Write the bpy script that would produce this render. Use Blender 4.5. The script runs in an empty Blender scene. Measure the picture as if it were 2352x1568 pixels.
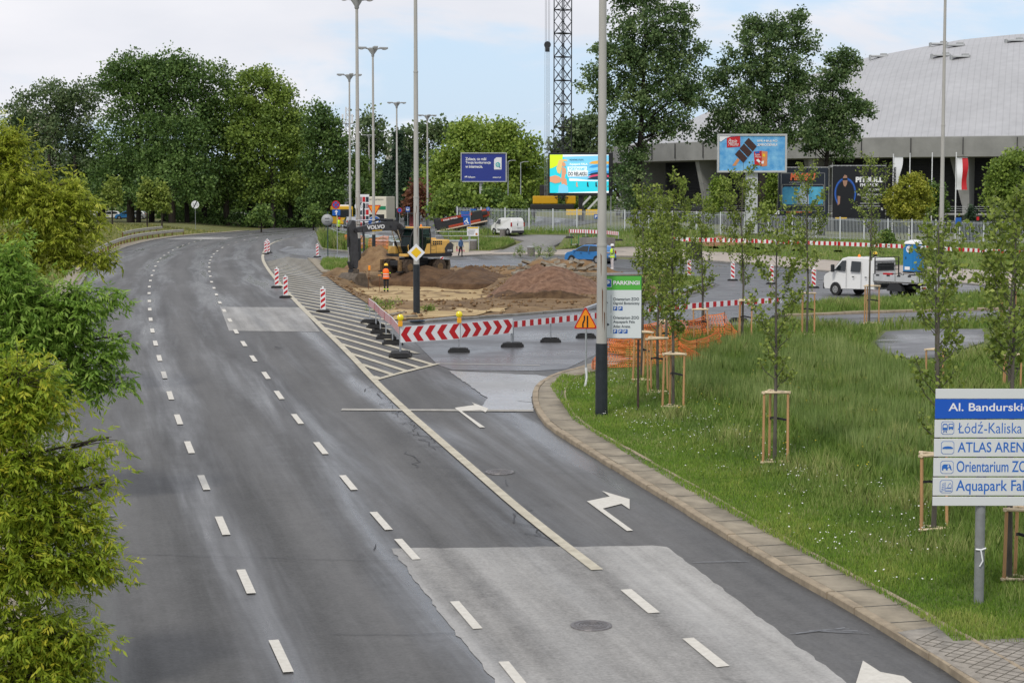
import bpy, bmesh, math, random
import numpy as np
from mathutils import Vector, Matrix
from mathutils.geometry import delaunay_2d_cdt
random.seed(7); RNG = np.random.default_rng(7)
scene = bpy.context.scene
COL = scene.collection
R = math.radians
# ------------------------------------------------------------------ camera, light, exposure
F = 4500.0; CXP = 1176.0; CYP = 784.0; HZ = 445.0; CAMZ = 5.6     # lens and principal point in units of a 2352 px wide frame
PITCH = math.atan((CYP - HZ) / F)
cam = bpy.data.cameras.new("camera"); camo = bpy.data.objects.new("camera", cam); COL.objects.link(camo)
cam.sensor_width = 36; cam.lens = 36 * F / 2352; cam.clip_start = 0.5; cam.clip_end = 9000
camo.location = (0, 0, CAMZ); camo.rotation_euler = (math.pi / 2 - PITCH, 0, 0)
scene.camera = camo
scene.view_settings.view_transform = 'Standard'; scene.view_settings.look = 'None'
scene.view_settings.exposure = 0.15; scene.view_settings.gamma = 1
SUN_EL, SUN_AZ = R(50), R(205)           # azimuth clockwise from +Y: high, behind the left shoulder
sun = bpy.data.lights.new("sun", 'SUN'); suno = bpy.data.objects.new("sun", sun); COL.objects.link(suno)
sun.energy = 1.8; sun.angle = R(10); sun.color = (1.0, 0.95, 0.87)
sd = Vector((math.sin(SUN_AZ) * math.cos(SUN_EL), math.cos(SUN_AZ) * math.cos(SUN_EL), math.sin(SUN_EL)))
suno.rotation_euler = sd.to_track_quat('Z', 'Y').to_euler()
w = bpy.data.worlds.new("World"); scene.world = w; w.use_nodes = True
nt = w.node_tree; nt.nodes.clear()
def N(t, **k):
    n = nt.nodes.new(t)
    for a, b in k.items(): setattr(n, a, b)
    return n
def math_n(op, a, b=None, clamp=False):
    n = N('ShaderNodeMath', operation=op, use_clamp=clamp)
    for i, v in enumerate((a, b)):
        if v is None: continue
        if isinstance(v, (int, float)): n.inputs[i].default_value = v
        else: nt.links.new(v, n.inputs[i])
    return n.outputs[0]
sky = N('ShaderNodeTexSky', sky_type='NISHITA', sun_disc=False)
sky.sun_elevation = SUN_EL; sky.sun_rotation = SUN_AZ; sky.air_density = 1.0; sky.dust_density = 1.5; sky.ozone_density = 1.5
bgs = N('ShaderNodeBackground'); bgs.inputs[1].default_value = 0.12
hz = N('ShaderNodeMix', data_type='RGBA'); hz.inputs[0].default_value = 0.72; hz.inputs[7].default_value = (4.9, 6.2, 7.9, 1)     # thin high veil over the clear sky
nt.links.new(sky.outputs[0], hz.inputs[6]); nt.links.new(hz.outputs[2], bgs.inputs[0])
tc = N('ShaderNodeTexCoord'); sx = N('ShaderNodeSeparateXYZ'); nt.links.new(tc.outputs['Generated'], sx.inputs[0])
mp = N('ShaderNodeMapping'); nt.links.new(tc.outputs['Generated'], mp.inputs[0]); mp.inputs['Scale'].default_value = (7.0, 7.0, 24.0); mp.inputs['Location'].default_value = (3.0, 0.6, 1.4)
no = N('ShaderNodeTexNoise'); no.inputs['Scale'].default_value = 1.0; no.inputs['Detail'].default_value = 9; no.inputs['Roughness'].default_value = 0.55; no.inputs['Distortion'].default_value = 0.35
nt.links.new(mp.outputs[0], no.inputs[0])
# cloud cover grows with height above the horizon
cov = math_n('MULTIPLY', sx.outputs[2], 1.9, False)
cov = math_n('MINIMUM', cov, 0.20)
m0 = math_n('ADD', no.outputs[0], cov)
ramp = N('ShaderNodeValToRGB'); ramp.color_ramp.elements[0].position = 0.50; ramp.color_ramp.elements[1].position = 0.68
ramp.color_ramp.interpolation = 'EASE'
nt.links.new(m0, ramp.inputs[0])
no2 = N('ShaderNodeTexNoise'); no2.inputs['Scale'].default_value = 0.55; no2.inputs['Detail'].default_value = 7; nt.links.new(mp.outputs[0], no2.inputs[0])
cr2 = N('ShaderNodeValToRGB'); cr2.color_ramp.elements[0].position = 0.3; cr2.color_ramp.elements[1].position = 0.7
cr2.color_ramp.elements[0].color = (0.66, 0.69, 0.76, 1); cr2.color_ramp.elements[1].color = (0.90, 0.885, 0.915, 1)
nt.links.new(no2.outputs[0], cr2.inputs[0])
bgc = N('ShaderNodeBackground'); bgc.inputs[1].default_value = 1.0; nt.links.new(cr2.outputs[0], bgc.inputs[0])
ms = N('ShaderNodeMixShader'); nt.links.new(ramp.outputs[0], ms.inputs[0]); nt.links.new(bgs.outputs[0], ms.inputs[1]); nt.links.new(bgc.outputs[0], ms.inputs[2])
wo = N('ShaderNodeOutputWorld'); nt.links.new(ms.outputs[0], wo.inputs[0])
scene.cycles.max_bounces = 6; scene.cycles.transparent_max_bounces = 6
scene.cycles.use_denoising = True
# ------------------------------------------------------------------ terrain
def ss(t): t = min(1.0, max(0.0, t)); return t * t * (3 - 2 * t)
def interp(x, xs, ys): return float(np.interp(x, xs, ys))
def ray(px, py):
    a = (px - CXP) / F; b = -(py - CYP) / F
    return a, math.cos(PITCH) + b * math.sin(PITCH), -math.sin(PITCH) + b * math.cos(PITCH)
def at(px, py, Y):                       # the point at depth Y that lies on a line of sight
    a, y, z = ray(px, py); t = Y / y
    return Vector((a * t, Y, CAMZ + z * t))
def prof(Y):
    q = (87 - Y) / 9
    return -0.0344 * 9 * (q if q > 30 else math.log1p(math.exp(q)))
LINE1 = [(700, 1650), (645, 1507), (565, 1336), (511, 1208), (468, 1109), (435, 1028), (410, 964), (391, 909), (377, 862), (366, 823), (357, 789), (350, 760), (346, 734), (343, 692), (343, 659), (349, 633), (357, 612), (369, 594), (387, 580.6), (408, 569), (434, 559.5), (461, 552), (511, 544), (570, 538), (640, 533)]
LINE2 = [(1180, 1540), (1068, 1413), (937, 1262), (873, 1197), (800, 1109), (737, 1030), (683, 963), (641, 908), (611, 863), (582, 824), (560, 790), (542, 762), (528, 736), (505, 695.5), (497, 677), (491.5, 662), (486, 648), (481, 624), (481, 605), (486, 591), (499, 577), (525, 562.5), (562, 551), (590, 546), (626, 541), (690, 535)]
def flatY(py):                           # depth of a point of the road profile that is seen at height py
    lo, hi = 5.0, 3000.0
    for _ in range(60):
        m = .5 * (lo + hi); z = at(CXP, py, m).z
        if z > prof(m): lo = m
        else: hi = m
    return .5 * (lo + hi)
_l1 = sorted((flatY(y), at(x, y, flatY(y)).x) for x, y in LINE1)
L1Y = [-200.] + [a for a, b in _l1] + [420.]; L1X = [_l1[0][1] - (-200 - _l1[0][0]) * .228 * -1 * -1] + [b for a, b in _l1] + [-30.]
def x1(Y): return interp(Y, L1Y, L1X)
def xl(Y): return x1(Y) - interp(Y, [0, 90, 120, 180, 300], [3.75, 3.85, 4.2, 5.2, 6.0])
def T(X, Y):
    z = prof(Y)
    if Y > 182: z += 1.45 * ss((Y - 182) / 22) * interp(X, [-32, -17, 24, 48], [0, 1, 1, .15])
    if Y > 150: z += 1.0 * ss((xl(Y) - X - 1.5) / 14) * ss((Y - 150) / 70)
    return z
def G(px, py, dz=0.0):                   # ground point seen at a place of the photograph (dz: ground lies dz higher)
    a, yy, zz = ray(px, py)
    def f(Y): return CAMZ + zz * Y / yy - T(a * Y / yy, Y) - dz
    lo = 12.0
    while True:
        hi = lo * 1.02
        if f(hi) < 0 or hi > 2500: break
        lo = hi
    for _ in range(30):
        m = .5 * (lo + hi)
        if f(m) > 0: lo = m
        else: hi = m
    Y = .5 * (lo + hi); X = a * Y / yy
    return Vector((X, Y, T(X, Y) + dz))
def gz(X, Y, dz=0): return Vector((X, Y, T(X, Y) + dz))
# ------------------------------------------------------------------ materials
MATS = {}
def mat(name, col, rough=.6, metal=0., noise=0., nscale=6., bump=0., spec=.4, emit=None, col2=None, detail=4, stretch=None, coat=0., bscale=None):
    if name in MATS: return MATS[name]
    m = bpy.data.materials.new(name); m.use_nodes = True; n = m.node_tree; b = n.nodes['Principled BSDF']
    b.inputs['Base Color'].default_value = (*col, 1); b.inputs['Roughness'].default_value = rough; b.inputs['Metallic'].default_value = metal
    b.inputs['Specular IOR Level'].default_value = spec; b.inputs['Coat Weight'].default_value = coat
    if emit: b.inputs['Emission Color'].default_value = (*col, 1); b.inputs['Emission Strength'].default_value = emit
    if noise or bump or col2:
        t = n.nodes.new('ShaderNodeTexCoord'); src = t.outputs['Object']
        if stretch:
            mpn = n.nodes.new('ShaderNodeMapping'); mpn.inputs['Scale'].default_value = stretch; n.links.new(src, mpn.inputs[0]); src = mpn.outputs[0]
        tx = n.nodes.new('ShaderNodeTexNoise'); tx.inputs['Scale'].default_value = nscale; tx.inputs['Detail'].default_value = detail; tx.inputs['Roughness'].default_value = .62
        n.links.new(src, tx.inputs[0])
        if noise or col2:
            r = n.nodes.new('ShaderNodeValToRGB'); r.color_ramp.elements[0].position = .32; r.color_ramp.elements[1].position = .68
            c2 = col2 or tuple(min(1, c * (1 + noise)) for c in col); c1 = col if col2 else tuple(c * (1 - noise) for c in col)
            r.color_ramp.elements[0].color = (*c1, 1); r.color_ramp.elements[1].color = (*c2, 1)
            n.links.new(tx.outputs[0], r.inputs[0]); n.links.new(r.outputs[0], b.inputs['Base Color'])
        if bump:
            bt = tx
            if bscale:
                bt = n.nodes.new('ShaderNodeTexNoise'); bt.inputs['Scale'].default_value = bscale; bt.inputs['Detail'].default_value = 5; n.links.new(src, bt.inputs[0])
            bn = n.nodes.new('ShaderNodeBump'); bn.inputs['Strength'].default_value = 1.0; bn.inputs['Distance'].default_value = bump
            n.links.new(bt.outputs[0], bn.inputs['Height']); n.links.new(bn.outputs[0], b.inputs['Normal'])
    MATS[name] = m; return m
LEAFK = 2.0
def leafmat(name, c0, c1, c2, trans=.35):
    if name in MATS: return MATS[name]
    c0, c1, c2 = (tuple(min(.62, v * LEAFK) for v in c) for c in (c0, c1, c2))
    m = bpy.data.materials.new(name); m.use_nodes = True; n = m.node_tree; b = n.nodes['Principled BSDF']
    a = n.nodes.new('ShaderNodeAttribute'); a.attribute_name = 'tint'
    r = n.nodes.new('ShaderNodeValToRGB'); e = r.color_ramp.elements; e[0].position = 0; e[0].color = (*c0, 1); e[1].position = 1; e[1].color = (*c2, 1)
    x = e.new(.5); x.color = (*c1, 1)
    n.links.new(a.outputs['Fac'], r.inputs[0]); n.links.new(r.outputs[0], b.inputs['Base Color'])
    b.inputs['Roughness'].default_value = .55; b.inputs['Specular IOR Level'].default_value = .35
    tr = n.nodes.new('ShaderNodeBsdfTranslucent'); n.links.new(r.outputs[0], tr.inputs[0])
    mx = n.nodes.new('ShaderNodeMixShader'); mx.inputs[0].default_value = trans
    n.links.new(b.outputs[0], mx.inputs[1]); n.links.new(tr.outputs[0], mx.inputs[2])
    n.links.new(mx.outputs[0], n.nodes['Material Output'].inputs[0])
    MATS[name] = m; return m
# ------------------------------------------------------------------ objects
def tag(o, label=None, cat=None, group=None, kind=None):
    if label: o['label'] = label
    if cat: o['category'] = cat
    if group: o['group'] = group
    if kind: o['kind'] = kind
    return o
def empty(name, loc, label, cat, group=None, rz=0.):
    o = bpy.data.objects.new(name, None); COL.objects.link(o); o.location = loc; o.rotation_euler = (0, 0, rz); o.empty_display_size = .3
    return tag(o, label, cat, group)
def link(name, me, mats, parent=None, loc=None):
    o = bpy.data.objects.new(name, me); COL.objects.link(o)
    for m in (mats if isinstance(mats, (list, tuple)) else [mats]):
        if m.name not in [x.name for x in me.materials if x]: me.materials.append(m)
    if parent: o.parent = parent
    if loc is not None: o.location = loc
    return o
class MB:
    def __init__(s): s.v = []; s.f = []; s.mi = []; s.sm = []; s.mats = []; s.M = Matrix()
    def m(s, mt):
        if mt not in s.mats: s.mats.append(mt)
        return s.mats.index(mt)
    def add(s, vs, fs, mt, smooth=False):
        o = len(s.v); k = s.m(mt)
        s.v += [tuple(s.M @ Vector(p)) for p in vs]
        for f in fs: s.f.append([i + o for i in f]); s.mi.append(k); s.sm.append(smooth)
        return s
    def box(s, c, d, mt, rot=None, taper=1.0):
        x, y, z = d[0] / 2, d[1] / 2, d[2] / 2; t = taper
        vs = [Vector(p) for p in ((-x, -y, -z), (x, -y, -z), (x, y, -z), (-x, y, -z), (-x * t, -y * t, z), (x * t, -y * t, z), (x * t, y * t, z), (-x * t, y * t, z))]
        if rot is not None: vs = [rot @ p for p in vs]
        c = Vector(c)
        return s.add([p + c for p in vs], [(0, 3, 2, 1), (4, 5, 6, 7), (0, 1, 5, 4), (1, 2, 6, 5), (2, 3, 7, 6), (3, 0, 4, 7)], mt)
    def bbox(s, c, d, mt, b=.03, rot=None):          # box with chamfered edges
        bm = bmesh.new(); bmesh.ops.create_cube(bm, size=1)
        for v in bm.verts: v.co = Vector((v.co.x * d[0], v.co.y * d[1], v.co.z * d[2]))
        bmesh.ops.bevel(bm, geom=bm.edges[:], offset=min(b, min(d) * .45), segments=2, affect='EDGES', profile=.7)
        bm.verts.index_update(); c = Vector(c)
        vs = [(rot @ v.co if rot is not None else v.co) + c for v in bm.verts]; fs = [[v.index for v in f.verts] for f in bm.faces]; bm.free()
        return s.add(vs, fs, mt)
    def cyl(s, p0, p1, r0, mt, r1=None, n=10, caps=True, smooth=True):
        return s.tube([p0, p1], [r0, r0 if r1 is None else r1], mt, n, caps, smooth)
    def tube(s, pts, rad, mt, n=8, caps=True, smooth=True):
        pts = [Vector(p) for p in pts]
        if isinstance(rad, (int, float)): rad = [rad] * len(pts)
        vs = []; fs = []; up = None
        for i, p in enumerate(pts):
            d = (pts[min(i + 1, len(pts) - 1)] - pts[max(i - 1, 0)])
            d = d.normalized() if d.length > 1e-9 else Vector((0, 0, 1))
            if up is None: up = Vector((0, 0, 1)) if abs(d.z) < .9 else Vector((1, 0, 0))
            a = d.cross(up).normalized(); b = a.cross(d).normalized(); up = b
            for k in range(n):
                t = 2 * math.pi * k / n; vs.append(p + (a * math.cos(t) + b * math.sin(t)) * rad[i])
        for i in range(len(pts) - 1):
            for k in range(n): fs.append((i * n + k, i * n + (k + 1) % n, (i + 1) * n + (k + 1) % n, (i + 1) * n + k))
        s.add(vs, fs, mt, smooth)
        if caps: s.add(vs[:n], [tuple(range(n))[::-1]], mt); s.add(vs[-n:], [tuple(range(n))], mt)
        return s
    def lathe(s, prof_, mt, n=16, c=(0, 0, 0), smooth=True):
        vs = []; fs = []; c = Vector(c)
        for r, z in prof_:
            for k in range(n): t = 2 * math.pi * k / n; vs.append(c + Vector((r * math.cos(t), r * math.sin(t), z)))
        for i in range(len(prof_) - 1):
            for k in range(n): fs.append((i * n + k, i * n + (k + 1) % n, (i + 1) * n + (k + 1) % n, (i + 1) * n + k))
        return s.add(vs, fs, mt, smooth)
    def prism(s, poly, y0, y1, mt, plane='xz'):      # 2-d outline given thickness along the third axis
        n = len(poly)
        if plane == 'xz': A = [(p[0], y0, p[1]) for p in poly]; B = [(p[0], y1, p[1]) for p in poly]
        elif plane == 'xy': A = [(p[0], p[1], y0) for p in poly]; B = [(p[0], p[1], y1) for p in poly]
        else: A = [(y0, p[0], p[1]) for p in poly]; B = [(y1, p[0], p[1]) for p in poly]
        ar = sum(poly[i][0] * poly[(i + 1) % n][1] - poly[(i + 1) % n][0] * poly[i][1] for i in range(n))
        fl = (ar > 0) != (plane in ('yz', 'xy'))
        f0 = tuple(range(n)); f1 = tuple(range(n, 2 * n))[::-1]
        side = [(i, i + n, (i + 1) % n + n, (i + 1) % n) for i in range(n)]
        fs = [f0, f1] + side
        if (y1 > y0) != fl: fs = [f[::-1] for f in fs]
        return s.add(A + B, fs, mt)
    def face(s, pts, mt): return s.add(pts, [tuple(range(len(pts)))], mt)
    def poly(s, p2, y, mt): return s.add([(a, y, b) for a, b in p2], [tuple(range(len(p2)))], mt)   # flat shape on a board that faces -Y
    def rect(s, x0, x1, z0, z1, y, mt): return s.poly([(x0, z0), (x1, z0), (x1, z1), (x0, z1)], y, mt)
    def disc(s, cx, cz, r, y, mt, n=28, ri=0.):
        if ri == 0: return s.poly([(cx + r * math.cos(2 * math.pi * k / n), cz + r * math.sin(2 * math.pi * k / n)) for k in range(n)], y, mt)
        vs = [(cx + q * math.cos(2 * math.pi * k / n), y, cz + q * math.sin(2 * math.pi * k / n)) for q in (ri, r) for k in range(n)]
        return s.add(vs, [(k, (k + 1) % n, n + (k + 1) % n, n + k) for k in range(n)], mt)
    def ball(s, c, r, mt, n=12, sc=(1, 1, 1)):
        m = max(4, n // 2); vs = []; fs = []
        for i in range(m + 1):
            p = math.pi * i / m
            for k in range(n):
                t = 2 * math.pi * k / n
                vs.append((c[0] + r * sc[0] * math.sin(p) * math.cos(t), c[1] + r * sc[1] * math.sin(p) * math.sin(t), c[2] + r * sc[2] * math.cos(p)))
        for i in range(m):
            for k in range(n): fs.append((i * n + k, (i + 1) * n + k, (i + 1) * n + (k + 1) % n, i * n + (k + 1) % n))
        return s.add(vs, fs, mt, True)
    def build(s, name, parent=None, loc=None, weld=False, rz=None):
        me = bpy.data.meshes.new(name); me.from_pydata(s.v, [], s.f)
        for m_ in s.mats: me.materials.append(m_)
        me.polygons.foreach_set('material_index', s.mi); me.polygons.foreach_set('use_smooth', s.sm); me.update()
        if weld:
            bm = bmesh.new(); bm.from_mesh(me); bmesh.ops.remove_doubles(bm, verts=bm.verts, dist=1e-4); bm.to_mesh(me); bm.free()
        o = bpy.data.objects.new(name, me); COL.objects.link(o)
        if parent: o.parent = parent
        if loc is not None: o.location = loc
        if rz is not None: o.rotation_euler = (0, 0, rz)
        return o
def kids(o): return [c for c in bpy.data.objects if c.parent is o]
def copy_tree(o, loc=None, rz=None, label=None, parent=None):
    c = o.copy(); COL.objects.link(c); c.parent = parent
    if loc is not None: c.location = loc
    if rz is not None: c.rotation_euler = (0, 0, rz)
    if label: c['label'] = label
    for k in list(o.children): copy_tree(k, parent=c)
    return c
_txt = {}
def text(body, x0, z0, w_, h_, y, mt, parent, name='lettering', bold=0., keep=False, sk=0.):
    """words as a flat mesh that fills the box x0, z0, w_, h_ of a board facing -Y"""
    key = (body, bold)
    if key not in _txt:
        cu = bpy.data.curves.new('words', 'FONT'); cu.body = body; cu.size = 1; cu.resolution_u = 4; cu.offset = bold
        t = bpy.data.objects.new('words', cu); COL.objects.link(t)
        dg = bpy.context.evaluated_depsgraph_get(); me0 = bpy.data.meshes.new_from_object(t.evaluated_get(dg))
        vs = [tuple(v.co) for v in me0.vertices]; fs = [list(p.vertices) for p in me0.polygons]
        bpy.data.objects.remove(t); bpy.data.curves.remove(cu); bpy.data.meshes.remove(me0); _txt[key] = (vs, fs)
    vs, fs = _txt[key]
    a = np.array(vs); lo = a.min(0); hi = a.max(0); sx_ = w_ / (hi[0] - lo[0]); sz_ = h_ / (hi[1] - lo[1])
    out = [(x0 + (p[0] - lo[0]) * sx_ + sk * (p[1] - lo[1]) * sz_, y, z0 + (p[1] - lo[1]) * sz_) for p in vs]
    me = bpy.data.meshes.new(name); me.from_pydata(out, [], fs); me.update()
    return link(name, me, mt, parent)
# ------------------------------------------------------------------ sheets that follow the ground
def inside(p, poly):
    x, y = p; r = False; n = len(poly); j = n - 1
    for i in range(n):
        xi, yi = poly[i]; xj, yj = poly[j]
        if (yi > y) != (yj > y) and x < (xj - xi) * (y - yi) / (yj - yi) + xi: r = not r
        j = i
    return r
def dense(poly, step, closed=True):
    out = []; n = len(poly)
    for i in range(n if closed else n - 1):
        a = Vector(poly[i]); b = Vector(poly[(i + 1) % n]); k = max(1, int((b - a).length / step))
        for q in range(k): out.append(tuple(a.lerp(b, q / k)))
    if not closed: out.append(tuple(poly[-1]))
    return out
def smooth_line(pts, it=2):
    pts = [Vector(p) for p in pts]
    for _ in range(it):
        o = [pts[0]]
        for a, b in zip(pts, pts[1:]): o += [a.lerp(b, .25), a.lerp(b, .75)]
        o.append(pts[-1]); pts = o
    return [tuple(p) for p in pts]
def GP(pts, dz=0): return [tuple(G(x, y, dz).xy) for x, y in pts]
def drape(name, poly, off, mt, step=3.0, holes=(), kind='structure', hf=None, parent=None, uv=True, skirt=None):
    """polygon in ground coordinates laid on the terrain"""
    b = dense(poly, step); P = [Vector(p) for p in b]; E = [(i, (i + 1) % len(b)) for i in range(len(b))]
    hs = []
    for h in holes:
        h = dense(h, step); o = len(P); P += [Vector(p) for p in h]; E += [(o + i, o + (i + 1) % len(h)) for i in range(len(h))]; hs.append(h)
    xs = [p[0] for p in b]; ys = [p[1] for p in b]
    for X in np.arange(min(xs) + step / 2, max(xs), step):
        for Y in np.arange(min(ys) + step / 2, max(ys), step):
            if inside((X, Y), b) and not any(inside((X, Y), h) for h in hs): P.append(Vector((X + RNG.uniform(-.2, .2) * step, Y + RNG.uniform(-.2, .2) * step)))
    vs, ed, fs, *_ = delaunay_2d_cdt(P, E, [], 1, 1e-4)
    H = hf or (lambda X, Y: T(X, Y) + off)
    v3 = [(p.x, p.y, H(p.x, p.y)) for p in vs]; ff = []
    for f in fs:
        c = sum((vs[i] for i in f), Vector((0, 0))) / len(f)
        if not inside((c.x, c.y), b) or any(inside((c.x, c.y), h) for h in hs): continue
        a_ = vs[f[0]]; b_ = vs[f[1]]; c_ = vs[f[2]]
        ff.append(f if (b_ - a_).cross(c_ - a_) > 0 else f[::-1])
    if skirt is None: skirt = .3 if off >= .06 else 0
    if skirt:                                  # raised sheets get a side face down into the ground
        cnt = {}
        for f in ff:
            for i in range(len(f)): e = (f[i], f[(i + 1) % len(f)]); cnt[tuple(sorted(e))] = (cnt.get(tuple(sorted(e)), (0, e))[0] + 1, e)
        low = {}
        for n_, e in list(cnt.values()):
            if n_ != 1: continue
            for i in e:
                if i not in low: low[i] = len(v3); v3.append((v3[i][0], v3[i][1], v3[i][2] - skirt))
            ff.append([e[1], e[0], low[e[0]], low[e[1]]])
    me = bpy.data.meshes.new(name); me.from_pydata(v3, [], ff); me.update()
    if uv:
        ul = me.uv_layers.new(name='road'); li = np.zeros(len(me.loops), int); me.loops.foreach_get('vertex_index', li)
        u = np.array([(p[0] - x1(p[1]), p[1]) for p in v3]); ul.data.foreach_set('uv', u[li].ravel())
    me.polygons.foreach_set('use_smooth', [len(f) == 3 for f in ff])
    o = link(name, me, mt, parent)
    if kind: o['kind'] = kind
    return o
def ribbon_pts(line, wl, wr, step=1.0):
    line = dense(line, step, closed=False); L = []; Rr = []
    for i, p in enumerate(line):
        d = Vector(line[min(i + 1, len(line) - 1)]) - Vector(line[max(i - 1, 0)]); d.normalize(); nrm = Vector((d.y, -d.x))
        q = Vector(p); L.append(q - nrm * wl); Rr.append(q + nrm * wr)
    return L, Rr
def ribbon(mb, line, wl, wr, off, mt, step=1.5):
    L, Rr = ribbon_pts(line, wl, wr, step); n = len(L)
    vs = [(p.x, p.y, T(p.x, p.y) + off) for p in L] + [(p.x, p.y, T(p.x, p.y) + off) for p in Rr]
    mb.add(vs, [(i, n + i, n + i + 1, i + 1) for i in range(n - 1)], mt)
def kerb(name, line, wid, h, mt, stone=1.0, jit=.012, side=1):
    """kerb stones along a line; the stones lie on the right of the line (side=1) or its left"""
    line = dense(line, stone, closed=False); mb = MB()
    for a, b in zip(line, line[1:]):
        a = Vector(a); b = Vector(b); d = b - a
        if d.length < 1e-3: continue
        L_ = d.length; d.normalize(); nr = Vector((d.y, -d.x)) * side
        a2 = a + d * .012; b2 = b - d * .012; j = random.uniform(-jit, jit); k = random.uniform(-jit, jit)
        q = [a2 + nr * j, b2 + nr * j, b2 + nr * (wid + j), a2 + nr * (wid + j)]
        bt = [(p.x, p.y, T(p.x, p.y) - .05) for p in q]; c = .02
        q2 = [a2 + nr * (j + c), b2 + nr * (j + c), b2 + nr * (wid + j), a2 + nr * (wid + j)]
        tp = [(p.x, p.y, T(p.x, p.y) + h + k) for p in q2]; md = [(p.x, p.y, T(p.x, p.y) + h + k - c) for p in q]
        fs = [(0, 1, 5, 4), (1, 2, 6, 5), (2, 3, 7, 6), (3, 0, 4, 7), (4, 5, 9, 8), (5, 6, 10, 9), (6, 7, 11, 10), (7, 4, 8, 11), (8, 9, 10, 11)]
        if side < 0: fs = [f[::-1] for f in fs]
        mb.add(bt + md + tp, fs, mt)
    o = mb.build(name); o['kind'] = 'structure'; return o
def fastmesh(name, V, faces, mats, parent=None, mi=None, tint=None, smooth=False):
    """large mesh from arrays; faces is an (n, k) index array"""
    me = bpy.data.meshes.new(name); n, k = faces.shape
    me.vertices.add(len(V)); me.vertices.foreach_set('co', np.asarray(V, np.float32).ravel())
    me.loops.add(n * k); me.loops.foreach_set('vertex_index', faces.astype(np.int32).ravel())
    me.polygons.add(n); me.polygons.foreach_set('loop_start', np.arange(0, n * k, k, dtype=np.int32)); me.polygons.foreach_set('loop_total', np.full(n, k, np.int32))
    for m_ in (mats if isinstance(mats, list) else [mats]): me.materials.append(m_)
    if mi is not None: me.polygons.foreach_set('material_index', mi.astype(np.int32))
    if tint is not None:
        at_ = me.attributes.new('tint', 'FLOAT', 'FACE'); at_.data.foreach_set('value', tint.astype(np.float32))
    me.update(calc_edges=True); me.validate()
    o = bpy.data.objects.new(name, me); COL.objects.link(o)
    if parent: o.parent = parent
    return o
from mathutils import noise as mnoise
def ragged(poly, a):
    return [(x + a * mnoise.noise(Vector((x * .7, y * .7, 1))) * 2, y + a * mnoise.noise(Vector((x * .7, y * .7, 5))) * 3) for x, y in dense(poly, .6)]
def ragged2(poly, a): return [(x + a * mnoise.noise(Vector((x * 3, y * 3, 1))), y + a * 2 * mnoise.noise(Vector((x * 3, y * 3, 5)))) for x, y in dense(poly, .25)]
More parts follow.
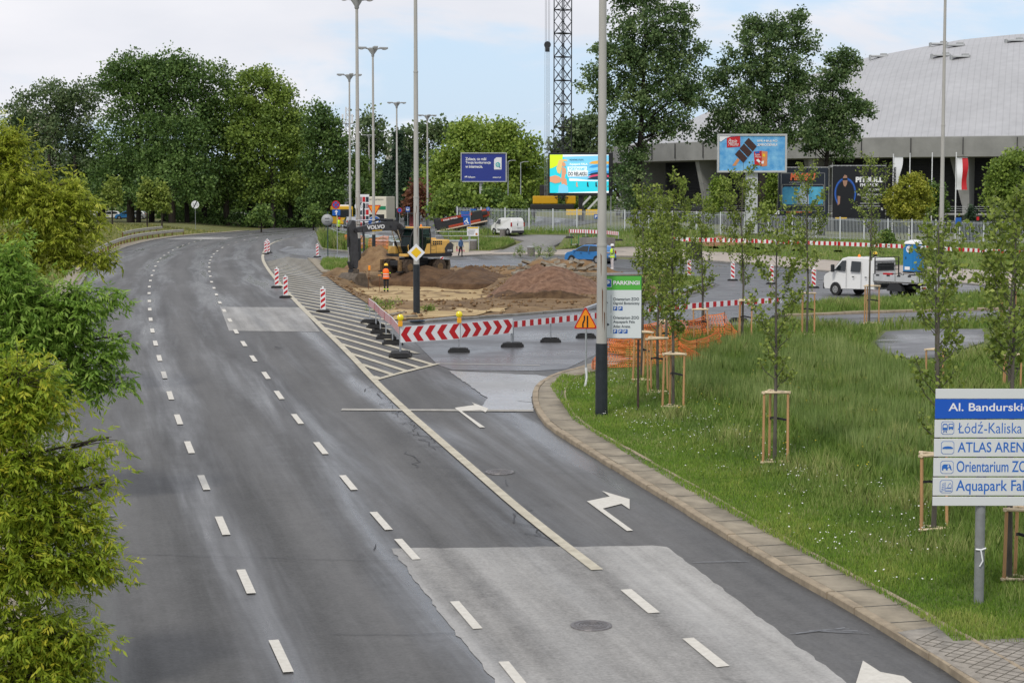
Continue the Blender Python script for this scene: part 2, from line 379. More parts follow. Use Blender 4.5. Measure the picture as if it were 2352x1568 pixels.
# ================================================================== ground, roads, pavements
def road_mat(name, base, var, wet=.5, streak=True, lanes=True, dry=.78):
    m = bpy.data.materials.new(name); m.use_nodes = True; n = m.node_tree; b = n.nodes['Principled BSDF']; L = n.links.new
    def nn(t, **k):
        q = n.nodes.new(t)
        for a, v in k.items(): setattr(q, a, v)
        return q
    uvn = nn('ShaderNodeUVMap', uv_map='road'); tcn = nn('ShaderNodeTexCoord')
    def noise(src, sc, scale, detail=5, rough=.6, dist=0.):
        mp_ = nn('ShaderNodeMapping'); mp_.inputs['Scale'].default_value = sc; L(src, mp_.inputs[0])
        t = nn('ShaderNodeTexNoise'); t.inputs['Scale'].default_value = scale; t.inputs['Detail'].default_value = detail; t.inputs['Roughness'].default_value = rough; t.inputs['Distortion'].default_value = dist
        L(mp_.outputs[0], t.inputs[0]); return t.outputs[0]
    def rng(v, a, b_, c, d):
        q = nn('ShaderNodeMapRange'); q.inputs[1].default_value = a; q.inputs[2].default_value = b_; q.inputs[3].default_value = c; q.inputs[4].default_value = d; L(v, q.inputs[0]); return q.outputs[0]
    def mth(op, a, b_):
        q = nn('ShaderNodeMath', operation=op)
        for i, v in enumerate((a, b_)):
            if isinstance(v, (int, float)): q.inputs[i].default_value = v
            else: L(v, q.inputs[i])
        return q.outputs[0]
    s1 = noise(uvn.outputs[0], (1.0, .035, 1), 1.1, 5)            # wear along the wheel tracks
    s2 = noise(tcn.outputs['Object'], (1, .35, 1), .35, 6, .65)   # large damp patches
    s3 = noise(tcn.outputs['Object'], (1, 1, 1), 14., 3, .8)      # aggregate
    s4 = noise(tcn.outputs['Object'], (1, 1, 1), 2.2, 6, .7)
    v = mth('ADD', rng(s1, .3, .7, -var, var) if streak else 0.0, rng(s2, .3, .7, -var * .5, var * .5))
    v = mth('ADD', v, rng(s3, .3, .7, -.22, .22)); v = mth('ADD', v, rng(s4, .3, .7, -.10, .10))
    if lanes:                                                     # rubber worn paler in the two wheel tracks of each 3.4 m lane
        sp = nn('ShaderNodeSeparateXYZ'); L(uvn.outputs[0], sp.inputs[0])
        tr = mth('COSINE', mth('MULTIPLY', mth('ADD', sp.outputs[0], mth('MULTIPLY', rng(s4, 0, 1, -.5, .5), .5)), 2 * math.pi / 3.4), 0)
        v = mth('ADD', v, mth('MULTIPLY', tr, -.15))
    v = mth('ADD', v, 1.0)
    mixc = nn('ShaderNodeVectorMath', operation='SCALE'); mixc.inputs[0].default_value = base; L(v, mixc.inputs['Scale']); L(mixc.outputs[0], b.inputs['Base Color'])
    damp = noise(uvn.outputs[0], (.8, .05, 1), .9, 5, .6, .3) if (streak or lanes) else noise(tcn.outputs['Object'], (.25, .6, 1), .5, 5, .6, .5)
    w0 = mth('ADD', rng(damp, .42, .66, 0, 1), rng(s2, .5, .75, 0, .15 if lanes else .6))
    if lanes: w0 = mth('ADD', w0, mth('MULTIPLY', tr, .42))
    q = nn('ShaderNodeMapRange'); q.clamp = True; q.inputs[1].default_value = 0; q.inputs[2].default_value = 1.2; q.inputs[3].default_value = dry; q.inputs[4].default_value = dry - wet; L(w0, q.inputs[0])
    L(q.outputs[0], b.inputs['Roughness']); b.inputs['Specular IOR Level'].default_value = .5
    bp = nn('ShaderNodeBump'); bp.inputs['Strength'].default_value = .6; bp.inputs['Distance'].default_value = .008; L(s3, bp.inputs['Height']); L(bp.outputs[0], b.inputs['Normal'])
    MATS[name] = m; return m
M_asph = road_mat('asphalt', (.080, .079, .078), .32, .56)
M_asph2 = road_mat('asphalt_wet', (.085, .086, .092), .18, .34, False, False, .50)
M_patch = road_mat('concrete_patch', (.26, .253, .24), .40, .40, True, False)
M_patch2 = road_mat('concrete_wet', (.25, .248, .242), .28, .28, False, False, .38)
M_path = mat('path_asphalt', (.20, .195, .185), .8, noise=.12, nscale=2.5, bump=.004)
M_slab = mat('paving_slab', (.255, .22, .165), .85, noise=.28, nscale=1.6, bump=.01, detail=7)
M_side = mat('sidewalk_sand', (.36, .315, .27), .9, noise=.12, nscale=1.2)
M_kerb = mat('kerb_stone', (.29, .235, .165), .85, noise=.25, nscale=3., bump=.01, detail=7)
M_kerbg = mat('kerb_grey', (.22, .21, .19), .85, noise=.22, nscale=2., bump=.01)
M_line = mat('road_paint', (.50, .475, .42), .7, noise=.20, nscale=9., col2=(.60, .575, .52), detail=6)
M_liney = mat('road_paint_worn', (.36, .325, .25), .7, col2=(.52, .48, .38), nscale=2.5, detail=7)
M_grassg = mat('grass_ground', (.075, .105, .022), .95, col2=(.15, .165, .045), nscale=.35, detail=8, bump=.03, bscale=6.)
M_grassm = mat('meadow_ground', (.075, .105, .025), .95, col2=(.14, .165, .05), nscale=.8, detail=8, bump=.05, bscale=5.)
M_verge = mat('verge_ground', (.085, .105, .028), .95, col2=(.17, .165, .06), nscale=.25, detail=8, bump=.04, bscale=4.)
M_dirt = mat('dug_soil', (.085, .048, .022), .95, col2=(.25, .165, .08), nscale=.55, detail=10, bump=.12, bscale=2.5)
M_sand = mat('sandy_floor', (.24, .155, .07), .95, col2=(.50, .38, .20), nscale=.5, detail=10, bump=.06, bscale=4., stretch=(.25, 1.6, 1))
M_gravel = mat('red_gravel', (.095, .046, .026), .95, col2=(.24, .14, .088), nscale=3., detail=10, bump=.07, bscale=9.)
M_crack = mat('crack_tar', (.018, .018, .02), .5)
M_iron = mat('cast_iron', (.16, .15, .15), .45, metal=.4, noise=.3, nscale=20)
# pit of the building site
DIG = GP([(733, 622), (775, 655), (850, 702), (893, 735), (912, 741), (960, 738), (1100, 727), (1250, 716), (1380, 707), (1480, 696), (1590, 676), (1638, 655), (1560, 634), (1420, 628), (1390, 616), (1180, 614), (1010, 616), (940, 620), (860, 616), (800, 612), (760, 613)])
FLOOR = GP([(800, 668), (880, 657), (1000, 655), (1095, 657), (1118, 690), (1060, 706), (940, 711), (870, 697)], -.55)
# base ground sheet out to the horizon
def base_ground():
    xs = sorted(set(list(np.arange(-70, 92, 2.5)) + [-4000, -1800, -900, -500, -320, -220, -160, -120, -95, -80, 100, 115, 135, 170, 230, 330, 520, 900, 1800, 4000]))
    ys = sorted(set(list(np.arange(-10, 300, 2.5)) + [-300, -120, -50, 310, 330, 360, 400, 460, 560, 700, 950, 1400, 2200, 3500, 6000]))
    V = np.array([(x, y, T(x, y) - .10 - (1.6 if inside((x, y), DIG) else 0)) for y in ys for x in xs]); nx = len(xs)
    Fc = np.array([(j * nx + i, j * nx + i + 1, (j + 1) * nx + i + 1, (j + 1) * nx + i) for j in range(len(ys) - 1) for i in range(nx - 1)])
    o = fastmesh('ground', V, Fc, M_verge); o['kind'] = 'structure'; return o
base_ground()
# asphalt: main road, junction, slip roads
LEFT = [(xl(Y), Y) for Y in list(np.arange(-8, 300, 8)) + [320, 345, 370]]
ASPH = LEFT + [(-20, 385), (0, 395), (14, 300), (4, 225), (-2, 190), (10, 168), (90, 150), (90, -8)]
drape('road', ASPH, 0.0, M_asph, 3.2, holes=[DIG])
JUNC = GP([(905, 742), (1005, 838), (1040, 850), (1230, 852), (1300, 848), (1400, 800), (1560, 775), (1800, 735), (2352, 722), (2352, 640), (1900, 625), (1560, 600), (1310, 596), (1000, 598), (860, 588), (735, 575), (660, 566), (640, 575), (735, 594), (800, 606), (1000, 612), (1390, 612), (1560, 630), (1655, 655), (1600, 682), (1480, 702), (1250, 722), (960, 744)])
drape('junction_road', JUNC, .012, M_asph2, 2.6)
WET = GP([(1030, 852), (1110, 856), (1232, 862), (1262, 866), (1228, 890), (1220, 915), (1226, 945), (1100, 945), (1118, 915)])
drape('concrete_road_patch', ragged2(WET, .05), .016, M_patch2, 1.2)
drape('concrete_road_patch', ragged2(GP([(898, 1259), (1529, 1254), (1584, 1296), (1739, 1412), (1975, 1590), (2060, 1650), (1210, 1650), (1142, 1568), (1048, 1457)]), .07), .008, M_patch, 1.0)
drape('concrete_road_patch', GP([(505, 705), (690, 706), (735, 762), (526, 760)]), .008, M_patch, 1.0)
drape('concrete_road_patch', GP([(378, 550), (436, 544), (540, 545.5), (516, 550)]), .012, M_patch, 2.0)
# near meadow with its kerb and slab strip
KO = smooth_line(GP([(2420, 1700), (2240, 1588), (2160, 1534), (2053, 1467), (1932, 1393), (1806, 1323), (1739, 1283), (1649, 1227), (1554, 1167), (1465, 1113), (1351, 1043), (1257, 984), (1229, 949), (1221, 914), (1232, 888), (1268, 866), (1330, 850), (1400, 826)]), 1)
kerb('kerb', KO[::-1], .17, .13, M_kerb, 1.0, .014, side=-1)
SO, SI = ribbon_pts(KO, -.17, .92, .8)
strip = [tuple(p) for p in ribbon_pts(KO, -.15, .95, .8)[0]]
nk = len(KO)
_L, _R = ribbon_pts(KO, -.18, 1.0, 1.0)
drape('pavement', [tuple(p) for p in _L] + [tuple(p) for p in _R][::-1], .125, M_slab, .8)
kerb('kerb_edging', [tuple(p) for p in _R], .07, .155, M_kerb, 1.0, .01, side=1)
_jm = MB(); _ld = dense(KO, 1.0, closed=False)
for a, b in zip(_ld[::1], _ld[1:]):
    d = (Vector(b) - Vector(a)).normalized(); nr = Vector((d.y, -d.x)); p = Vector(a) + nr * .19; q = Vector(a) + nr * .99
    ribbon(_jm, [tuple(p), tuple(q)], .012, .012, .131, M_crack)
_jm.build('pavement_joints')['kind'] = 'structure'
_gi = [tuple(p) for p in ribbon_pts(KO, 0, 1.06, 1.5)[1]]
MEADOW = _gi[2:] + GP([(1396, 806), (1480, 788), (1560, 772), (1690, 764), (1800, 752), (1990, 762), (2150, 748), (2352, 741), (2900, 730)]) + [(34, 60), (30, 20), (14, 14)]
def mh(X, Y): return T(X, Y) + .12 + .12 * math.sin(X * .5 + 1) * math.sin(Y * .23)*ss((X - x1(Y) - 14) / 6)
MEADOW = [p for p in MEADOW]
drape('meadow', MEADOW, .12, M_grassm, 1.6, hf=mh)
drape('paved_corner', GP([(2062, 1470), (2150, 1456), (2190, 1490), (2352, 1484), (2600, 1480), (2700, 1700), (2400, 1680), (2240, 1580)]), .145, mat('paver_block', (.27, .245, .21), .85, noise=.25, nscale=5., bump=.01), .8)
mat('joint_sand', (.13, .115, .09), .9); _pj = MB(); pc = G(2250, 1540)
PAV = GP([(2090, 1485), (2150, 1462), (2190, 1496), (2352, 1490), (2600, 1486), (2700, 1690), (2400, 1660), (2240, 1570)])
for k in range(-30, 30):
    for ang, st in ((R(-38), .2), (R(52), .2)):
        d = Vector((math.cos(ang), math.sin(ang))); nr = Vector((-d.y, d.x)); p0 = pc.xy + nr * k * st
        seg = [p0 + d * s for s in np.arange(-6, 6, .2)]
        for a, b in zip(seg, seg[1:]):
            if inside(tuple(a), PAV) and inside(tuple(b), PAV): ribbon(_pj, [tuple(a), tuple(b)], .007, .007, .151, MATS['joint_sand'])
_pj.build('paver_joints')['kind'] = 'structure'
drape('footpath', GP([(2010, 790), (2035, 770), (2120, 764), (2260, 762), (2260, 800), (2150, 828), (2090, 830), (2030, 812)]), .17, M_asph2, 1.2, hf=lambda X, Y: mh(X, Y) + .05)
# island behind the slip road, right
ISL = GP([(1795, 727), (1990, 718), (2352, 709), (2800, 700), (2800, 672), (2352, 676), (2120, 690), (1900, 702), (1810, 712)])
drape('grass_island', ISL, .10, M_grassg, 2.2)
kerb('kerb', smooth_line(GP([(1790, 729), (1990, 720), (2352, 711), (2800, 702)]), 1), .3, .12, M_kerb, 1.0, .01, side=-1)
# far right: verge, sandy pavement, paths
drape('grass_bank', GP([(1275, 576), (1330, 566), (1480, 568), (1700, 582), (2000, 606), (2352, 628), (2800, 655), (2800, 570), (2352, 563), (2300, 562), (1900, 552), (1640, 543), (1440, 541), (1300, 543)]), .09, M_grassg, 3.0)
drape('pavement', GP([(1030, 590), (1130, 584), (1320, 586), (1480, 589), (1700, 604), (1950, 628), (2352, 664), (2800, 700), (2800, 655), (2352, 628), (2000, 606), (1700, 582), (1480, 567), (1275, 575), (1100, 576), (1030, 579)]), .07, M_side, 2.6)
kerb('kerb', smooth_line(GP([(1030, 592), (1130, 586), (1320, 588), (1480, 591), (1700, 606), (1950, 630), (2352, 666)]), 1), .15, .11, M_kerbg, 1.5, .01, side=-1)
drape('path', GP([(1130, 582), (1280, 580), (1272, 566), (1300, 553), (1400, 546), (1420, 542), (1215, 541), (1060, 541), (1060, 546), (1180, 549), (1205, 555), (1180, 566)]), .085, M_path, 2.2)
drape('grass_patch', GP([(1075, 577), (1125, 578), (1160, 569), (1185, 558), (1170, 551), (1080, 549), (1020, 551), (1030, 560), (1065, 562)]), .13, M_grassg, 2.2)
drape('grass_bank', GP([(1020, 547), (1230, 541), (1430, 541), (1640, 543), (1640, 530), (1430, 531), (1200, 530), (1000, 534)]), .10, M_grassg, 3.0)
# underpass island
drape('grass_island', GP([(742, 573), (850, 581), (1010, 591), (1012, 560), (900, 549), (800, 541), (745, 541), (728, 553)]), .09, M_grassg, 2.5)
kerb('kerb', smooth_line(GP([(728, 552), (733, 568), (742, 574), (850, 582), (1010, 592)]), 1), .15, .11, M_kerbg, 1.5, .01, side=-1)
# grass tip of the site island
drape('grass_patch', GP([(734, 609), (745, 622), (780, 625), (840, 610), (842, 601), (800, 601), (745, 599)]), .11, M_grassg, 1.6)
drape('pavement', GP([(706, 594), (734, 597), (762, 628), (738, 626)]), .10, M_slab, 1.5)
drape('grass_patch', GP([(1500, 662), (1560, 676), (1632, 658), (1634, 652), (1560, 640), (1480, 648)]), .12, M_grassg, 1.6)
kerb('kerb', smooth_line(GP([(898, 742), (912, 746), (960, 743), (1100, 732), (1250, 721), (1380, 711), (1480, 699), (1590, 679), (1642, 656)]), 1), .16, .12, M_kerbg, 1.0, .01, side=-1)
# left: verge strip, kerb
_lk = [(xl(Y) , Y) for Y in np.arange(14, 300, 4)]
kerb('kerb', _lk, .18, .11, M_kerbg, 1.5, .01, side=-1)
_ll = [(xl(Y) - .2, Y) for Y in np.arange(14, 300, 6)]; _lr = [(xl(Y) - 1.5, Y) for Y in np.arange(14, 300, 6)]
drape('pavement', _ll + _lr[::-1], .09, M_slab, 1.6)
# ------------------------------------------------------------------ painted markings
mk = MB()
def dash_line(pts, width, on, off_, start=0.0, upto=None):
    ln = dense(smooth_line(GP(pts), 1), .4, closed=False); s = 0.0; cur = []
    for a, b in zip(ln, ln[1:]):
        ph = (s - start) % (on + off_)
        if ph < on: cur.append(a)
        else:
            if len(cur) > 1: ribbon(mk, cur, width / 2, width / 2, .022, M_line, 1.0)
            cur = []
        s += (Vector(b) - Vector(a)).length
def dash_at(c_list, on, width, mt=M_line):
    """dashes centred on places along a line"""
    P = [Vector(G(*c).xy) for c in c_list]
    for i, p in enumerate(P):
        d = (P[min(i + 1, len(P) - 1)] - P[max(i - 1, 0)]).normalized()
        ribbon(mk, [tuple(p - d * on / 2), tuple(p + d * on / 2)], width / 2, width / 2, .022, mt, .5)
dash_at([(645, 1507), (565, 1336), (511, 1208), (468, 1109), (435, 1028), (410, 964), (391, 909), (377, 862), (366, 823), (357, 789), (350, 760), (346, 734), (344, 711), (343, 692), (342.5, 674), (343, 659), (345.5, 645), (349, 633), (353, 622), (357, 612), (363, 602), (369, 594), (377, 587), (387, 580.6), (397, 575), (408, 569), (420, 564), (434, 559.5), (447, 556), (461, 552), (485, 548), (511, 544), (540, 541), (575, 538)], 2.0, .17)
dash_at([(1188, 1560), (1070, 1413), (935, 1262), (875, 1197), (800, 1109), (737, 1030), (683, 963), (641, 908), (611, 863), (582, 824), (560, 790), (542, 762), (528, 736), (515, 714), (505, 695.5), (497, 677), (491.5, 662), (486, 648), (483, 635), (481, 624), (480.5, 614), (481, 605), (483, 598), (486, 591), (491, 584), (499, 577), (511, 569), (525, 562.5), (542, 557), (562, 551), (590, 546), (626, 541), (660, 537)], 2.0, .17)
for q in ([(1425, 1356), (1450, 1354), (1516, 1408), (1489, 1410)], [(1567, 1468), (1593, 1466), (1676, 1531), (1646, 1534)]):
    P = [G(*c) for c in q]; mk.face([(p.x, p.y, p.z + .022) for p in P], M_line)
SOLID = [(1372, 1310), (1280, 1240), (1185, 1164), (1105, 1094), (1000, 1003), (930, 942), (860, 875), (800, 811), (730, 744), (680, 694), (640, 650), (613, 616), (602, 594), (606, 574), (622, 560), (652, 551), (690, 545), (745, 540)]
ribbon(mk, smooth_line(GP(SOLID), 1), .12, .12, .024, M_liney, .8)
ribbon(mk, GP([(862, 873), (920, 857), (1006, 836)]), .11, .11, .024, M_liney, .8)
ribbon(mk, smooth_line(GP([(905, 742), (930, 778), (905, 800), (1005, 836), (1240, 840)]), 0)[3:], .04, .04, .028, M_line, .8)
# hatched area: stripes clipped between the solid line and the kerb of the site
HATCH = GP([(612, 602), (640, 648), (680, 692), (730, 742), (800, 809), (864, 872), (1000, 836), (905, 782), (893, 742), (850, 706), (775, 658), (735, 626), (712, 597), (660, 590)])
hp = [Vector(p) for p in HATCH]
a0 = Vector(GP([(700, 778)])[0]); a1 = Vector(GP([(860, 812)])[0])
a0 = Vector(GP([(862, 836)])[0]); a1 = Vector(GP([(955, 857)])[0])
a0 = Vector(GP([(800, 775)])[0]); a1 = Vector(GP([(930, 812)])[0])
hd = (a1 - a0).normalized(); hn = Vector((-hd.y, hd.x))
t = -30.0
while t < 120:
    o = a0 + hn * t; cs = []
    for i in range(len(hp)):
        p = hp[i]; q = hp[(i + 1) % len(hp)]; e = q - p; den = hd.cross(e)
        if abs(den) < 1e-9: continue
        s = (p - o).cross(e) / den; u = (p - o).cross(hd) / den
        if 0 <= u < 1: cs.append(s)
    cs.sort()
    for s0, s1 in zip(cs[::2], cs[1::2]):
        if s1 - s0 > .5: ribbon(mk, [tuple(o + hd * s0), tuple(o + hd * s1)], .12, .12, .020, M_liney, 1.0)
    t += .78
def zp(pts): return [(790.3 + a * .4961, 790.3 + b * .4961) for a, b in pts]
def flat_face(pts, mt, off):
    P = [G(*c) for c in pts]; mk.face([(p.x, p.y, p.z + off) for p in P], mt)
A1 = zp([(1310, 868), (1338, 866), (1198, 764), (1284, 742), (1322, 767), (1322, 720), (1194, 682), (1230, 708), (1124, 730)])
A2 = zp([(628, 388), (653, 388), (545, 313), (632, 306), (655, 318), (668, 300), (590, 272), (604, 284), (512, 297)])
for A in (A1, A2):
    flat_face([A[0], A[1], A[2], A[8]], M_line, .023); flat_face([A[8], A[2], A[3], A[7]], M_line, .023); flat_face([A[3], A[4], A[5], A[6], A[7]], M_line, .023)
flat_face([(1982, 1519), (2022, 1545), (2075, 1555), (2120, 1590), (1960, 1590)], M_line, .023)
ribbon(mk, GP([(785, 940.5), (920, 941.5), (1225, 943)]), .12, .26, .020, mat('trench_fill', (.33, .315, .285), .8, noise=.15, nscale=4), .8)
for sg in (-1, 1): pass
o = mk.build('road_markings'); o['kind'] = 'structure'
# cracks, joints and smears in the asphalt
ck = MB()
def wig(pts, w_, n=14, a=.12, mt=M_crack):
    ln = dense(GP(pts), .25, closed=False); out = []
    ph = [random.uniform(0, 6) for _ in range(4)]
    for i, p in enumerate(ln): out.append((p[0] + a * (math.sin(i * .9 + ph[0]) + .6 * math.sin(i * 2.3 + ph[1])) * .5, p[1] + a * (math.sin(i * .7 + ph[2]) + .7 * math.sin(i * 1.9 + ph[3])) * .5))
    for i, (p, q) in enumerate(zip(out, out[1:])):
        ribbon(ck, [p, q], w_ * random.uniform(.3, 1), w_ * random.uniform(.3, 1), .018, mt, 5)
wig([(250, 1067), (700, 1070), (1000, 1074), (1080, 1076), (1200, 1087), (1420, 1088)], .008, a=.05)
wig([(270, 1273), (600, 1281), (920, 1290)], .010, a=.05)
wig([(760, 1458), (900, 1458), (1048, 1455)], .010, a=.06)
wig([(280, 936), (500, 936), (785, 939)], .006, a=.04)
wig([(848, 888), (890, 915), (895, 935), (940, 960), (965, 1000), (1000, 1025)], .02, a=.45)
wig([(905, 940), (960, 985), (985, 1020), (1010, 1030)], .015, a=.5)
wig([(1150, 1100), (1170, 1120), (1100, 1124)], .014, a=.2)
wig([(1190, 1165), (1205, 1205), (1240, 1230), (1290, 1255)], .02, a=.5)
wig([(1200, 1160), (1270, 1158)], .01, a=.2)
wig([(940, 1040), (965, 1075)], .02, a=.25)
wig([(850, 1262), (860, 1258), (866, 1250)], .015, a=.1)
wig([(625, 800), (645, 795)], .03, a=.4)
wig([(1190, 922), (1224, 924)], .05, a=.05)
M_smear = mat('paint_smear', (.13, .135, .145), .5, col2=(.22, .225, .24), nscale=5)
for pts, w_ in (*[([(1812 + 14 * k, 1457 - 2.2 * k), (1880 + 9 * k, 1451 - k * 1.5), (2000 - 16 * k, 1455 - 3 * k)], .022) for k in range(5)], *[([(1590 + 9 * k, 1293 - 1.3 * k), (1720 - 12 * k, 1290 - k)], .012) for k in range(3)], ([(235, 1186), (268, 1186)], .10)):
    wig(pts, w_, a=.05, mt=M_smear)
ck.build('road_cracks')['kind'] = 'structure'
def manhole(px, py, r, label):
    p = G(px, py); mb = MB()
    mb.lathe([(0.001, .0), (r * .78, .0), (r * .78, -.004), (r * .84, -.004), (r * .84, .004), (r, .004), (r, -.02)], M_iron, 28)
    for k in range(4): mb.lathe([(r * (.15 + .15 * k), .001), (r * (.15 + .15 * k), .006), (r * (.2 + .15 * k), .006), (r * (.2 + .15 * k), .001)], M_iron, 28)
    o = mb.build('manhole_cover', loc=(p.x, p.y, p.z + .024)); o.rotation_euler = (math.atan(.0344), 0, 0); tag(o, label, 'manhole cover', 'manhole covers in the carriageway')
manhole(1358, 1438, .36, 'round iron manhole cover set in the pale concrete patch')
manhole(1148, 1085, .36, 'round manhole cover beside the solid line on dark asphalt')
manhole(455, 566, .4, 'small distant manhole cover in the left lane of the bend')
# ------------------------------------------------------------------ dug soil
DIGV = [Vector(p) for p in DIG]; FLV = [Vector(p) for p in FLOOR]
def dist_poly(p, poly):
    p = Vector(p); m = 1e9
    for i in range(len(poly)):
        a = poly[i]; b = poly[(i + 1) % len(poly)]; e = b - a; t_ = max(0, min(1, (p - a).dot(e) / e.length_squared)); m = min(m, (p - a - e * t_).length)
    return m
def dig_h(X, Y):
    e = dist_poly((X, Y), DIGV); z = T(X, Y) + .03
    k = ss(e / 1.2)
    d = dist_poly((X, Y), FLV); fl = inside((X, Y), FLOOR)
    dep = 1.0 if fl else 1 - ss(d / (2.6 if Y < 108 else 1.5))
    n1 = mnoise.fractal(Vector((X * .45, Y * .45, 3)), 1, 2.1, 4); n2 = mnoise.fractal(Vector((X * 1.7, Y * 1.7, 9)), 1, 2.1, 3)
    return z + k * (-.55 * dep + .16 * (n1 * (1 - .7 * (1 if fl else dep)) + .35 * (1 - dep)) + .09 * n2)
def dug_soil():
    m = bpy.data.materials.new('soil_mix'); m.use_nodes = True
    return None
drape('dug_ground', DIG, 0, M_dirt, .75, hf=dig_h)
drape('sandy_pit_floor', ragged(FLOOR, .5), 0, M_sand, .7, hf=lambda X, Y: dig_h(X, Y) + .03)
drape('sandy_strip', ragged(GP([(880, 728), (910, 737), (1000, 733), (1150, 720), (1160, 712), (1050, 708), (930, 716), (860, 706)], 0), .35), 0, M_sand, .8, hf=lambda X, Y: dig_h(X, Y) + .035)
def heap(name, label, px, py, rx, ry, h, mt, dz=0., seed=1, rz=0., rough=.22, cat='soil heap', steep=.85, flat=0.0):
    c = G(px, py, dz); n = 46; m_ = 20; V = []; Fc = []; random.seed(seed)
    for j in range(m_ + 1):
        q = j / m_
        for i in range(n):
            q = min(1, j / (m_ - 1)); t = 2 * math.pi * i / n; ww = 1 + .34 * mnoise.noise(Vector((math.cos(t) * 1.3, math.sin(t) * 1.3, seed)))
            X = math.cos(t) * rx * q * ww; Y = math.sin(t) * ry * q * ww
            hh = h * max(0, min(1, (1 - q) / (1 - flat))) ** steep
            nz = mnoise.fractal(Vector((X * .8 + seed * 7, Y * .8, 2)), 1, 2, 4) * rough * h * (1 - q ** 4) + mnoise.fractal(Vector((X * 2.4, Y * 2.4, seed)), 1, 2, 3) * .07 * (1 - q ** 6)
            V.append((X, Y, hh + nz - .18 * q - (1.0 if j == m_ else 0)))
    for j in range(m_):
        for i in range(n): Fc.append((j * n + i, (j + 1) * n + i, (j + 1) * n + (i + 1) % n, j * n + (i + 1) % n))
    o = fastmesh(name, np.array(V), np.array(Fc)[:, ::1], mt); me = o.data; me.flip_normals() if me.polygons[len(me.polygons) // 2].normal.z < 0 else None
    o.location = c; o.rotation_euler = (0, 0, rz); tag(o, label, cat, 'heaps of soil and gravel on the building site'); return o
heap('soil_heap', 'tall brown soil heap behind the excavator bucket arm', 868, 622, 3.0, 4.2, 1.75, mat('brown_soil', (.12, .065, .03), .95, col2=(.26, .165, .08), nscale=1.2, detail=9, bump=.1, bscale=4), 0, 3, flat=.12)
heap('soil_heap', 'low sandy soil heap beside the cut end of the grass median', 782, 632, 1.9, 3.0, .5, MATS['dug_soil'], 0, 8, flat=.1)
heap('gravel_heap', 'broad reddish gravel heap under the broken kerb slabs', 1258, 674, 4.1, 6.0, 1.5, M_gravel, -.1, 5, rough=.24, cat='gravel heap', flat=.22)
heap('soil_bank', 'dark cut soil bank along the front of the gravel heap', 1255, 695, 3.6, .9, .62, mat('cut_soil', (.045, .024, .012), .95, col2=(.13, .08, .04), nscale=2.5, detail=9, bump=.1), -.1, 31, flat=.35)
heap('soil_heap', 'dark soil heap right of the black lamp post base', 1082, 640, 2.6, 4.5, .85, mat('dark_soil', (.05, .026, .013), .95, col2=(.13, .075, .038), nscale=1.5, detail=9, bump=.1, bscale=4), 0, 11)
heap('soil_heap', 'low dark soil ridge behind the worker in orange', 978, 638, 3.6, 2.2, .85, MATS['dark_soil'], 0, 12)
heap('soil_heap', 'brown soil heap holding the pile of broken kerb slabs', 1290, 634, 4.6, 3.0, 1.15, MATS['brown_soil'], 0, 15, flat=.25)
heap('soil_heap', 'small dark heap at the cut edge by the steel rails', 1165, 688, 1.7, 2.4, .55, MATS['dark_soil'], -.2, 19)
heap('soil_heap', 'trampled little soil heap near the fallen warning tape', 1060, 708, 1.3, 1.6, .28, MATS['dug_soil'], -.15, 23)
heap('soil_heap', 'orange brown soil heap behind the striped fence barrier', 1660, 560, 3.6, 2.4, .8, mat('orange_soil', (.17, .085, .04), .95, col2=(.26, .15, .08), nscale=1.5, detail=8, bump=.08), 0, 27)

def clods():
    g = np.random.default_rng(77); P = np.array(DIG); lo, hi = P.min(0), P.max(0); V = []; Fc = []; n = 0; tries = 0
    while n < 2600 and tries < 20000:
        tries += 1; x, y = g.uniform(lo, hi)
        if not inside((x, y), DIG) or (inside((x, y), FLOOR) and g.uniform() < .8): continue
        r = .04 + .13 * g.uniform() ** 2.2; z = dig_h(x, y) + r * .3; o = len(V)
        q = np.array([(1, 0, 0), (0, 1, 0), (-1, 0, 0), (0, -1, 0), (0, 0, 1), (0, 0, -1)], float) * g.uniform(.5, 1.3, (6, 1)) * r; V += [(x + a, y + b, z + c * .7) for a, b, c in q]
        Fc += [(o + a, o + b, o + c) for a, b, c in ((0, 1, 4), (1, 2, 4), (2, 3, 4), (3, 0, 4), (1, 0, 5), (2, 1, 5), (3, 2, 5), (0, 3, 5))]; n += 1
    o = fastmesh('soil_clods', np.array(V), np.array(Fc), [MATS['brown_soil']]); o['kind'] = 'stuff'; tag(o, 'loose clods of soil strewn over the building site', 'soil clods')
clods()
# ================================================================== street furniture
M_steel = mat('galvanised_steel', (.42, .44, .46), .45, metal=.6, noise=.12, nscale=4)
M_conc = mat('pole_concrete', (.40, .39, .36), .85, noise=.14, nscale=1.5, detail=8, stretch=(1, 1, .25))
M_polebl = mat('pole_dark_paint', (.018, .023, .028), .45, noise=.3, nscale=5)
M_red = mat('sign_red', (.48, .012, .018), .45); M_white = mat('sign_white', (.74, .75, .76), .45); M_blue = mat('sign_blue', (.012, .10, .40), .45)
M_yel = mat('sign_yellow', (.80, .50, .015), .45); M_org = mat('sign_orange', (.85, .28, .012), .5); M_black = mat('black_paint', (.014, .014, .016), .5)
M_grey = mat('sign_back_grey', (.33, .34, .34), .6, noise=.1, nscale=5); M_rub = mat('black_rubber', (.022, .022, .023), .7, noise=.3, nscale=12, bump=.004)
M_lampy = mat('lamp_yellow', (.80, .66, .02), .25, coat=.5); M_lampo = mat('lamp_orange_case', (.75, .36, .02), .4)
M_wood = mat('stake_wood', (.44, .25, .115), .8, noise=.22, nscale=3, stretch=(1, 1, .2), detail=6); M_wood2 = mat('rail_wood', (.62, .50, .34), .8, noise=.2, nscale=5)
M_strap = mat('black_strap', (.012, .012, .014), .6)
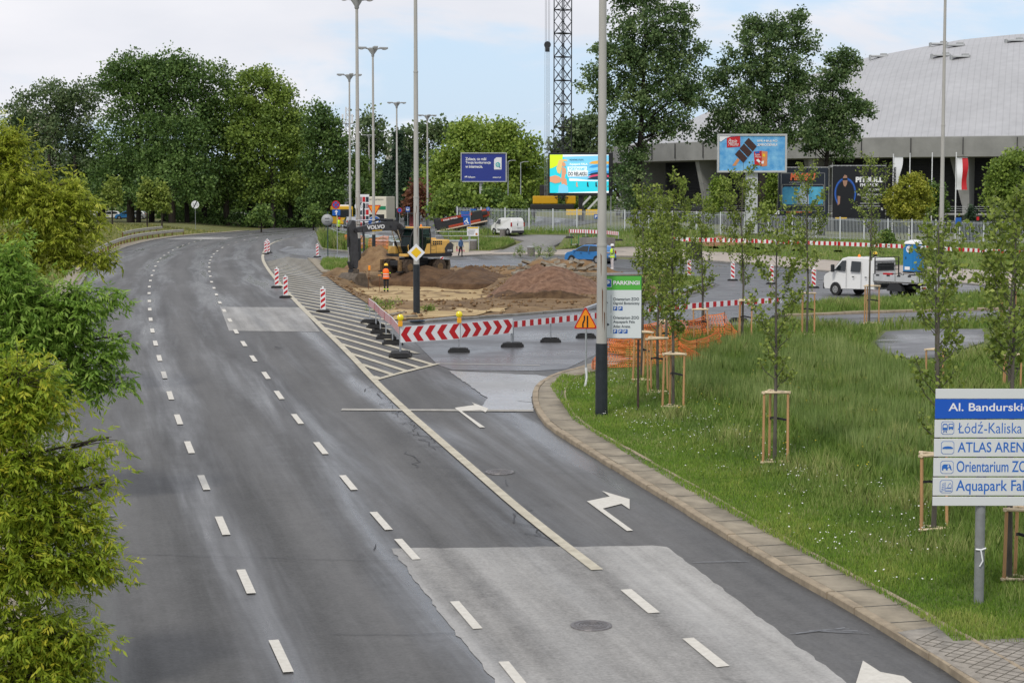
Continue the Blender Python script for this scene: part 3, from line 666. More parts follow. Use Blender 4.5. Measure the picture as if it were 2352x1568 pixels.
M_glass = mat('dark_glass', (.015, .02, .022), .08, spec=.6); M_glassg = mat('green_glass', (.02, .05, .048), .06, spec=.7)
M_rust = mat('rust', (.13, .055, .025), .9, noise=.4, nscale=6)
def sc(Y): return Y / F                     # metres per frame unit at depth Y
# ---- tall lamp posts
def lamp_post(px, py, label, H=17.0, r=.145, black=2.5, joints=(), stains=(), head=True, Y=None, dz=0., arms=4, a0=.3, ytop=None):
    p = G(px, py, dz) if Y is None else gz(at(px, 445, Y).x, Y)
    if ytop is not None: H = at(px, ytop, p.y).z - p.z - .15
    o = empty('street_lamp', p, label, 'street lamp', 'tall concrete street lamps along the avenue')
    mb = MB(); rt = r * .62
    def rr(z): return r + (rt - r) * z / H
    zs = [black] + sorted(j for j in joints if j > black) + [H]
    for i, (z0, z1) in enumerate(zip(zs, zs[1:])):
        k = 1 - .07 * i
        mb.cyl((0, 0, z0), (0, 0, z1), rr(z0) * k, M_conc, rr(z1) * k, 14, caps=True)
        if i < len(zs) - 2: mb.cyl((0, 0, z1 - .05), (0, 0, z1 + .02), rr(z1) * k + .012, M_conc, rr(z1) * k + .012, 14)
    mb.build('shaft', o)
    if black > 0:
        b2 = MB(); b2.cyl((0, 0, -.3), (0, 0, black), r * 1.12, M_polebl, r * 1.06, 16); b2.build('painted_base', o)
    if stains:
        s_ = MB()
        for z, l, ang in stains:
            q = rr(z) + .002; s_.face([(q * math.sin(ang - .12), -q * math.cos(ang - .12), z), (q * math.sin(ang + .1), -q * math.cos(ang + .1), z - l * .1), (q * math.sin(ang + .05), -q * math.cos(ang + .05), z - l), (q * math.sin(ang - .05), -q * math.cos(ang - .05), z - l * .8)], M_rust)
        s_.build('rust_stain', o)
    if head:
        h = MB(); h.lathe([(rt, H - .5), (rt * 1.4, H - .45), (rt * 1.4, H - .3), (.42, H + .12), (.42, H + .17), (.05, H + .2)], M_grey, 14); h.build('hub', o)
        for k in range(arms):
            t = a0 + 2 * math.pi * k / arms; u = Vector((math.cos(t), math.sin(t), 0)); l = MB()
            l.M = Matrix.Translation((0, 0, H + .15)) @ Matrix.Rotation(t, 4, 'Z')
            l.cyl((.3, 0, -.02), (.55, 0, .02), .06, M_grey, n=8)
            l.bbox((.86, 0, .05), (.68, .30, .15), M_grey, .05); l.ball((.92, 0, -.02), .14, M_white, 10, (1.5, .9, .6))
            l.build('luminaire', o)
    return o
lamp_post(957, 727, 'concrete lamp post with dark base carrying the yellow diamond sign', r=.145, black=2.45, joints=(5.6, 11.4), stains=((4.9, .8, -.3), (4.2, .5, .4), (5.2, .4, .1)))
lamp_post(1383, 962, 'nearest concrete lamp post with black base beside the green parking sign', r=.165, black=2.25, joints=(5.15, 13.6), stains=((3.9, 1.2, .1), (4.9, .7, -.2), (3.2, .6, .5)), Y=57.4)
lamp_post(823, 624, 'lamp post with its head cut by the top of the frame, behind the digger arm', ytop=0, r=.19, black=2.4, joints=(5.8, 11.6), stains=((5.4, 1.2, -.4), (4.6, .7, -.2), (3.9, .9, -.35)))
lamp_post(858, 613, 'lamp post with four-armed head standing behind the yellow triangle sign', ytop=112, Y=154, r=.13, black=2.4, joints=(8.7,), stains=((7.9, .5, .3), (7.2, .6, -.2)))
lamp_post(804, 579, 'left lamp post of the group with four-armed head above the dark trees', ytop=173, Y=188, r=.13, black=2.3, joints=(5.6,))
lamp_post(912, 547, 'mid distance lamp post left of the yellow diamond post', ytop=237, Y=247, r=.16, black=2.3, joints=(7,))
lamp_post(982, 533, 'small distant lamp post in front of the yellow green willow', ytop=266, Y=250, r=.14, black=2.2)
lamp_post(2160, 672, 'slim lamp post in front of the arena roof on the right', H=17.2, r=.14, black=3.4, joints=(6.0, 9.5))
lamp_post(848, 512, 'farthest thin lamp post between two taller ones', ytop=311, r=.16, Y=345, black=2)
def slim_lamp(px, ptop, pbot, Y, label, dirx=1):
    b = at(px, pbot, Y); tp = at(px, ptop, Y); H = tp.z - T(b.x, Y); o = empty('slim_street_lamp', gz(b.x, Y), label, 'street lamp', 'slim park lamps by the fence')
    m = MB(); m.cyl((0, 0, 0), (0, 0, H), .07, M_steel, .045, 8); m.build('post', o)
    m = MB(); m.cyl((0, 0, H - .05), (.35 * dirx, 0, H + .05), .035, M_steel, n=6); m.bbox((.6 * dirx, 0, H + .07), (.6, .22, .07), M_grey, .02); m.build('luminaire', o)
slim_lamp(1167, 370, 490, 226, 'slim grey lamp close to the blue billboard edge'); slim_lamp(1196, 373, 490, 224, 'slim grey lamp between the blue billboard and the screen')
slim_lamp(1403, 420, 500, 232, 'slim grey lamp just right of the video screen'); slim_lamp(1626, 424, 510, 232, 'slim grey lamp left of the ice lolly billboard post', -1)
# ---- priority sign on the lamp post
p = at(956, 580, 87.2)
o = empty('priority_sign', p, 'yellow and white diamond priority sign fixed on the lamp post', 'road sign')
m = MB(); d = .395 * 1.0
m.prism([(0, -d), (d, 0), (0, d), (-d, 0)], .0, .02, M_grey); m.build('backing', o)
m = MB(); m.poly([(0, -d), (d, 0), (0, d), (-d, 0)], -.004, M_white); k = d * .60; m.poly([(0, -k), (k, 0), (0, k), (-k, 0)], -.010, M_yel)
m.build('sign_face', o)
# ---- generic round/triangular signs on posts
def post_sign(name, px, pbase, label, cat='road sign', Y=None, r=.03, z1=3.0, mtp=None, group='road signs on posts', dz=0.):
    p = G(px, pbase, dz) if Y is None else gz(at(px, 445, Y).x, Y)
    o = empty(name, p, label, cat, group)
    m = MB(); m.cyl((0, .04, -.2), (0, .04, z1), r, mtp or M_steel, n=8); m.build('post', o); return o
def num(body, cx, cz, h, y, mt, o, w_=None, bold=.0):
    w_ = w_ or h * .6 * len(body); text(body, cx - w_ / 2, cz - h / 2, w_, h, y, mt, o, 'lettering', bold)
def end30(o, z, r):
    m = MB(); m.disc(0, z, r, 0, M_white); m.build('sign_face', o); m = MB(); c, s_ = math.cos(R(63)), math.sin(R(63)); k = r * .12
    m.poly([(-c * r - s_ * k, z - s_ * r + c * k), (-c * r + s_ * k, z - s_ * r - c * k), (c * r + s_ * k, z + s_ * r - c * k), (c * r - s_ * k, z + s_ * r + c * k)], -.02, M_black); m.build('slash', o)
    num('3', -r * .48, z, r * .75, -.012, M_grey, o, r * .42, .01); num('0', r * .5, z, r * .75, -.012, M_grey, o, r * .42, .01)
Y_ = 290.; o = post_sign('speed_sign', 448, 519, 'white round end of thirty sign before the dark trees', Y=Y_, z1=3.4)
p = at(447, 470, Y_); end30(o, p.z - o.location.z, 9.0 * sc(Y_))
Y_ = 178.; o = post_sign('speed_sign', 835, 560, 'tilted end of thirty sign by the leftmost lamp posts', Y=Y_, z1=at(835, 466, Y_).z, mtp=M_polebl, r=.08)
end30(o, at(822, 474, Y_).z - o.location.z, 10.5 * sc(Y_))
for c in o.children:
    if c.name.split('.')[0] != 'post': c.location.x = -10 * sc(Y_)
# no stopping + one way
Y_ = 176.; o = post_sign('traffic_sign', 774, 545, 'red and blue no stopping disc above a blue one way arrow', Y=Y_, z1=at(772, 462, Y_).z)
def sx_(px, py): q = at(px, py, Y_); return q.x - o.location.x, q.z - o.location.z
c = sx_(771.5, 470.5); r = 9.6 * sc(Y_); m = MB(); m.disc(*c, r, 0, M_red); m.disc(*c, r * .74, -.012, M_blue)
for a in (45, 135):
    u = Vector((math.cos(R(a)), math.sin(R(a)))); v = Vector((-u.y, u.x)) * r * .1; C_ = Vector(c)
    m.poly([tuple(C_ - u * r * .75 - v), tuple(C_ - u * r * .75 + v), tuple(C_ + u * r * .75 + v), tuple(C_ + u * r * .75 - v)][::-1], -.024 - .004 * a / 45, M_red)
m.build('no_stopping_disc', o)
a, b = sx_(763.5, 495), sx_(781.5, 481); m = MB(); m.rect(a[0], b[0], a[1], b[1], 0, M_blue); cx = (a[0] + b[0]) / 2; h = b[1] - a[1]; z0 = a[1]
m.poly([(cx - .05, z0 + h * .12), (cx + .05, z0 + h * .12), (cx + .05, z0 + h * .55), (cx + .17, z0 + h * .55), (cx, z0 + h * .9), (cx - .17, z0 + h * .55), (cx - .05, z0 + h * .55)], -.012, M_white); m.build('one_way_plate', o)
# back of round sign
Y_ = 172.; o = post_sign('traffic_sign', 752, 585, 'grey back of a round sign on a dark green post', Y=Y_, z1=at(752, 486, Y_).z, mtp=mat('post_green', (.02, .05, .05), .5), r=.045)
c = sx_(751.5, 505); r = 13.2 * sc(Y_); m = MB(); m.M = Matrix.Translation((c[0], 0, c[1])) @ Matrix.Rotation(R(90), 4, 'X'); m.lathe([(.001, .0), (r, .0), (r, .03), (.001, .03)], M_grey, 28); m.build('sign_plate', o)
m = MB()
for dz_ in (-.13, .13): m.box((c[0], -.05, c[1] + dz_), (.4, .03, .04), M_black)
m.build('bracket', o)
# yellow triangle + blue turn arrow
Y_ = 165.; o = post_sign('traffic_sign', 860, 580, 'yellow give way triangle over a blue turn right disc', Y=Y_, z1=at(859, 470, Y_).z)
A = [sx_(844, 471), sx_(875, 471), sx_(859.5, 499)]; m = MB(); m.poly(A[::-1], -.0, M_red); C_ = Vector(((A[0][0] + A[1][0] + A[2][0]) / 3, (A[0][1] + A[1][1] + A[2][1]) / 3))
m.poly([tuple(C_ + (Vector(q) - C_) * .78) for q in A[::-1]], -.012, M_org); m.build('give_way_plate', o)
c = sx_(860, 511); r = 15. * sc(Y_); m = MB(); m.disc(*c, r, 0, M_white); m.disc(*c, r * .94, -.012, M_blue)
m.poly([(c[0] + r * a, c[1] + r * b) for a, b in ((-.42, -.75), (-.12, -.75), (-.12, -.1), (.05, .08), (.3, .08), (.3, -.12), (.75, .25), (.3, .62), (.3, .4), (-.05, .4), (-.42, .05))], -.024, M_white); m.build('arrow_disc', o)
# roadworks narrowing triangle on the near kerb
Y_ = 63.8; o = post_sign('warning_sign', 1347, 893, 'yellow triangle road narrows sign with red edge near the orange netting', cat='warning sign', Y=Y_, z1=at(1345, 715, Y_).z - T(2.5, 63.8), r=.032)
A = [sx_(1317, 755), sx_(1373, 755), sx_(1345, 703)]; C_ = Vector(((A[0][0] + A[1][0] + A[2][0]) / 3, (A[0][1] + A[1][1] + A[2][1]) / 3))
def rtri(k):
    out = []
    for i in range(3):
        q = C_ + (Vector(A[i]) - C_) * k; e1 = (Vector(A[i - 1]) - Vector(A[i])).normalized() * .07 * k; e2 = (Vector(A[(i + 1) % 3]) - Vector(A[i])).normalized() * .07 * k
        out += [tuple(q + e1), tuple(q + e1 * .35 + e2 * .35), tuple(q + e2)]
    return out
m = MB(); m.prism(rtri(1.0), .0, .015, M_red); m.poly(rtri(.84), -.006, M_org)
s_ = sc(Y_)
def L(pts, y=-.012): m.poly([(C_.x + a * s_, C_.y + b * s_) for a, b in pts], y, M_black)
L([(2.5, -14), (6, -14), (6, 13), (2.5, 13)]); L([(-8, -14), (-4.5, -14), (-4.5, -6), (-1.2, 3), (-1.2, 13), (-4.2, 13), (-4.2, 4), (-8, -5)])
m.build('sign_face', o); m = MB(); m.tube([(0, 0, .75), (.03, -.01, .45), (-.02, -.02, .2), (.04, 0, 0)], [.05, .03, .045, .02], M_white, 6); m.build('plastic_tape', o)
# ---- parking sign
Y_ = 57.9; o = post_sign('parking_sign', 1468, 955, 'tall white and green parking direction board on a rusty post', cat='direction sign', Y=Y_, z1=at(1468, 780, Y_).z - T(4.2, 57.9), r=.035, mtp=mat('rusty_post', (.055, .035, .028), .8, noise=.4, nscale=8))
M_pk = mat('parking_green', (.09, .42, .055), .45); M_lite = mat('board_white', (.66, .70, .71), .5); M_ink = mat('dark_ink', (.014, .03, .05), .5)
a, b = sx_(1379, 777.5), sx_(1474.5, 632.5); m = MB(); m.prism([(a[0], a[1]), (b[0], a[1]), (b[0], b[1]), (a[0], b[1])], 0, .05, M_ink); m.build('board', o)
k = sc(Y_); m = MB(); X0 = a[0] + 1.2 * k; X1 = b[0] - 1.2 * k; Z0 = a[1] + 1.2 * k; Z1 = b[1] - 1.4 * k; zg = sx_(1400, 666)[1]
m.rect(X0, X1, Z0, zg, -.006, M_lite); m.rect(X0, X1, zg, Z1, -.006, M_pk)
def box_(px0, py1, px1, py0, y, mt): q, w_ = sx_(px0, py1), sx_(px1, py0); m.rect(q[0], w_[0], q[1], w_[1], y, mt)
box_(1386, 659.5, 1404.5, 641, -.010, M_white); box_(1387, 658.5, 1403.5, 642, -.013, M_blue)
for x0, y0 in ((1408.5, 703.5), (1420.5, 703.5), (1408.5, 756), (1420.5, 756), (1432, 756)): box_(x0, y0 + 9.5, x0 + 9.5, y0, -.010, M_blue)
box_(1403, 718, 1403.8, 677, -.010, M_ink); box_(1403, 765, 1403.8, 723.5, -.010, M_ink)
q = sx_(1393, 704); m.poly([(q[0] - .9 * k, q[1]), (q[0] + .9 * k, q[1]), (q[0] + .9 * k, q[1] + 8 * k), (q[0] + 3.6 * k, q[1] + 8 * k), (q[0], q[1] + 13 * k), (q[0] - 3.6 * k, q[1] + 8 * k), (q[0] - .9 * k, q[1] + 8 * k)], -.010, M_ink)
q = sx_(1387, 745); m.poly([(q[0], q[1] - .9 * k), (q[0] + 8 * k, q[1] - .9 * k), (q[0] + 8 * k, q[1] - 3.6 * k), (q[0] + 13 * k, q[1]), (q[0] + 8 * k, q[1] + 3.6 * k), (q[0] + 8 * k, q[1] + .9 * k), (q[0], q[1] + .9 * k)], -.010, M_ink)
m.build('sign_face', o)
def tx(body, px0, pyb, px1, pyt, mt, bold=0., y=-.016, par=None): q, w_ = sx_(px0, pyb), sx_(px1, pyt); return text(body, q[0], q[1], w_[0] - q[0], w_[1] - q[1], y, mt, par or o, 'lettering', bold)
tx('P', 1390.5, 656.5, 1400.5, 644, M_white, .05, -.018); tx('PARKINGI', 1408.5, 654, 1469, 644.8, M_white, .035)
for x0, y0 in ((1408.5, 703.5), (1420.5, 703.5), (1408.5, 756), (1420.5, 756), (1432, 756)): tx('P', x0 + 2, y0 + 7.6, x0 + 6.6, y0 + 1.5, M_white, .03)
tx('Orientarium ZOO', 1408.5, 690, 1467.5, 683.2, M_ink, .008); tx('Ogród Botaniczny', 1408.5, 701, 1469, 693, M_ink, .008)
tx('Orientarium ZOO', 1408.5, 732.5, 1467.5, 725.7, M_ink, .008); tx('Aquapark Fala', 1408.5, 743.5, 1458, 735.6, M_ink, .008); tx('Atlas Arena', 1408.5, 752.3, 1447.5, 746, M_ink, .008)
# ---- street name board at the right edge
Y_ = 34.4; p = gz(at(2258, 1000, Y_).x, Y_, .12); o = empty('direction_board', p, 'blue and white street direction board with icons on a grey post', 'direction sign')
m = MB(); m.cyl((0, .1, -.3), (0, .1, sx_(2258, 905)[1]), .088, mat('post_grey', (.20, .21, .21), .5, noise=.15, nscale=5), n=14); m.build('post', o)
m = MB(); m.tube([(-.09, .02, 1.0), (0, .0, .99), (.09, .02, 1.02)], .018, M_white, 5); m.tube([(0, .0, .98), (.03, -.02, .8), (-.02, -.01, .7)], .015, M_white, 5); m.build('tied_tape', o)
M_bl = mat('street_blue', (.006, .085, .46), .5); M_brd = mat('street_board', (.60, .62, .62), .5); M_btx = mat('street_ink', (.02, .13, .46), .5)
rows = [(893, 915, 0), (916, 962, 1), (964, 1008, 0), (1010.5, 1055, 0), (1057, 1100, 0), (1102.5, 1138, 0), (1139.5, 1160, 0)]
rows = [(892.5, 915, 0), (916, 961, 1), (963.5, 1004, 0), (1007, 1048, 0), (1051, 1093, 0), (1096, 1137, 0), (1140, 1160.5, 0)]
shear = 14.0 / 205                                                   # the board hangs a little out of square
BM = Matrix(((1, 0, 0, 0), (0, 1, 0, 0), (0, 0, 1, 0), (0, 0, 0, 1)))
xl_, xr_ = 2146, 2372
for i, (y0, y1, bl) in enumerate(rows):
    q, w_ = sx_(2149.5 - (y1 - 892) * .030, y1), sx_(xr_ + 10, y0); m = MB(); m.bbox(((q[0] + w_[0]) / 2, .0, (q[1] + w_[1]) / 2), (w_[0] - q[0], .03, w_[1] - q[1]), M_bl if bl else M_brd, .008); m.build('name_plate', o)
tx('Al. Bandurskiego', 2178, 949, 2395, 925, M_white, .012)
for body, x0, yb, x1_, yt in (('Łódź-Kaliska', 2199.5, 994.5, 2347, 967.5), ('ATLAS ARENA', 2199, 1038, 2372, 1014.5), ('Orientarium ZOO', 2196.5, 1083.5, 2378, 1057.5), ('Aquapark Fala', 2195, 1134.5, 2366, 1101.5)): tx(body, x0, yb, x1_, yt, M_btx, .012 if 'ź' not in body else .0)
def icon_frame(x0, y0):
    q = sx_(x0, y0 + 30); k = sc(Y_); m = MB()
    rr = [(4, 0), (26, 0), (30, 4), (30, 26), (26, 30), (4, 30), (0, 26), (0, 4)]; P = [(q[0] + a * k, q[1] + b * k) for a, b in rr]; P2 = [(q[0] + (15 + (a - 15) * .93) * k, q[1] + (15 + (b - 15) * .93) * k) for a, b in rr]
    m.poly(P, -.018, M_btx); m.poly(P2, -.020, M_brd); return m, q, k
def ip(m, q, k, pts, mt=None, y=-.023): m.poly([(q[0] + a * k, q[1] + b * k) for a, b in pts], y, mt or M_btx)
m, q, k = icon_frame(2161, 967)
ip(m, q, k, [(3, 10), (15, 10), (15, 22), (13, 25), (5, 25), (3, 22)]); ip(m, q, k, [(5, 16), (13, 16), (13, 22), (5, 22)], M_brd, -.026); ip(m, q, k, [(4, 4), (6, 4), (8, 9), (6, 9)]); ip(m, q, k, [(12, 4), (14, 4), (12, 9), (10, 9)]); ip(m, q, k, [(5, 6), (13, 6), (13, 7.4), (5, 7.4)])
ip(m, q, k, [(17, 13), (28, 13), (28, 25), (17, 25)]); ip(m, q, k, [(18.5, 18), (26.5, 18), (26.5, 23), (18.5, 23)], M_brd, -.026); ip(m, q, k, [(18, 11), (20.5, 11), (20.5, 13), (18, 13)]); ip(m, q, k, [(24.5, 11), (27, 11), (27, 13), (24.5, 13)]); m.build('station_icon', o)
m, q, k = icon_frame(2161, 1012); ip(m, q, k, [(3, 12), (27, 12), (27, 15), (22, 17.5), (15, 18.5), (8, 17.5), (3, 15)]); m.build('arena_icon', o)
m, q, k = icon_frame(2159.5, 1057); ip(m, q, k, [(3, 8), (6.5, 8), (7, 12), (12, 12), (12.5, 8), (16, 8), (17, 13), (21, 14), (23, 9), (26, 8), (27, 10), (25, 11), (24, 17), (21, 22), (14, 22), (7, 22), (3.5, 18)]); ip(m, q, k, [(16, 14), (20, 17), (19, 21), (16, 20)], M_brd, -.026); m.build('elephant_icon', o)
m, q, k = icon_frame(2158, 1101); 
for j in range(5): ip(m, q, k, [(3 + j * .6, 4 + j * 4), (9, 5.5 + j * 4), (9, 7 + j * 4), (3 + j * .6, 5.5 + j * 4)])
ip(m, q, k, [(11, 4), (12.5, 4), (12.5, 25), (11, 25)]); ip(m, q, k, [(13, 10), (27, 10), (27, 11.5), (13, 11.5)]); ip(m, q, k, [(17, 12), (21, 22), (25, 23), (27, 17), (27, 12)]); ip(m, q, k, [(18.5, 12.8), (21.8, 20.5), (24.5, 21.5), (25.8, 17), (25.8, 12.8)], M_brd, -.026); ip(m, q, k, [(13, 4), (27, 4), (27, 6), (13, 6)]); m.build('aquapark_icon', o)
# ---- red and white barriers
def foot(mb, x, y=0., z=0., ang=0.):
    c, s_ = math.cos(ang), math.sin(ang); k = mb.M; mb.M = k @ Matrix.Translation((x, y, z)) @ Matrix.Rotation(ang, 4, 'Z')
    mb.prism([(-.42, 0), (.42, 0), (.42, .06), (.26, .17), (-.26, .17), (-.42, .06)], -.22, .22, M_rub)
    for q in (-.3, .3): mb.bbox((q, 0, .12), (.10, .30, .07), M_rub, .012)
    mb.M = k
def barrier(p0, p1, label, h0=1.0, bh=.25, nst=10, style='beam', group='red and white barriers round the building site', feet=(1, 1), foot_ang=None, name='road_barrier', lights=(), ov=.06, fz=(0, 0)):
    p0 = Vector(p0); p1 = Vector(p1); d = p1 - p0; L_ = Vector((d.x, d.y)).length; ang = math.atan2(d.y, d.x)
    o = empty(name, p0, label, 'barrier', group, ang); sl = d.z / L_
    def zz(x): return sl * x
    m = MB(); x0, x1_ = -ov, L_ + ov
    m.face([(x0, -.02, zz(x0) + h0 - bh), (x1_, -.02, zz(x1_) + h0 - bh), (x1_, -.02, zz(x1_) + h0), (x0, -.02, zz(x0) + h0)], M_white); m.face([(x0, .0, zz(x0) + h0 - bh), (x0, .0, zz(x0) + h0), (x1_, .0, zz(x1_) + h0), (x1_, .0, zz(x1_) + h0 - bh)], M_grey)
    m.face([(x0, -.02, zz(x0) + h0), (x1_, -.02, zz(x1_) + h0), (x1_, 0, zz(x1_) + h0), (x0, 0, zz(x0) + h0)], M_white); m.face([(x0, 0, zz(x0) + h0 - bh), (x1_, 0, zz(x1_) + h0 - bh), (x1_, -.02, zz(x1_) + h0 - bh), (x0, -.02, zz(x0) + h0 - bh)], M_grey)
    w_ = (x1_ - x0) / nst
    def q(a, b): return (x0 + a * w_, -.026, zz(x0 + a * w_) + h0 - bh * (1 - b))
    for i in range(nst):
        if style == 'beam': m.face([q(i + .1, .02), q(i + .55, .02), q(i + .55, .98), q(i + .1, .98)], M_red)
        elif style == 'left': m.face([q(i + .45, .04), q(i + .95, .04), q(i + .55, .5), q(i + .95, .96), q(i + .45, .96), q(i + .05, .5)], M_red)
        elif style == 'right': m.face([q(i + .05, .04), q(i + .55, .04), q(i + .95, .5), q(i + .55, .96), q(i + .05, .96), q(i + .45, .5)], M_red)
    m.build('board', o)
    for k, x in enumerate((0.0, L_)):
        if not feet[k]: continue
        m = MB(); m.box((x, .03, zz(x) + h0 / 2), (.045, .045, h0), M_steel); m.build('leg', o)
        m = MB(); foot(m, x, .03, zz(x) + fz[k], (foot_ang - ang) if foot_ang is not None else R(90)); m.build('base_plate', o)
    return o
def GV(px, py): p = G(px, py); return p + Vector((0, 0, .012))
side = [(848, 742), (862, 753), (872, 765), (885, 778), (900, 791), (919, 816)]
names_ = ['farthest barrier of the row beside the hatched area', 'second farthest barrier of the row beside the hatching', 'middle barrier of the row beside the hatched area', 'second nearest barrier of the row beside the hatching', 'nearest barrier of the row, ending at the chevron board']
for i, (a, b) in enumerate(zip(side, side[1:])):
    barrier(GV(*a), GV(*b), names_[i], h0=1.1, bh=.34, nst=8, foot_ang=0.1)
cA, cB, cC = GV(920, 818), GV(1055, 809), GV(1176, 797)
barrier(cA, cB, 'chevron board pointing left with yellow warning lamps', h0=1.12, bh=.62, nst=5, style='left', name='chevron_barrier', foot_ang=0., group='chevron boards', ov=.02)
barrier(cB + Vector((.06, 0, 0)), cC, 'chevron board pointing right beside the striped barriers', h0=1.12, bh=.58, nst=5, style='right', name='chevron_barrier', foot_ang=0., group='chevron boards', feet=(0, 1), ov=.02)
m = MB(); foot(m, 0, 0, 0); o = m.build('base_plate', loc=cA + Vector((.0, -.25, .11))); tag(o, 'spare black base plate in front of the left chevron post', 'base plate')
o.location = cA + Vector((.02, -.55, 0))
row = [(1180, 796), (1266, 786), (1347, 776), (1432, 766)]
lb = ['striped barrier next to the right chevron board', 'striped barrier left of the yellow triangle sign', 'striped barrier passing behind the parking sign']
for i, (a, b) in enumerate(zip(row, row[1:])): barrier(GV(*a), GV(*b), lb[i], nst=5, foot_ang=0.)
row = [(1490, 757), (1604, 747), (1698, 739), (1792, 733)]
lb = ['striped barrier behind the three leftmost young trees', 'striped barrier behind the upright orange net corner', 'striped barrier at the end of the row nearest the flatbed']
for i, (a, b) in enumerate(zip(row, row[1:])): barrier(GV(*a), GV(*b), lb[i], nst=6, foot_ang=0.)
far = [(1308, 548), (1345, 549), (1390, 551), (1420, 554)]
for i, (a, b) in enumerate(zip(far, far[1:])): barrier(at(a[0], a[1] - 1, 186) , at(b[0], b[1] - 1, 184), ['distant striped barrier beside the parked scooters', 'distant striped barrier above the stacked kerb slabs', 'distant striped barrier crossing behind the nearest lamp post'][i], h0=.85, bh=.34, nst=7, foot_ang=0, group='striped barriers along the fence')
fp = [(1545, 570), (1640, 571.5), (1735, 574), (1830, 577.5), (1925, 580), (2020, 584), (2115, 588), (2210, 594), (2300, 598), (2400, 602)]
wh = ['behind the tight group of young trees', 'left of the ice lolly billboard post', 'below the blue concert poster', 'below the gap of the two posters', 'below the black concert poster', 'right of the young tree by the flatbed', 'behind the blue toilet', 'right of the blue toilet', 'below the red and white flag', 'at the right frame edge']
for i, (a, b) in enumerate(zip(fp, fp[1:])):
    barrier(at(a[0], a[1] - 1, 178), at(b[0], b[1] - 1, 178), 'long striped barrier on the grass bank ' + wh[i], h0=.95, bh=.36, nst=8, foot_ang=0, group='striped barriers along the fence')
# ---- yellow warning lamps standing on the chevron posts
def warn_lamp(px, py, p, label):
    o = empty('warning_lamp', (p.x, p.y - .02, p.z + 1.12), label, 'warning lamp', 'yellow flashing lamps on the chevron boards')
    m = MB(); m.bbox((0, 0, .10), (.17, .12, .20), M_lampo, .02); m.build('battery_case', o)
    m = MB(); m.M = Matrix.Translation((0, 0, .33)) @ Matrix.Rotation(R(90), 4, 'X'); m.lathe([(.001, -.07), (.10, -.055), (.13, -.02), (.13, .02), (.10, .055), (.001, .07)], M_lampy, 20); m.build('lens', o)
warn_lamp(0, 0, cA, 'round yellow warning lamp on the left end of the chevron boards'); warn_lamp(0, 0, cB, 'round yellow warning lamp where the two chevron boards meet')
# ---- striped guide beacons
def make_beacon():
    o = empty('guide_beacon', (0, 0, 0), 'x', 'beacon', 'red and white striped guide beacons')
    m = MB(); m.prism([(-.36, 0), (.36, 0), (.36, .06), (.26, .12), (-.26, .12), (-.36, .06)], -.18, .18, M_rub); m.build('rubber_base', o)
    m = MB(); m.bbox((0, 0, .67), (.28, .07, 1.1), M_white, .02); m.bbox((0, 0, 1.26), (.10, .06, .12), M_white, .02)
    for yy in (-.042,):
        for k in range(-1, 5):
            z = .16 + k * .30; P = [(-.115, z), (.115, z + .17), (.115, z + .17 + .155), (-.115, z + .155)]
            lo, hi = .17, 1.18; P2 = []
            for i in range(4):
                a, b = P[i], P[(i + 1) % 4]; P2.append(a)
            P2 = [(x, min(hi, max(lo, z_))) for x, z_ in P2]
            if max(q[1] for q in P2) - min(q[1] for q in P2) > .05: m.poly(P2, yy, M_red)
    m.build('board', o); return o
_b = make_beacon()
BE = [(610, 584, 'guide beacon at the front of the far cluster of three', 1), (617, 581.5, 'middle guide beacon of the far cluster of three', 1), (614, 578, 'hindmost guide beacon of the far cluster of three', 1), (729, 591, 'lone guide beacon at the tip of the grass median', 1), (636, 661, 'guide beacon behind its taller looking neighbour on the hatching', 1), (656, 684, 'guide beacon standing on the solid line of the hatching', 1), (742, 717, 'guide beacon in the middle of the hatching, nearest of all', 1),
      (1015, 602, 'guide beacon half hidden behind the digger rear', 1), (1583, 637, 'guide beacon behind the dense young tree left of the rest', -1), (1683, 645, 'fully visible guide beacon on the road between young trees', -1), (1772, 653, 'guide beacon behind a young tree trunk left of the flatbed', -1), (1869, 662, 'guide beacon just in front of the white flatbed truck', -1)]
for i, (x, y, l, s_) in enumerate(BE):
    c = _b if i == 0 else copy_tree(_b); p = GV(x, y); c.location = p; c['label'] = l; c.rotation_euler = (0, 0, random.uniform(-.12, .12) - at(x, y, 10).x / 10); c.scale = (.93, .93, .93)
    if s_ < 0:
        for k in c.children:
            if k.name.startswith('board'): k.scale = (-1, 1, 1)
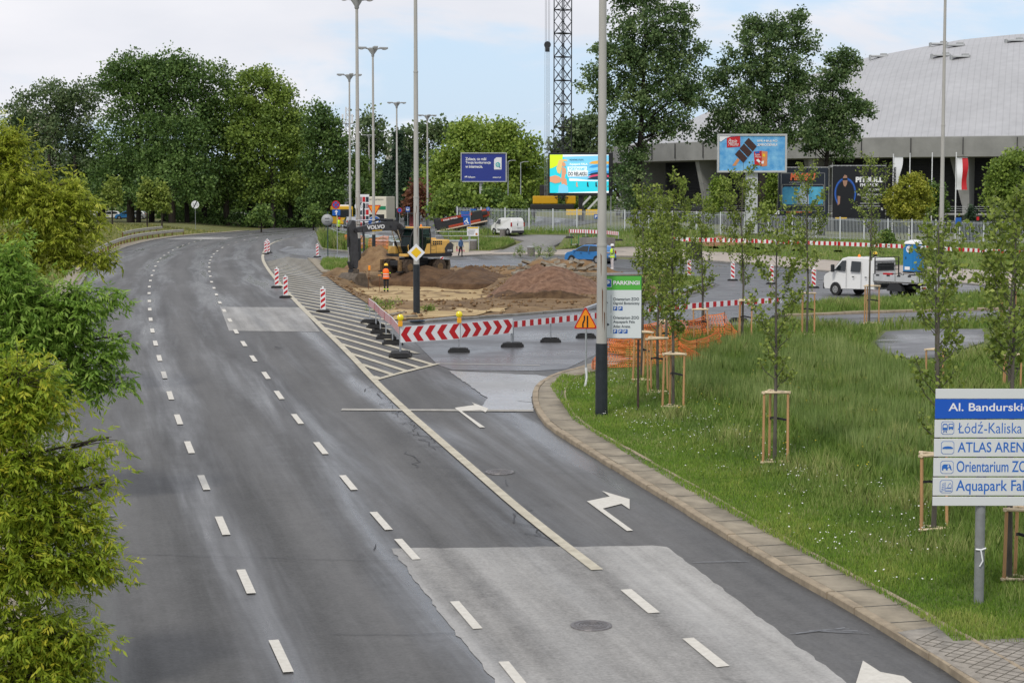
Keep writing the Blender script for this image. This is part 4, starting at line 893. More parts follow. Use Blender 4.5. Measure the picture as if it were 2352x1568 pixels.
# ---- stake frames round the young trees
def stake_frame(x0, x1_, ytop, ybot, label, rot=.2, low=True, third=None):
    p = G((x0 + x1_) / 2, ybot - 3, .12); Y = p.y; k = sc(Y); W_ = (x1_ - x0) * k; H = (ybot - ytop) * k - .02
    o = empty('tree_stake_frame', p, label, 'tree stakes', 'wooden stake frames round the young trees', rot)
    o.rotation_euler = (random.uniform(-.025, .025), random.uniform(-.03, .03), rot)
    r = W_ / 2 / math.cos(R(30)) * .98; P = [Vector((r * math.cos(t), r * math.sin(t), 0)) for t in (R(-30), R(90), R(210))] if third is None else [Vector((-W_ / 2, 0, 0)), Vector((W_ / 2, 0.05, 0)), Vector((third * W_ / 2, -W_ * .55, 0))]
    for q in P: m = MB(); m.cyl(q + Vector((0, 0, -.2)), q * .96 + Vector((0, 0, H - .04)), .034, M_wood, .032, 8); m.build('stake', o)
    for i in range(3):
        a, b = P[i], P[(i + 1) % 3]; u = (b - a).normalized() * .06
        if i == 2 and not low: continue
        m = MB(); m.cyl(a * .97 - u + Vector((0, 0, H)), b * .97 + u + Vector((0, 0, H)), .036, M_wood2, n=8); m.build('top_rail', o)
        if low: m = MB(); m.cyl(a - u + Vector((0, 0, .10)), b + u + Vector((0, 0, .10)), .03, M_wood2, n=8); m.build('bottom_rail', o)
    hz_ = H * .62
    for q in P[:2 if third is None else 3]:
        m = MB(); d = -q; e = d.cross(Vector((0, 0, 1))).normalized() * .0; z_ = Vector((0, 0, .028))
        a = q * 1.06 + Vector((0, 0, hz_)); b = Vector((0, 0, hz_ + .06)); s2 = (b - a).cross(Vector((0, 0, 1))).normalized() * .012
        m.add([a - z_ - s2, b - z_ - s2, b + z_ - s2, a + z_ - s2, a - z_ + s2, b - z_ + s2, b + z_ + s2, a + z_ + s2], [(0, 1, 2, 3), (7, 6, 5, 4), (3, 2, 6, 7), (4, 5, 1, 0)], M_strap); m.build('strap', o)
    return o
SF = [(1454, 1496, 763, 881, 'stake frame half hidden behind the parking sign post', -.15), (1481, 1531, 777, 909, 'stake frame between the parking sign and the netting', .3), (1518, 1568, 812, 943, 'stake frame nearest the front end of the orange netting', .1), (1509, 1541, 739, 822, 'stake frame behind the front run of orange netting', .5), (1596, 1631, 711, 793, 'stake frame inside the upright part of the orange netting', -.4), (1690, 1723, 691, 797, 'stake frame just right of the orange netting', .35), (1746, 1806, 899, 1071, 'lone stake frame in the middle of the meadow', .15), (1835, 1868, 675, 777, 'stake frame on the far meadow edge left of the flatbed', .4), (1980, 2016, 658, 750, 'stake frame in front of the flatbed truck', .2), (2102, 2170, 1041, 1226, 'stake frame left of the blue direction board', .3), (2302, 2372, 1165, 1342, 'stake frame behind the post of the direction board', -.1), (2296, 2340, 814, 905, 'stake frame above the direction board at the right edge', .2), (2128, 2168, 803, 885, 'stake frame behind the tree left of the direction board', -.3), (2292, 2330, 645, 740, 'stake frame hidden in the tree at the right edge', .2)]
for x0, x1_, a, b, l, rt in SF: stake_frame(x0, x1_, a, b, l, rt)
# ---- orange plastic netting
M_net = mat('orange_net', (.78, .22, .06), .6, noise=.1, nscale=3)
def net(pts, label, mt=M_net, cell=.085, dia=True):
    """pts: ground place and height of the top edge; woven strands"""
    P = []; 
    for x, y, h in pts: P.append((G(x, y, .1), h * 1.2))
    o = empty('safety_netting', P[0][0], label, 'safety netting', 'orange plastic netting'); m = MB(); base = P[0][0]
    cols = []
    for (a, ha), (b, hb) in zip(P, P[1:]):
        n = max(2, int((b - a).length / cell))
        for i in range(n):
            t = i / n; q = a.lerp(b, t); sag = .10 * math.sin(math.pi * t) * min(1, (b - a).length / 2); h = ha + (hb - ha) * t - sag
            bulge = .14 * math.sin(i * .35 + q.x) ; cols.append((q - base, h, bulge))
    rows_ = 13; cols.append((P[-1][0] - base, P[-1][1], 0))
    d = (P[-1][0] - P[0][0]); nrm = Vector((-d.y, d.x, 0)).normalized()
    def pt(i, j): q, h, bl = cols[i]; u = j / rows_; return q + Vector((0, 0, h * u)) + nrm * (bl * math.sin(u * 3.1) + .05 * math.sin(j * 2.1 + i * .2))
    wv = .012
    for j in range(rows_ + 1):
        vs = []; hh = .013 + (.01 if j in (0, rows_) else 0)
        for i in range(len(cols)): q = pt(i, j); vs += [q - Vector((0, 0, hh)), q + Vector((0, 0, hh))]
        m.add(vs, [(2 * i, 2 * i + 2, 2 * i + 3, 2 * i + 1) for i in range(len(cols) - 1)], mt)
    for i in range(len(cols)):
        vs = []
        e = ((cols[min(i + 1, len(cols) - 1)][0] - cols[max(0, i - 1)][0]).normalized()) * wv
        for j in range(rows_ + 1): q = pt(i, j); vs += [q - e, q + e]
        m.add(vs, [(2 * j, 2 * j + 1, 2 * j + 3, 2 * j + 2) for j in range(rows_)], mt)
    m.build('woven_net', o)
    for (q, h) in P: mm = MB(); mm.cyl(q - base + Vector((0, 0, -.2)), q - base + Vector((0, 0, h + .08)), .014, M_rust, n=6); mm.build('net_stake', o)
    return o
net([(1362, 850, .25), (1394, 848, .92), (1446, 846, .86), (1520, 842, .78), (1558, 838, .82), (1600, 828, .62), (1652, 812, .85)], 'front run of orange netting behind the parking sign')
net([(1400, 806, .55), (1470, 800, .75), (1540, 797, .95), (1580, 793, .80), (1620, 790, .95), (1664, 790, 1.02)], 'rear run of orange netting along the road edge')
net([(1664, 790, 1.0), (1680, 797, .75), (1694, 802, .55)], 'short end piece of orange netting at the right corner')
net([(1558, 838, .72), (1600, 842, .42), (1646, 836, .12)], 'collapsed flap of orange netting lying in the grass')
net([(790, 569, 1.0), (810, 571, 1.35), (838, 575, 1.1)], 'distant orange netting left of the digger arm'); net([(848, 574, .9), (880, 577, 1.2), (893, 578, 1.2)], 'distant orange netting right of the digger arm')
# ---- guard rails
M_gr = mat('guard_rail', (.42, .40, .34), .6, noise=.2, nscale=2)
def guard_rail(line, h, label, posts=4.0):
    P = [G(x, y) for x, y in line]; P = [Vector(q) for q in smooth_line([tuple(q) for q in P], 1)]; o = empty('guard_rail', P[0], label, 'guard rail', 'steel guard rails on the bend'); b = P[0]; m = MB()
    prof_ = [(-.20, 0), (-.13, .08), (-.05, .08), (0, .03), (.05, .08), (.13, .08), (.20, 0)]; vs = []
    P = [Vector((x, y, 0)) for x, y in dense([tuple(q.xy) for q in P], 1.0, closed=False)]
    for i, q in enumerate(P):
        d = (P[min(i + 1, len(P) - 1)] - P[max(i - 1, 0)]); nr = Vector((d.y, -d.x, 0)).normalized(); q = Vector((q.x, q.y, T(q.x, q.y)))
        for z, w_ in prof_: vs.append(q - b + nr * w_ + Vector((0, 0, h + z)))
    n = len(prof_); m.add(vs, [(i * n + k, (i + 1) * n + k, (i + 1) * n + k + 1, i * n + k + 1) for i in range(len(P) - 1) for k in range(n - 1)], M_gr, True); m.build('rail', o)
    for i in range(0, len(P), int(posts)): q = P[i]; m = MB(); m.box((q.x - b.x, q.y - b.y, T(q.x, q.y) - b.z + h / 2), (.10, .14, h + .2), M_rust); m.build('post', o)
guard_rail([(203, 604), (240, 580), (284, 561), (333, 550), (387, 543.5), (421, 541)], .66, 'long cream guard rail along the outer bend'); guard_rail([(282, 551), (320, 542), (372, 536)], .8, 'short dark guard rail behind the long one')
# ---- loose things on the site
def beam(p, q, w_, h, mt, name, label, cat, group=None, b=.02):
    p, q = Vector(p), Vector(q); d = q - p; m = MB(); L_ = d.length; rot = d.to_track_quat('X', 'Z').to_matrix(); m.bbox((0, 0, 0), (L_, w_, h), mt, b, rot); o = m.build(name, loc=(p + q) / 2); return tag(o, label, cat, group)
M_slabc = mat('old_concrete', (.23, .20, .155), .9, noise=.35, nscale=3, bump=.02, detail=8)
random.seed(21); SL = [(1175, 615, 0), (1195, 608, 1), (1212, 603, 2), (1232, 599, 1), (1218, 618, 2), (1238, 612, 0), (1252, 606, 1), (1266, 600, 2), (1280, 604, 0), (1246, 622, 1), (1262, 616, 2), (1274, 612, 0), (1290, 611, 1), (1304, 606, 2), (1318, 604, 0), (1332, 608, 1), (1284, 622, 2), (1300, 619, 0), (1318, 618, 1), (1336, 617, 2), (1352, 613, 0), (1366, 618, 1), (1310, 628, 2), (1340, 629, 0), (1365, 630, 1), (1200, 622, 1), (1186, 627, 0)]
pos_words = ['leftmost low', 'left upper', 'left topmost', 'dark topmost', 'left middle', 'leaning left', 'upright left', 'peak', 'peak flat', 'steep front', 'blocky middle', 'tilted middle', 'level middle', 'upper middle', 'upper right', 'ridge', 'low front', 'short front', 'slanting front', 'right middle', 'right upper', 'right slanting', 'long flat front', 'long flat right', 'rightmost flat', 'small left', 'lowest left']
for i, (x, y, k) in enumerate(SL):
    Y = 134 - (y - 600) * .25; q = at(x, y, Y); l = random.uniform(.5, 1.05); m = MB(); rot = Matrix.Rotation(random.uniform(0, 3.1), 3, 'Z') @ Matrix.Rotation(random.uniform(-.5, .5), 3, 'Y') @ Matrix.Rotation(random.uniform(-.5, .5), 3, 'X')
    if i in (22, 23, 24): rot = Matrix.Rotation(.05, 3, 'Z'); l = 1.25
    m.bbox((0, 0, 0), (l, random.uniform(.28, .45), random.uniform(.16, .26)), M_slabc, .03, rot); o = m.build('kerb_slab', loc=q); tag(o, pos_words[i] + ' broken kerb slab on the soil pile', 'kerb slab', 'broken concrete kerb slabs in a pile')
for k, (x0, y0, x1_, y1, l) in enumerate(((910, 722, 952, 716, 'grey kerb stone lying left of the dark post base'), (897, 725, 912, 722, 'small kerb stone left of the longer one'), (928, 729, 955, 727, 'flat kerb stone in front of the dark post base'))):
    beam(G(x0, y0, .1), G(x1_, y1, .1), .3, .16, M_slabc, 'kerb_stone', l, 'kerb stone', 'loose kerb stones by the lamp post')
o = beam(G(938, 737, .12), G(972, 736, .12), .55, .06, M_ink, 'fallen_sign', 'dark sign board lying face up by the kerb', 'fallen sign'); beam(G(972, 736, .1), G(1052, 728, .1), .08, .08, M_steel, 'steel_tube', 'long steel tube lying along the kerb', 'steel tube')
for k, (a, b, l) in enumerate((((1346, 709, .3), (1420, 682, .5), 'steel rail slanting up behind the parking sign'), ((1368, 706, .25), (1440, 686, .3), 'lower steel rail beside the slanting one'), ((1500, 684, .2), (1640, 641, .25), 'long steel rail lying on the grass tip'), ((1380, 630, .5), (1500, 627, .5), 'steel rail behind the worker in white trousers'), ((1555, 672, .15), (1630, 648, .3), 'steel rail stacked at the grass tip end'))):
    beam(G(*a), G(*b), .16, .14, M_steel, 'steel_rail', l, 'steel rail', 'steel guard rail pieces on the site')
def peg(px, py, h, label):
    o = empty('marker_peg', G(px, py, -.4), label, 'marker peg', 'marker pegs with orange flags'); m = MB(); m.cyl((0, 0, -.1), (.06, 0, h), .02, M_rust, n=6); m.build('stick', o); m = MB(); m.bbox((.07, 0, h), (.14, .05, .3), M_org, .02); m.build('orange_flag', o)
peg(846, 662, 1.3, 'orange flagged peg between the bucket and the worker')
def tape(pts, label):
    m = MB(); P = [G(x, y, z) for x, y, z in pts]; b = P[0]
    for i, (p, q) in enumerate(zip(P, P[1:])):
        n = max(1, int((q - p).length / .25))
        for k in range(n): m.box((p.lerp(q, (k + .5) / n)) - b, ((q - p).length / n, .01, .06), M_red if k % 2 else M_white, (q - p).to_track_quat('X', 'Z').to_matrix())
    o = m.build('warning_tape', loc=b); tag(o, label, 'warning tape', 'red and white warning tape on the soil')
tape([(975, 703, -.1), (1000, 711, -.1), (1022, 716, -.05), (1040, 718, 0)], 'longer warning tape lying right of the lamp post'); tape([(990, 704, -.1), (1003, 708, -.1), (998, 714, -.1)], 'short loop of warning tape on the soil'); tape([(878, 708, .0), (885, 714, -.1), (897, 713, .1), (902, 706, 0)], 'warning tape left of the lamp post')
o = empty('traffic_bollard', G(1103, 601), 'thin white bollard on the road behind the soil heap', 'bollard'); o.location = G(878 + 225 - 225 + 26, 594); m = MB(); m.cyl((0, 0, 0), (0, 0, 1.25), .06, M_white, .05, 10); m.lathe([(.05, 1.25), (.04, 1.33), (.005, 1.36)], M_white, 10); m.build('tube', o); m = MB(); m.cyl((0, 0, 1.0), (0, 0, 1.1), .063, M_grey, n=10); m.build('reflector_band', o)
def bin_(px, py, label, h=1.0, r=.32, Y=None, group='concrete litter bins'):
    p = G(px, py) if Y is None else gz(at(px, py, Y).x, Y); o = empty('litter_bin', p, label, 'litter bin', group); M_b = mat('bin_concrete', (.17, .155, .14), .9, noise=.2, nscale=8)
    m = MB(); m.cyl((0, 0, -.1), (0, 0, h * .86), r * .92, M_b, r, 12); m.build('body', o); m = MB(); m.lathe([(r, h * .86), (r * 1.02, h * .9), (r * .9, h), (.12, h)], M_grey, 12); m.build('lid', o)
bin_(1085, 576, 'large concrete bin under the notice board', 1.1, .48); bin_(1155, 545, 'concrete bin at the rear corner of the white van', .85, .33, Y=199); bin_(1220, 588, 'dark bin standing behind the soil pile', .9, .35)
# ================================================================== vehicles, machines, people
M_carw = mat('car_white', (.72, .72, .70), .3, coat=.5); M_plast = mat('dark_plastic', (.025, .026, .028), .6); M_tyre = mat('tyre', (.02, .02, .02), .85, noise=.3, nscale=15)
M_rim = mat('steel_rim', (.35, .35, .34), .45, metal=.5); M_tail = mat('tail_lamp', (.35, .01, .012), .25, coat=.5); M_head = mat('head_lamp', (.6, .62, .63), .15); M_ambr = mat('amber_lamp', (.8, .22, .01), .3)
M_plate = mat('number_plate', (.62, .63, .62), .5); M_carb = mat('car_blue', (.035, .20, .50), .28, metal=.2, coat=.6); M_silv = mat('car_silver', (.38, .39, .40), .3, metal=.5, coat=.4)
def vehicle(name, loc, rz, label, cat, prof_, W, belt, inset, paint, wheels, wr, side_win=(), rear_win=None, front_win=None, lights=(), group=None, plate=None, extra=None, taper=.04, lower=None, wside=(1, -1), sill=None, arch=True, bevel=.07):
    o = empty(name, loc, label, cat, group, rz); H = max(z for x, z in prof_); x0 = min(x for x, z in prof_); x1_ = max(x for x, z in prof_)
    cx, cz = (x0 + x1_) / 2, (min(z for x, z in prof_) + H) / 2
    def hw(x, z):
        e = abs(x - cx) / ((x1_ - x0) / 2); return W / 2 - inset * max(0., (z - belt) / (H - belt)) - taper * e ** 4 - .03 * max(0, (belt * .55 - z) / belt)
    m = MB(); n = len(prof_); vs = []
    def lay(k, dy, sg): return [(cx + (x - cx) * k, sg * (hw(x, z) - dy), cz + (z - cz) * k) for x, z in prof_]
    vs = lay(.955, 0, 1) + lay(.99, bevel * .4, 1) + lay(1., bevel, 1) + lay(1., bevel, -1) + lay(.99, bevel * .4, -1) + lay(.955, 0, -1)
    fs = [tuple(range(n))[::-1], tuple(range(5 * n, 6 * n))]
    for j in range(5):
        for i in range(n): fs.append((j * n + i, j * n + (i + 1) % n, (j + 1) * n + (i + 1) % n, (j + 1) * n + i))
    ar = sum(prof_[i][0] * prof_[(i + 1) % n][1] - prof_[(i + 1) % n][0] * prof_[i][1] for i in range(n))
    if ar < 0: fs = [f[::-1] for f in fs]
    m.add(vs, fs, paint); m.build('body', o)
    if sill:
        m = MB()
        for sg in (1, -1): P = [(x, sg * (hw(x, z) + .012), z) for x, z in sill]; m.face(P if sg < 0 else P[::-1], M_plast)
        m.build('sill_trim', o)
    for w_ in side_win:
        for sg in wside:
            m = MB(); P = [(x, sg * (hw(x, z) + .010), z) for x, z in w_]; m.face(P if sg < 0 else P[::-1], M_glass); m.build('side_window', o)
    for nm, q in (('rear_window', rear_win), ('windscreen', front_win)):
        if q:
            (xa, za), (xb, zb) = q; d = Vector((xb - xa, 0, zb - za)); nr = Vector((d.z, 0, -d.x)).normalized() * .015
            if (nr.x > 0) != (nm == 'windscreen'): nr = -nr
            a = hw(xa, za) - .12; b = hw(xb, zb) - .12; m = MB(); m.face([(xa + nr.x, -a, za + nr.z), (xa + nr.x, a, za + nr.z), (xb + nr.x, b, zb + nr.z), (xb + nr.x, -b, zb + nr.z)], M_glass); m.build(nm, o)
    for wx, rr in [(w_, wr) for w_ in wheels]:
        for sg in (1, -1):
            if arch:
                m = MB(); yy = sg * (hw(wx, rr) + .008); P = [(wx + rr * 1.2 * math.cos(t), yy, rr + rr * 1.2 * math.sin(t)) for t in np.linspace(-.35, math.pi + .35, 16)]; m.face(P[::-1] if sg > 0 else P, M_plast); m.build('wheel_arch', o)
            yo = sg * (hw(wx, rr) - .20); y1 = sg * (hw(wx, rr) + .035)
            m = MB(); m.cyl((wx, yo, rr), (wx, y1, rr), rr, M_tyre, n=20); t_ = m.build('wheel', o)
            m = MB(); m.cyl((wx, y1 - sg * .02, rr), (wx, y1 + sg * .012, rr), rr * .62, M_rim, rr * .55, 14)
            for k in range(5): t = 2 * math.pi * k / 5; m.cyl((wx + rr * .33 * math.cos(t), y1, rr + rr * .33 * math.sin(t)), (wx + rr * .33 * math.cos(t), y1 + sg * .015, rr + rr * .33 * math.sin(t)), rr * .09, M_plast, n=6)
            m.build('rim', t_)
    for nm, mt, c, d in lights: m = MB(); m.bbox(c, d, mt, .02); m.build(nm, o)
    if plate: m = MB(); m.box(plate, (.03, .52, .12), M_plate); p_ = m.build('number_plate', o)
    if extra: extra(o, hw)
    return o
# blue hatchback behind the soil pile
P_h = [(-1.98, .30), (-2.02, .62), (-2.0, .92), (-1.86, 1.0), (-1.62, 1.36), (-1.35, 1.48), (-.5, 1.53), (.15, 1.50), (.62, 1.30), (1.12, 1.02), (1.75, .90), (1.98, .74), (2.05, .50), (2.02, .24), (1.8, .18), (-1.8, .20)]
W_h = [[(.95, 1.02), (.55, 1.27), (.18, 1.42), (-.38, 1.44), (-.38, .98)], [(-.46, .98), (-.46, 1.44), (-1.15, 1.42), (-1.50, 1.24), (-1.52, 1.05)]]
def hatch(loc, rz, label, paint, group='parked cars', s=1., extra=None, name='hatchback'):
    def ex(o, hw):
        for sg in (1, -1):
            m = MB(); m.bbox((.98, sg * (hw(.9, 1.0) + .09), 1.02), (.12, .18, .13), paint, .03); m.build('wing_mirror', o)
            m = MB(); m.bbox((-.52, sg * (hw(-.5, .9) + .015), .86), (.16, .03, .04), M_plast, .01); m.bbox((.30, sg * (hw(.4, .9) + .015), .86), (.16, .03, .04), M_plast, .01); m.build('door_handle', o)
        m = MB(); m.bbox((-2.02, 0, .36), (.10, 1.55, .25), M_plast, .04); m.build('rear_bumper', o)
        if extra: extra(o, hw)
    return vehicle(name, loc, rz, label, 'car', P_h, 1.73, .98, .20, paint, (1.25, -1.30), .31, W_h, ((-1.82, 1.04), (-1.58, 1.34)), ((1.06, 1.05), (.66, 1.30)), [('tail_lamp', M_tail, (-1.95, .70, .92), (.16, .16, .26)), ('tail_lamp', M_tail, (-1.95, -.70, .92), (.16, .16, .26)), ('head_lamp', M_head, (1.88, .62, .74), (.25, .30, .14)), ('head_lamp', M_head, (1.88, -.62, .74), (.25, .30, .14))], group, (-2.04, 0, .62), ex, sill=[(-1.7, .22), (1.7, .22), (1.7, .36), (-1.7, .36)])
def rails(o, hw):
    for sg in (1, -1): m = MB(); m.tube([(.15, sg * .50, 1.50), (0, sg * .5, 1.58), (-1.0, sg * .5, 1.58), (-1.2, sg * .5, 1.49)], .02, M_plast, 6); m.build('roof_rail', o)
p = at(1356, 612, 158); hatch((p.x, 158, .0), R(180 - 40), 'bright blue hatchback parked behind the pile of kerb slabs', M_carb, group='cars', extra=rails)
# white van by the fence
P_v = [(-1.82, .32), (-1.86, .9), (-1.83, 1.35), (-1.72, 1.66), (-1.4, 1.72), (.0, 1.72), (.55, 1.62), (1.02, 1.22), (1.62, 1.02), (1.90, .80), (1.95, .45), (1.9, .22), (1.7, .18), (-1.7, .2)]
def van_ex(o, hw):
    for sg in (1, -1): m = MB(); m.bbox((.95, sg * (hw(.9, 1.1) + .1), 1.1), (.12, .18, .22), M_carw, .03); m.build('wing_mirror', o)
    m = MB(); m.bbox((-1.86, .0, .33), (.12, 1.5, .22), M_plast, .04); m.build('rear_bumper', o)
    m = MB(); m.box((-1.87, .06, 1.05), (.02, .05, .22), M_plast); m.build('door_handle', o)
    m = MB(); m.box((-1.868, .0, 1.1), (.01, .012, 1.0), M_plast); m.build('door_seam', o)
    for sg in (1, -1): m = MB(); m.box((-.1, sg * (hw(0, .55) + .012), .55), (1.5, .02, .09), M_plast); m.build('side_trim', o)
p = at(1166, 541, 200)
vehicle('delivery_van', (p.x, 200, T(p.x, 200) + .12), R(180 - 56), 'small white delivery van parked in front of the fence', 'van', P_v, 1.70, 1.05, .10, M_carw, (1.25, -1.25), .31, [[(.92, 1.15), (.52, 1.54), (.12, 1.56), (.12, 1.1)]], None, ((.98, 1.26), (.60, 1.58)), [('tail_lamp', M_tail, (-1.80, .76, 1.05), (.14, .12, .42)), ('tail_lamp', M_tail, (-1.80, -.76, 1.05), (.14, .12, .42)), ('head_lamp', M_head, (1.75, .6, .85), (.3, .28, .2)), ('head_lamp', M_head, (1.75, -.6, .85), (.3, .28, .2))], 'vans', (-1.87, -.15, .78), van_ex, taper=.06)
# white crew cab flatbed truck
P_d = [(-.35, .42), (-.35, 2.05), (-.28, 2.14), (1.7, 2.16), (2.05, 2.08), (2.62, 1.50), (2.80, 1.36), (3.28, 1.16), (3.40, .95), (3.42, .45), (3.3, .34), (2.9, .34)]
def duc_ex(o, hw):
    m = MB(); m.box((-1.95, 0, .62), (3.6, .75, .18), M_plast); m.build('chassis', o)
    m = MB(); m.box((-2.05, 0, .885), (3.30, 2.02, .07), mat('bed_boards', (.20, .19, .18), .8, noise=.2, nscale=4)); m.build('load_bed', o)
    M_al = mat('aluminium_board', (.55, .56, .56), .45, metal=.3, noise=.06, nscale=3)
    for sg in (1, -1):
        m = MB(); m.bbox((-2.05, sg * 1.03, 1.10), (3.30, .035, .36), M_al, .01)
        for k in range(3): m.bbox((-.45 - k * 1.55, sg * 1.055, 1.10), (.07, .03, .44), M_grey, .01)
        for k in range(4): m.bbox((-.75 - k * .75, sg * 1.055, 1.24), (.22, .02, .08), M_plast, .01)
        m.build('side_board', o)
    m = MB(); m.bbox((-3.71, 0, 1.10), (.035, 2.02, .36), M_al, .01); m.build('tail_board', o)
    m = MB()
    for y in (-.95, .95): m.box((-.45, y, 1.55), (.05, .05, 1.3), M_plast)
    for z in (1.50, 1.72, 1.95, 2.18): m.box((-.45, 0, z), (.04, 1.95, .04), M_plast)
    for k in range(18): m.box((-.45, -.9 + k * .106, 1.74), (.012, .012, .46), M_plast)
    m.build('headboard_rack', o)
    m = MB()
    for y in (-.5, .5): m.tube([(-1.2, y, .95), (-1.2, y, 1.30), (-1.9, y, 1.36), (-2.3, y * 1.2, 1.1)], .02, M_black, 6)
    m.bbox((-2.6, .3, 1.18), (.4, .3, .28), M_plast, .04); m.bbox((-2.6, -.4, 1.15), (.5, .25, .25), M_plast, .04); m.bbox((-1.0, .5, 1.30), (.6, .2, .1), M_red, .03); m.build('load', o)
    for x in (.62, 1.55):
        for sg in (1, -1): m = MB(); m.bbox((x - .45, sg * (hw(x, 1.1) + .012), 1.08), (.14, .03, .06), M_plast, .01); m.build('door_handle', o)
    for sg in (1, -1):
        m = MB(); m.cyl((2.35, sg * (hw(2.3, 1.4)), 1.42), (2.45, sg * 1.18, 1.42), .03, M_plast, n=6); m.bbox((2.45, sg * 1.2, 1.52), (.14, .20, .42), M_plast, .05); m.build('wing_mirror', o)
        m = MB(); m.box((.52, sg * (hw(.5, 1.) + .006), 1.0), (.012, .01, 1.1), M_plast); m.box((1.62, sg * (hw(1.6, 1.) + .006), 1.0), (.012, .01, 1.1), M_plast); m.build('door_seam', o)
    m = MB(); m.bbox((3.36, 0, .52), (.16, 1.85, .34), M_plast, .05); m.build('front_bumper', o)
    m = MB(); m.lathe([(.09, 2.14), (.09, 2.18), (.06, 2.27), (.01, 2.30)], M_ambr, 12, (1.45, .15, 0)); m.build('beacon_lamp', o)
    m = MB(); m.box((-.366, 0, 1.66), (.01, 1.3, .42), M_glass); m.build('rear_window', o)
    m = MB(); m.box((-3.74, 0, .64), (.05, 1.95, .2), M_carw); m.build('rear_panel', o)
    for sg in (1, -1): m = MB(); m.prism([(-1.9 + .55 * math.cos(t), .36 + .55 * math.sin(t)) for t in np.linspace(.1, 3.04, 12)], sg * .72, sg * 1.0, M_plast); m.build('mud_guard', o)
p = G(1936, 681); p2 = G(2033, 686)
a_ = R(180 - 53)
q = G(2029, 683.5); vehicle('flatbed_truck', (q.x, q.y + .9, T(q.x, q.y)), a_, 'white crew cab flatbed truck standing on the wet road', 'truck', P_d, 1.98, 1.25, .14, M_carw, (2.42, -1.62), .345, [[(2.52, 1.42), (2.02, 1.94), (1.72, 1.96), (1.72, 1.36)], [(1.32, 1.36), (1.32, 1.94), (.62, 1.92), (.62, 1.36)]], None, ((2.70, 1.50), (2.14, 2.06)), [('tail_lamp', M_tail, (-3.77, .78, .64), (.04, .3, .12)), ('tail_lamp', M_tail, (-3.77, -.78, .64), (.04, .3, .12)), ('head_lamp', M_head, (3.33, .68, .95), (.2, .35, .22)), ('head_lamp', M_head, (3.33, -.68, .95), (.2, .35, .22))], None, (-3.78, .1, .62), duc_ex, taper=.05)
# portable toilet
q = G(2093, 627); o = empty('portable_toilet', (q.x, 138, T(q.x, 138)), 'blue portable toilet with white domed roof behind the truck', 'portable toilet', None, R(38))
M_tb = mat('toilet_blue', (.012, .17, .42), .4); m = MB(); m.bbox((0, 0, .08), (1.1, 1.1, .16), M_plast, .03); m.build('skid', o)
m = MB(); m.bbox((0, 0, 1.12), (1.06, 1.06, 1.95), M_tb, .05)
for k in range(5): m.bbox((-.42 + k * .21, .54, 1.15), (.05, .03, 1.7), M_tb, .01); m.bbox((.54, -.42 + k * .21, 1.15), (.03, .05, 1.7), M_tb, .01)
m.build('cabin', o)
m = MB(); m.bbox((-.535, .0, 1.08), (.03, .72, 1.78), M_tb, .015); m.build('door', o); m = MB(); m.box((-.558, .26, 1.1), (.02, .07, .16), M_black); m.build('latch', o)
m = MB(); n_ = 8; vs = []
for j, (k, z) in enumerate(((1.12, 2.08), (1.1, 2.16), (.9, 2.28), (.45, 2.36), (.01, 2.38))):
    for i in range(16): t = 2 * math.pi * (i + .5) / 16; c, s_ = math.cos(t), math.sin(t); e = max(abs(c), abs(s_)); vs.append((.53 * k * c / e, .53 * k * s_ / e, z))
m.add(vs, [(j * 16 + i, j * 16 + (i + 1) % 16, (j + 1) * 16 + (i + 1) % 16, (j + 1) * 16 + i) for j in range(4) for i in range(16)], M_carw); m.build('roof', o)
m = MB(); m.M = Matrix.Translation((-.556, 0, 1.72)) @ Matrix.Rotation(R(-90), 4, 'Z'); m.disc(0, 0, .24, -.004, M_white, 24); m.build('round_logo', o)
lt = text('nr', -.15, -.09, .3, .17, -.012, M_black, o, 'logo_letters'); lt.matrix_local = Matrix.Translation((-.556, 0, 1.72)) @ Matrix.Rotation(R(-90), 4, 'Z')
m = MB(); m.box((-.556, .12, .38), (.01, .46, .22), M_white); m.build('sticker', o)
m = MB(); m.box((.1, -.536, 1.85), (.55, .01, .22), M_white); m.build('side_sticker', o)
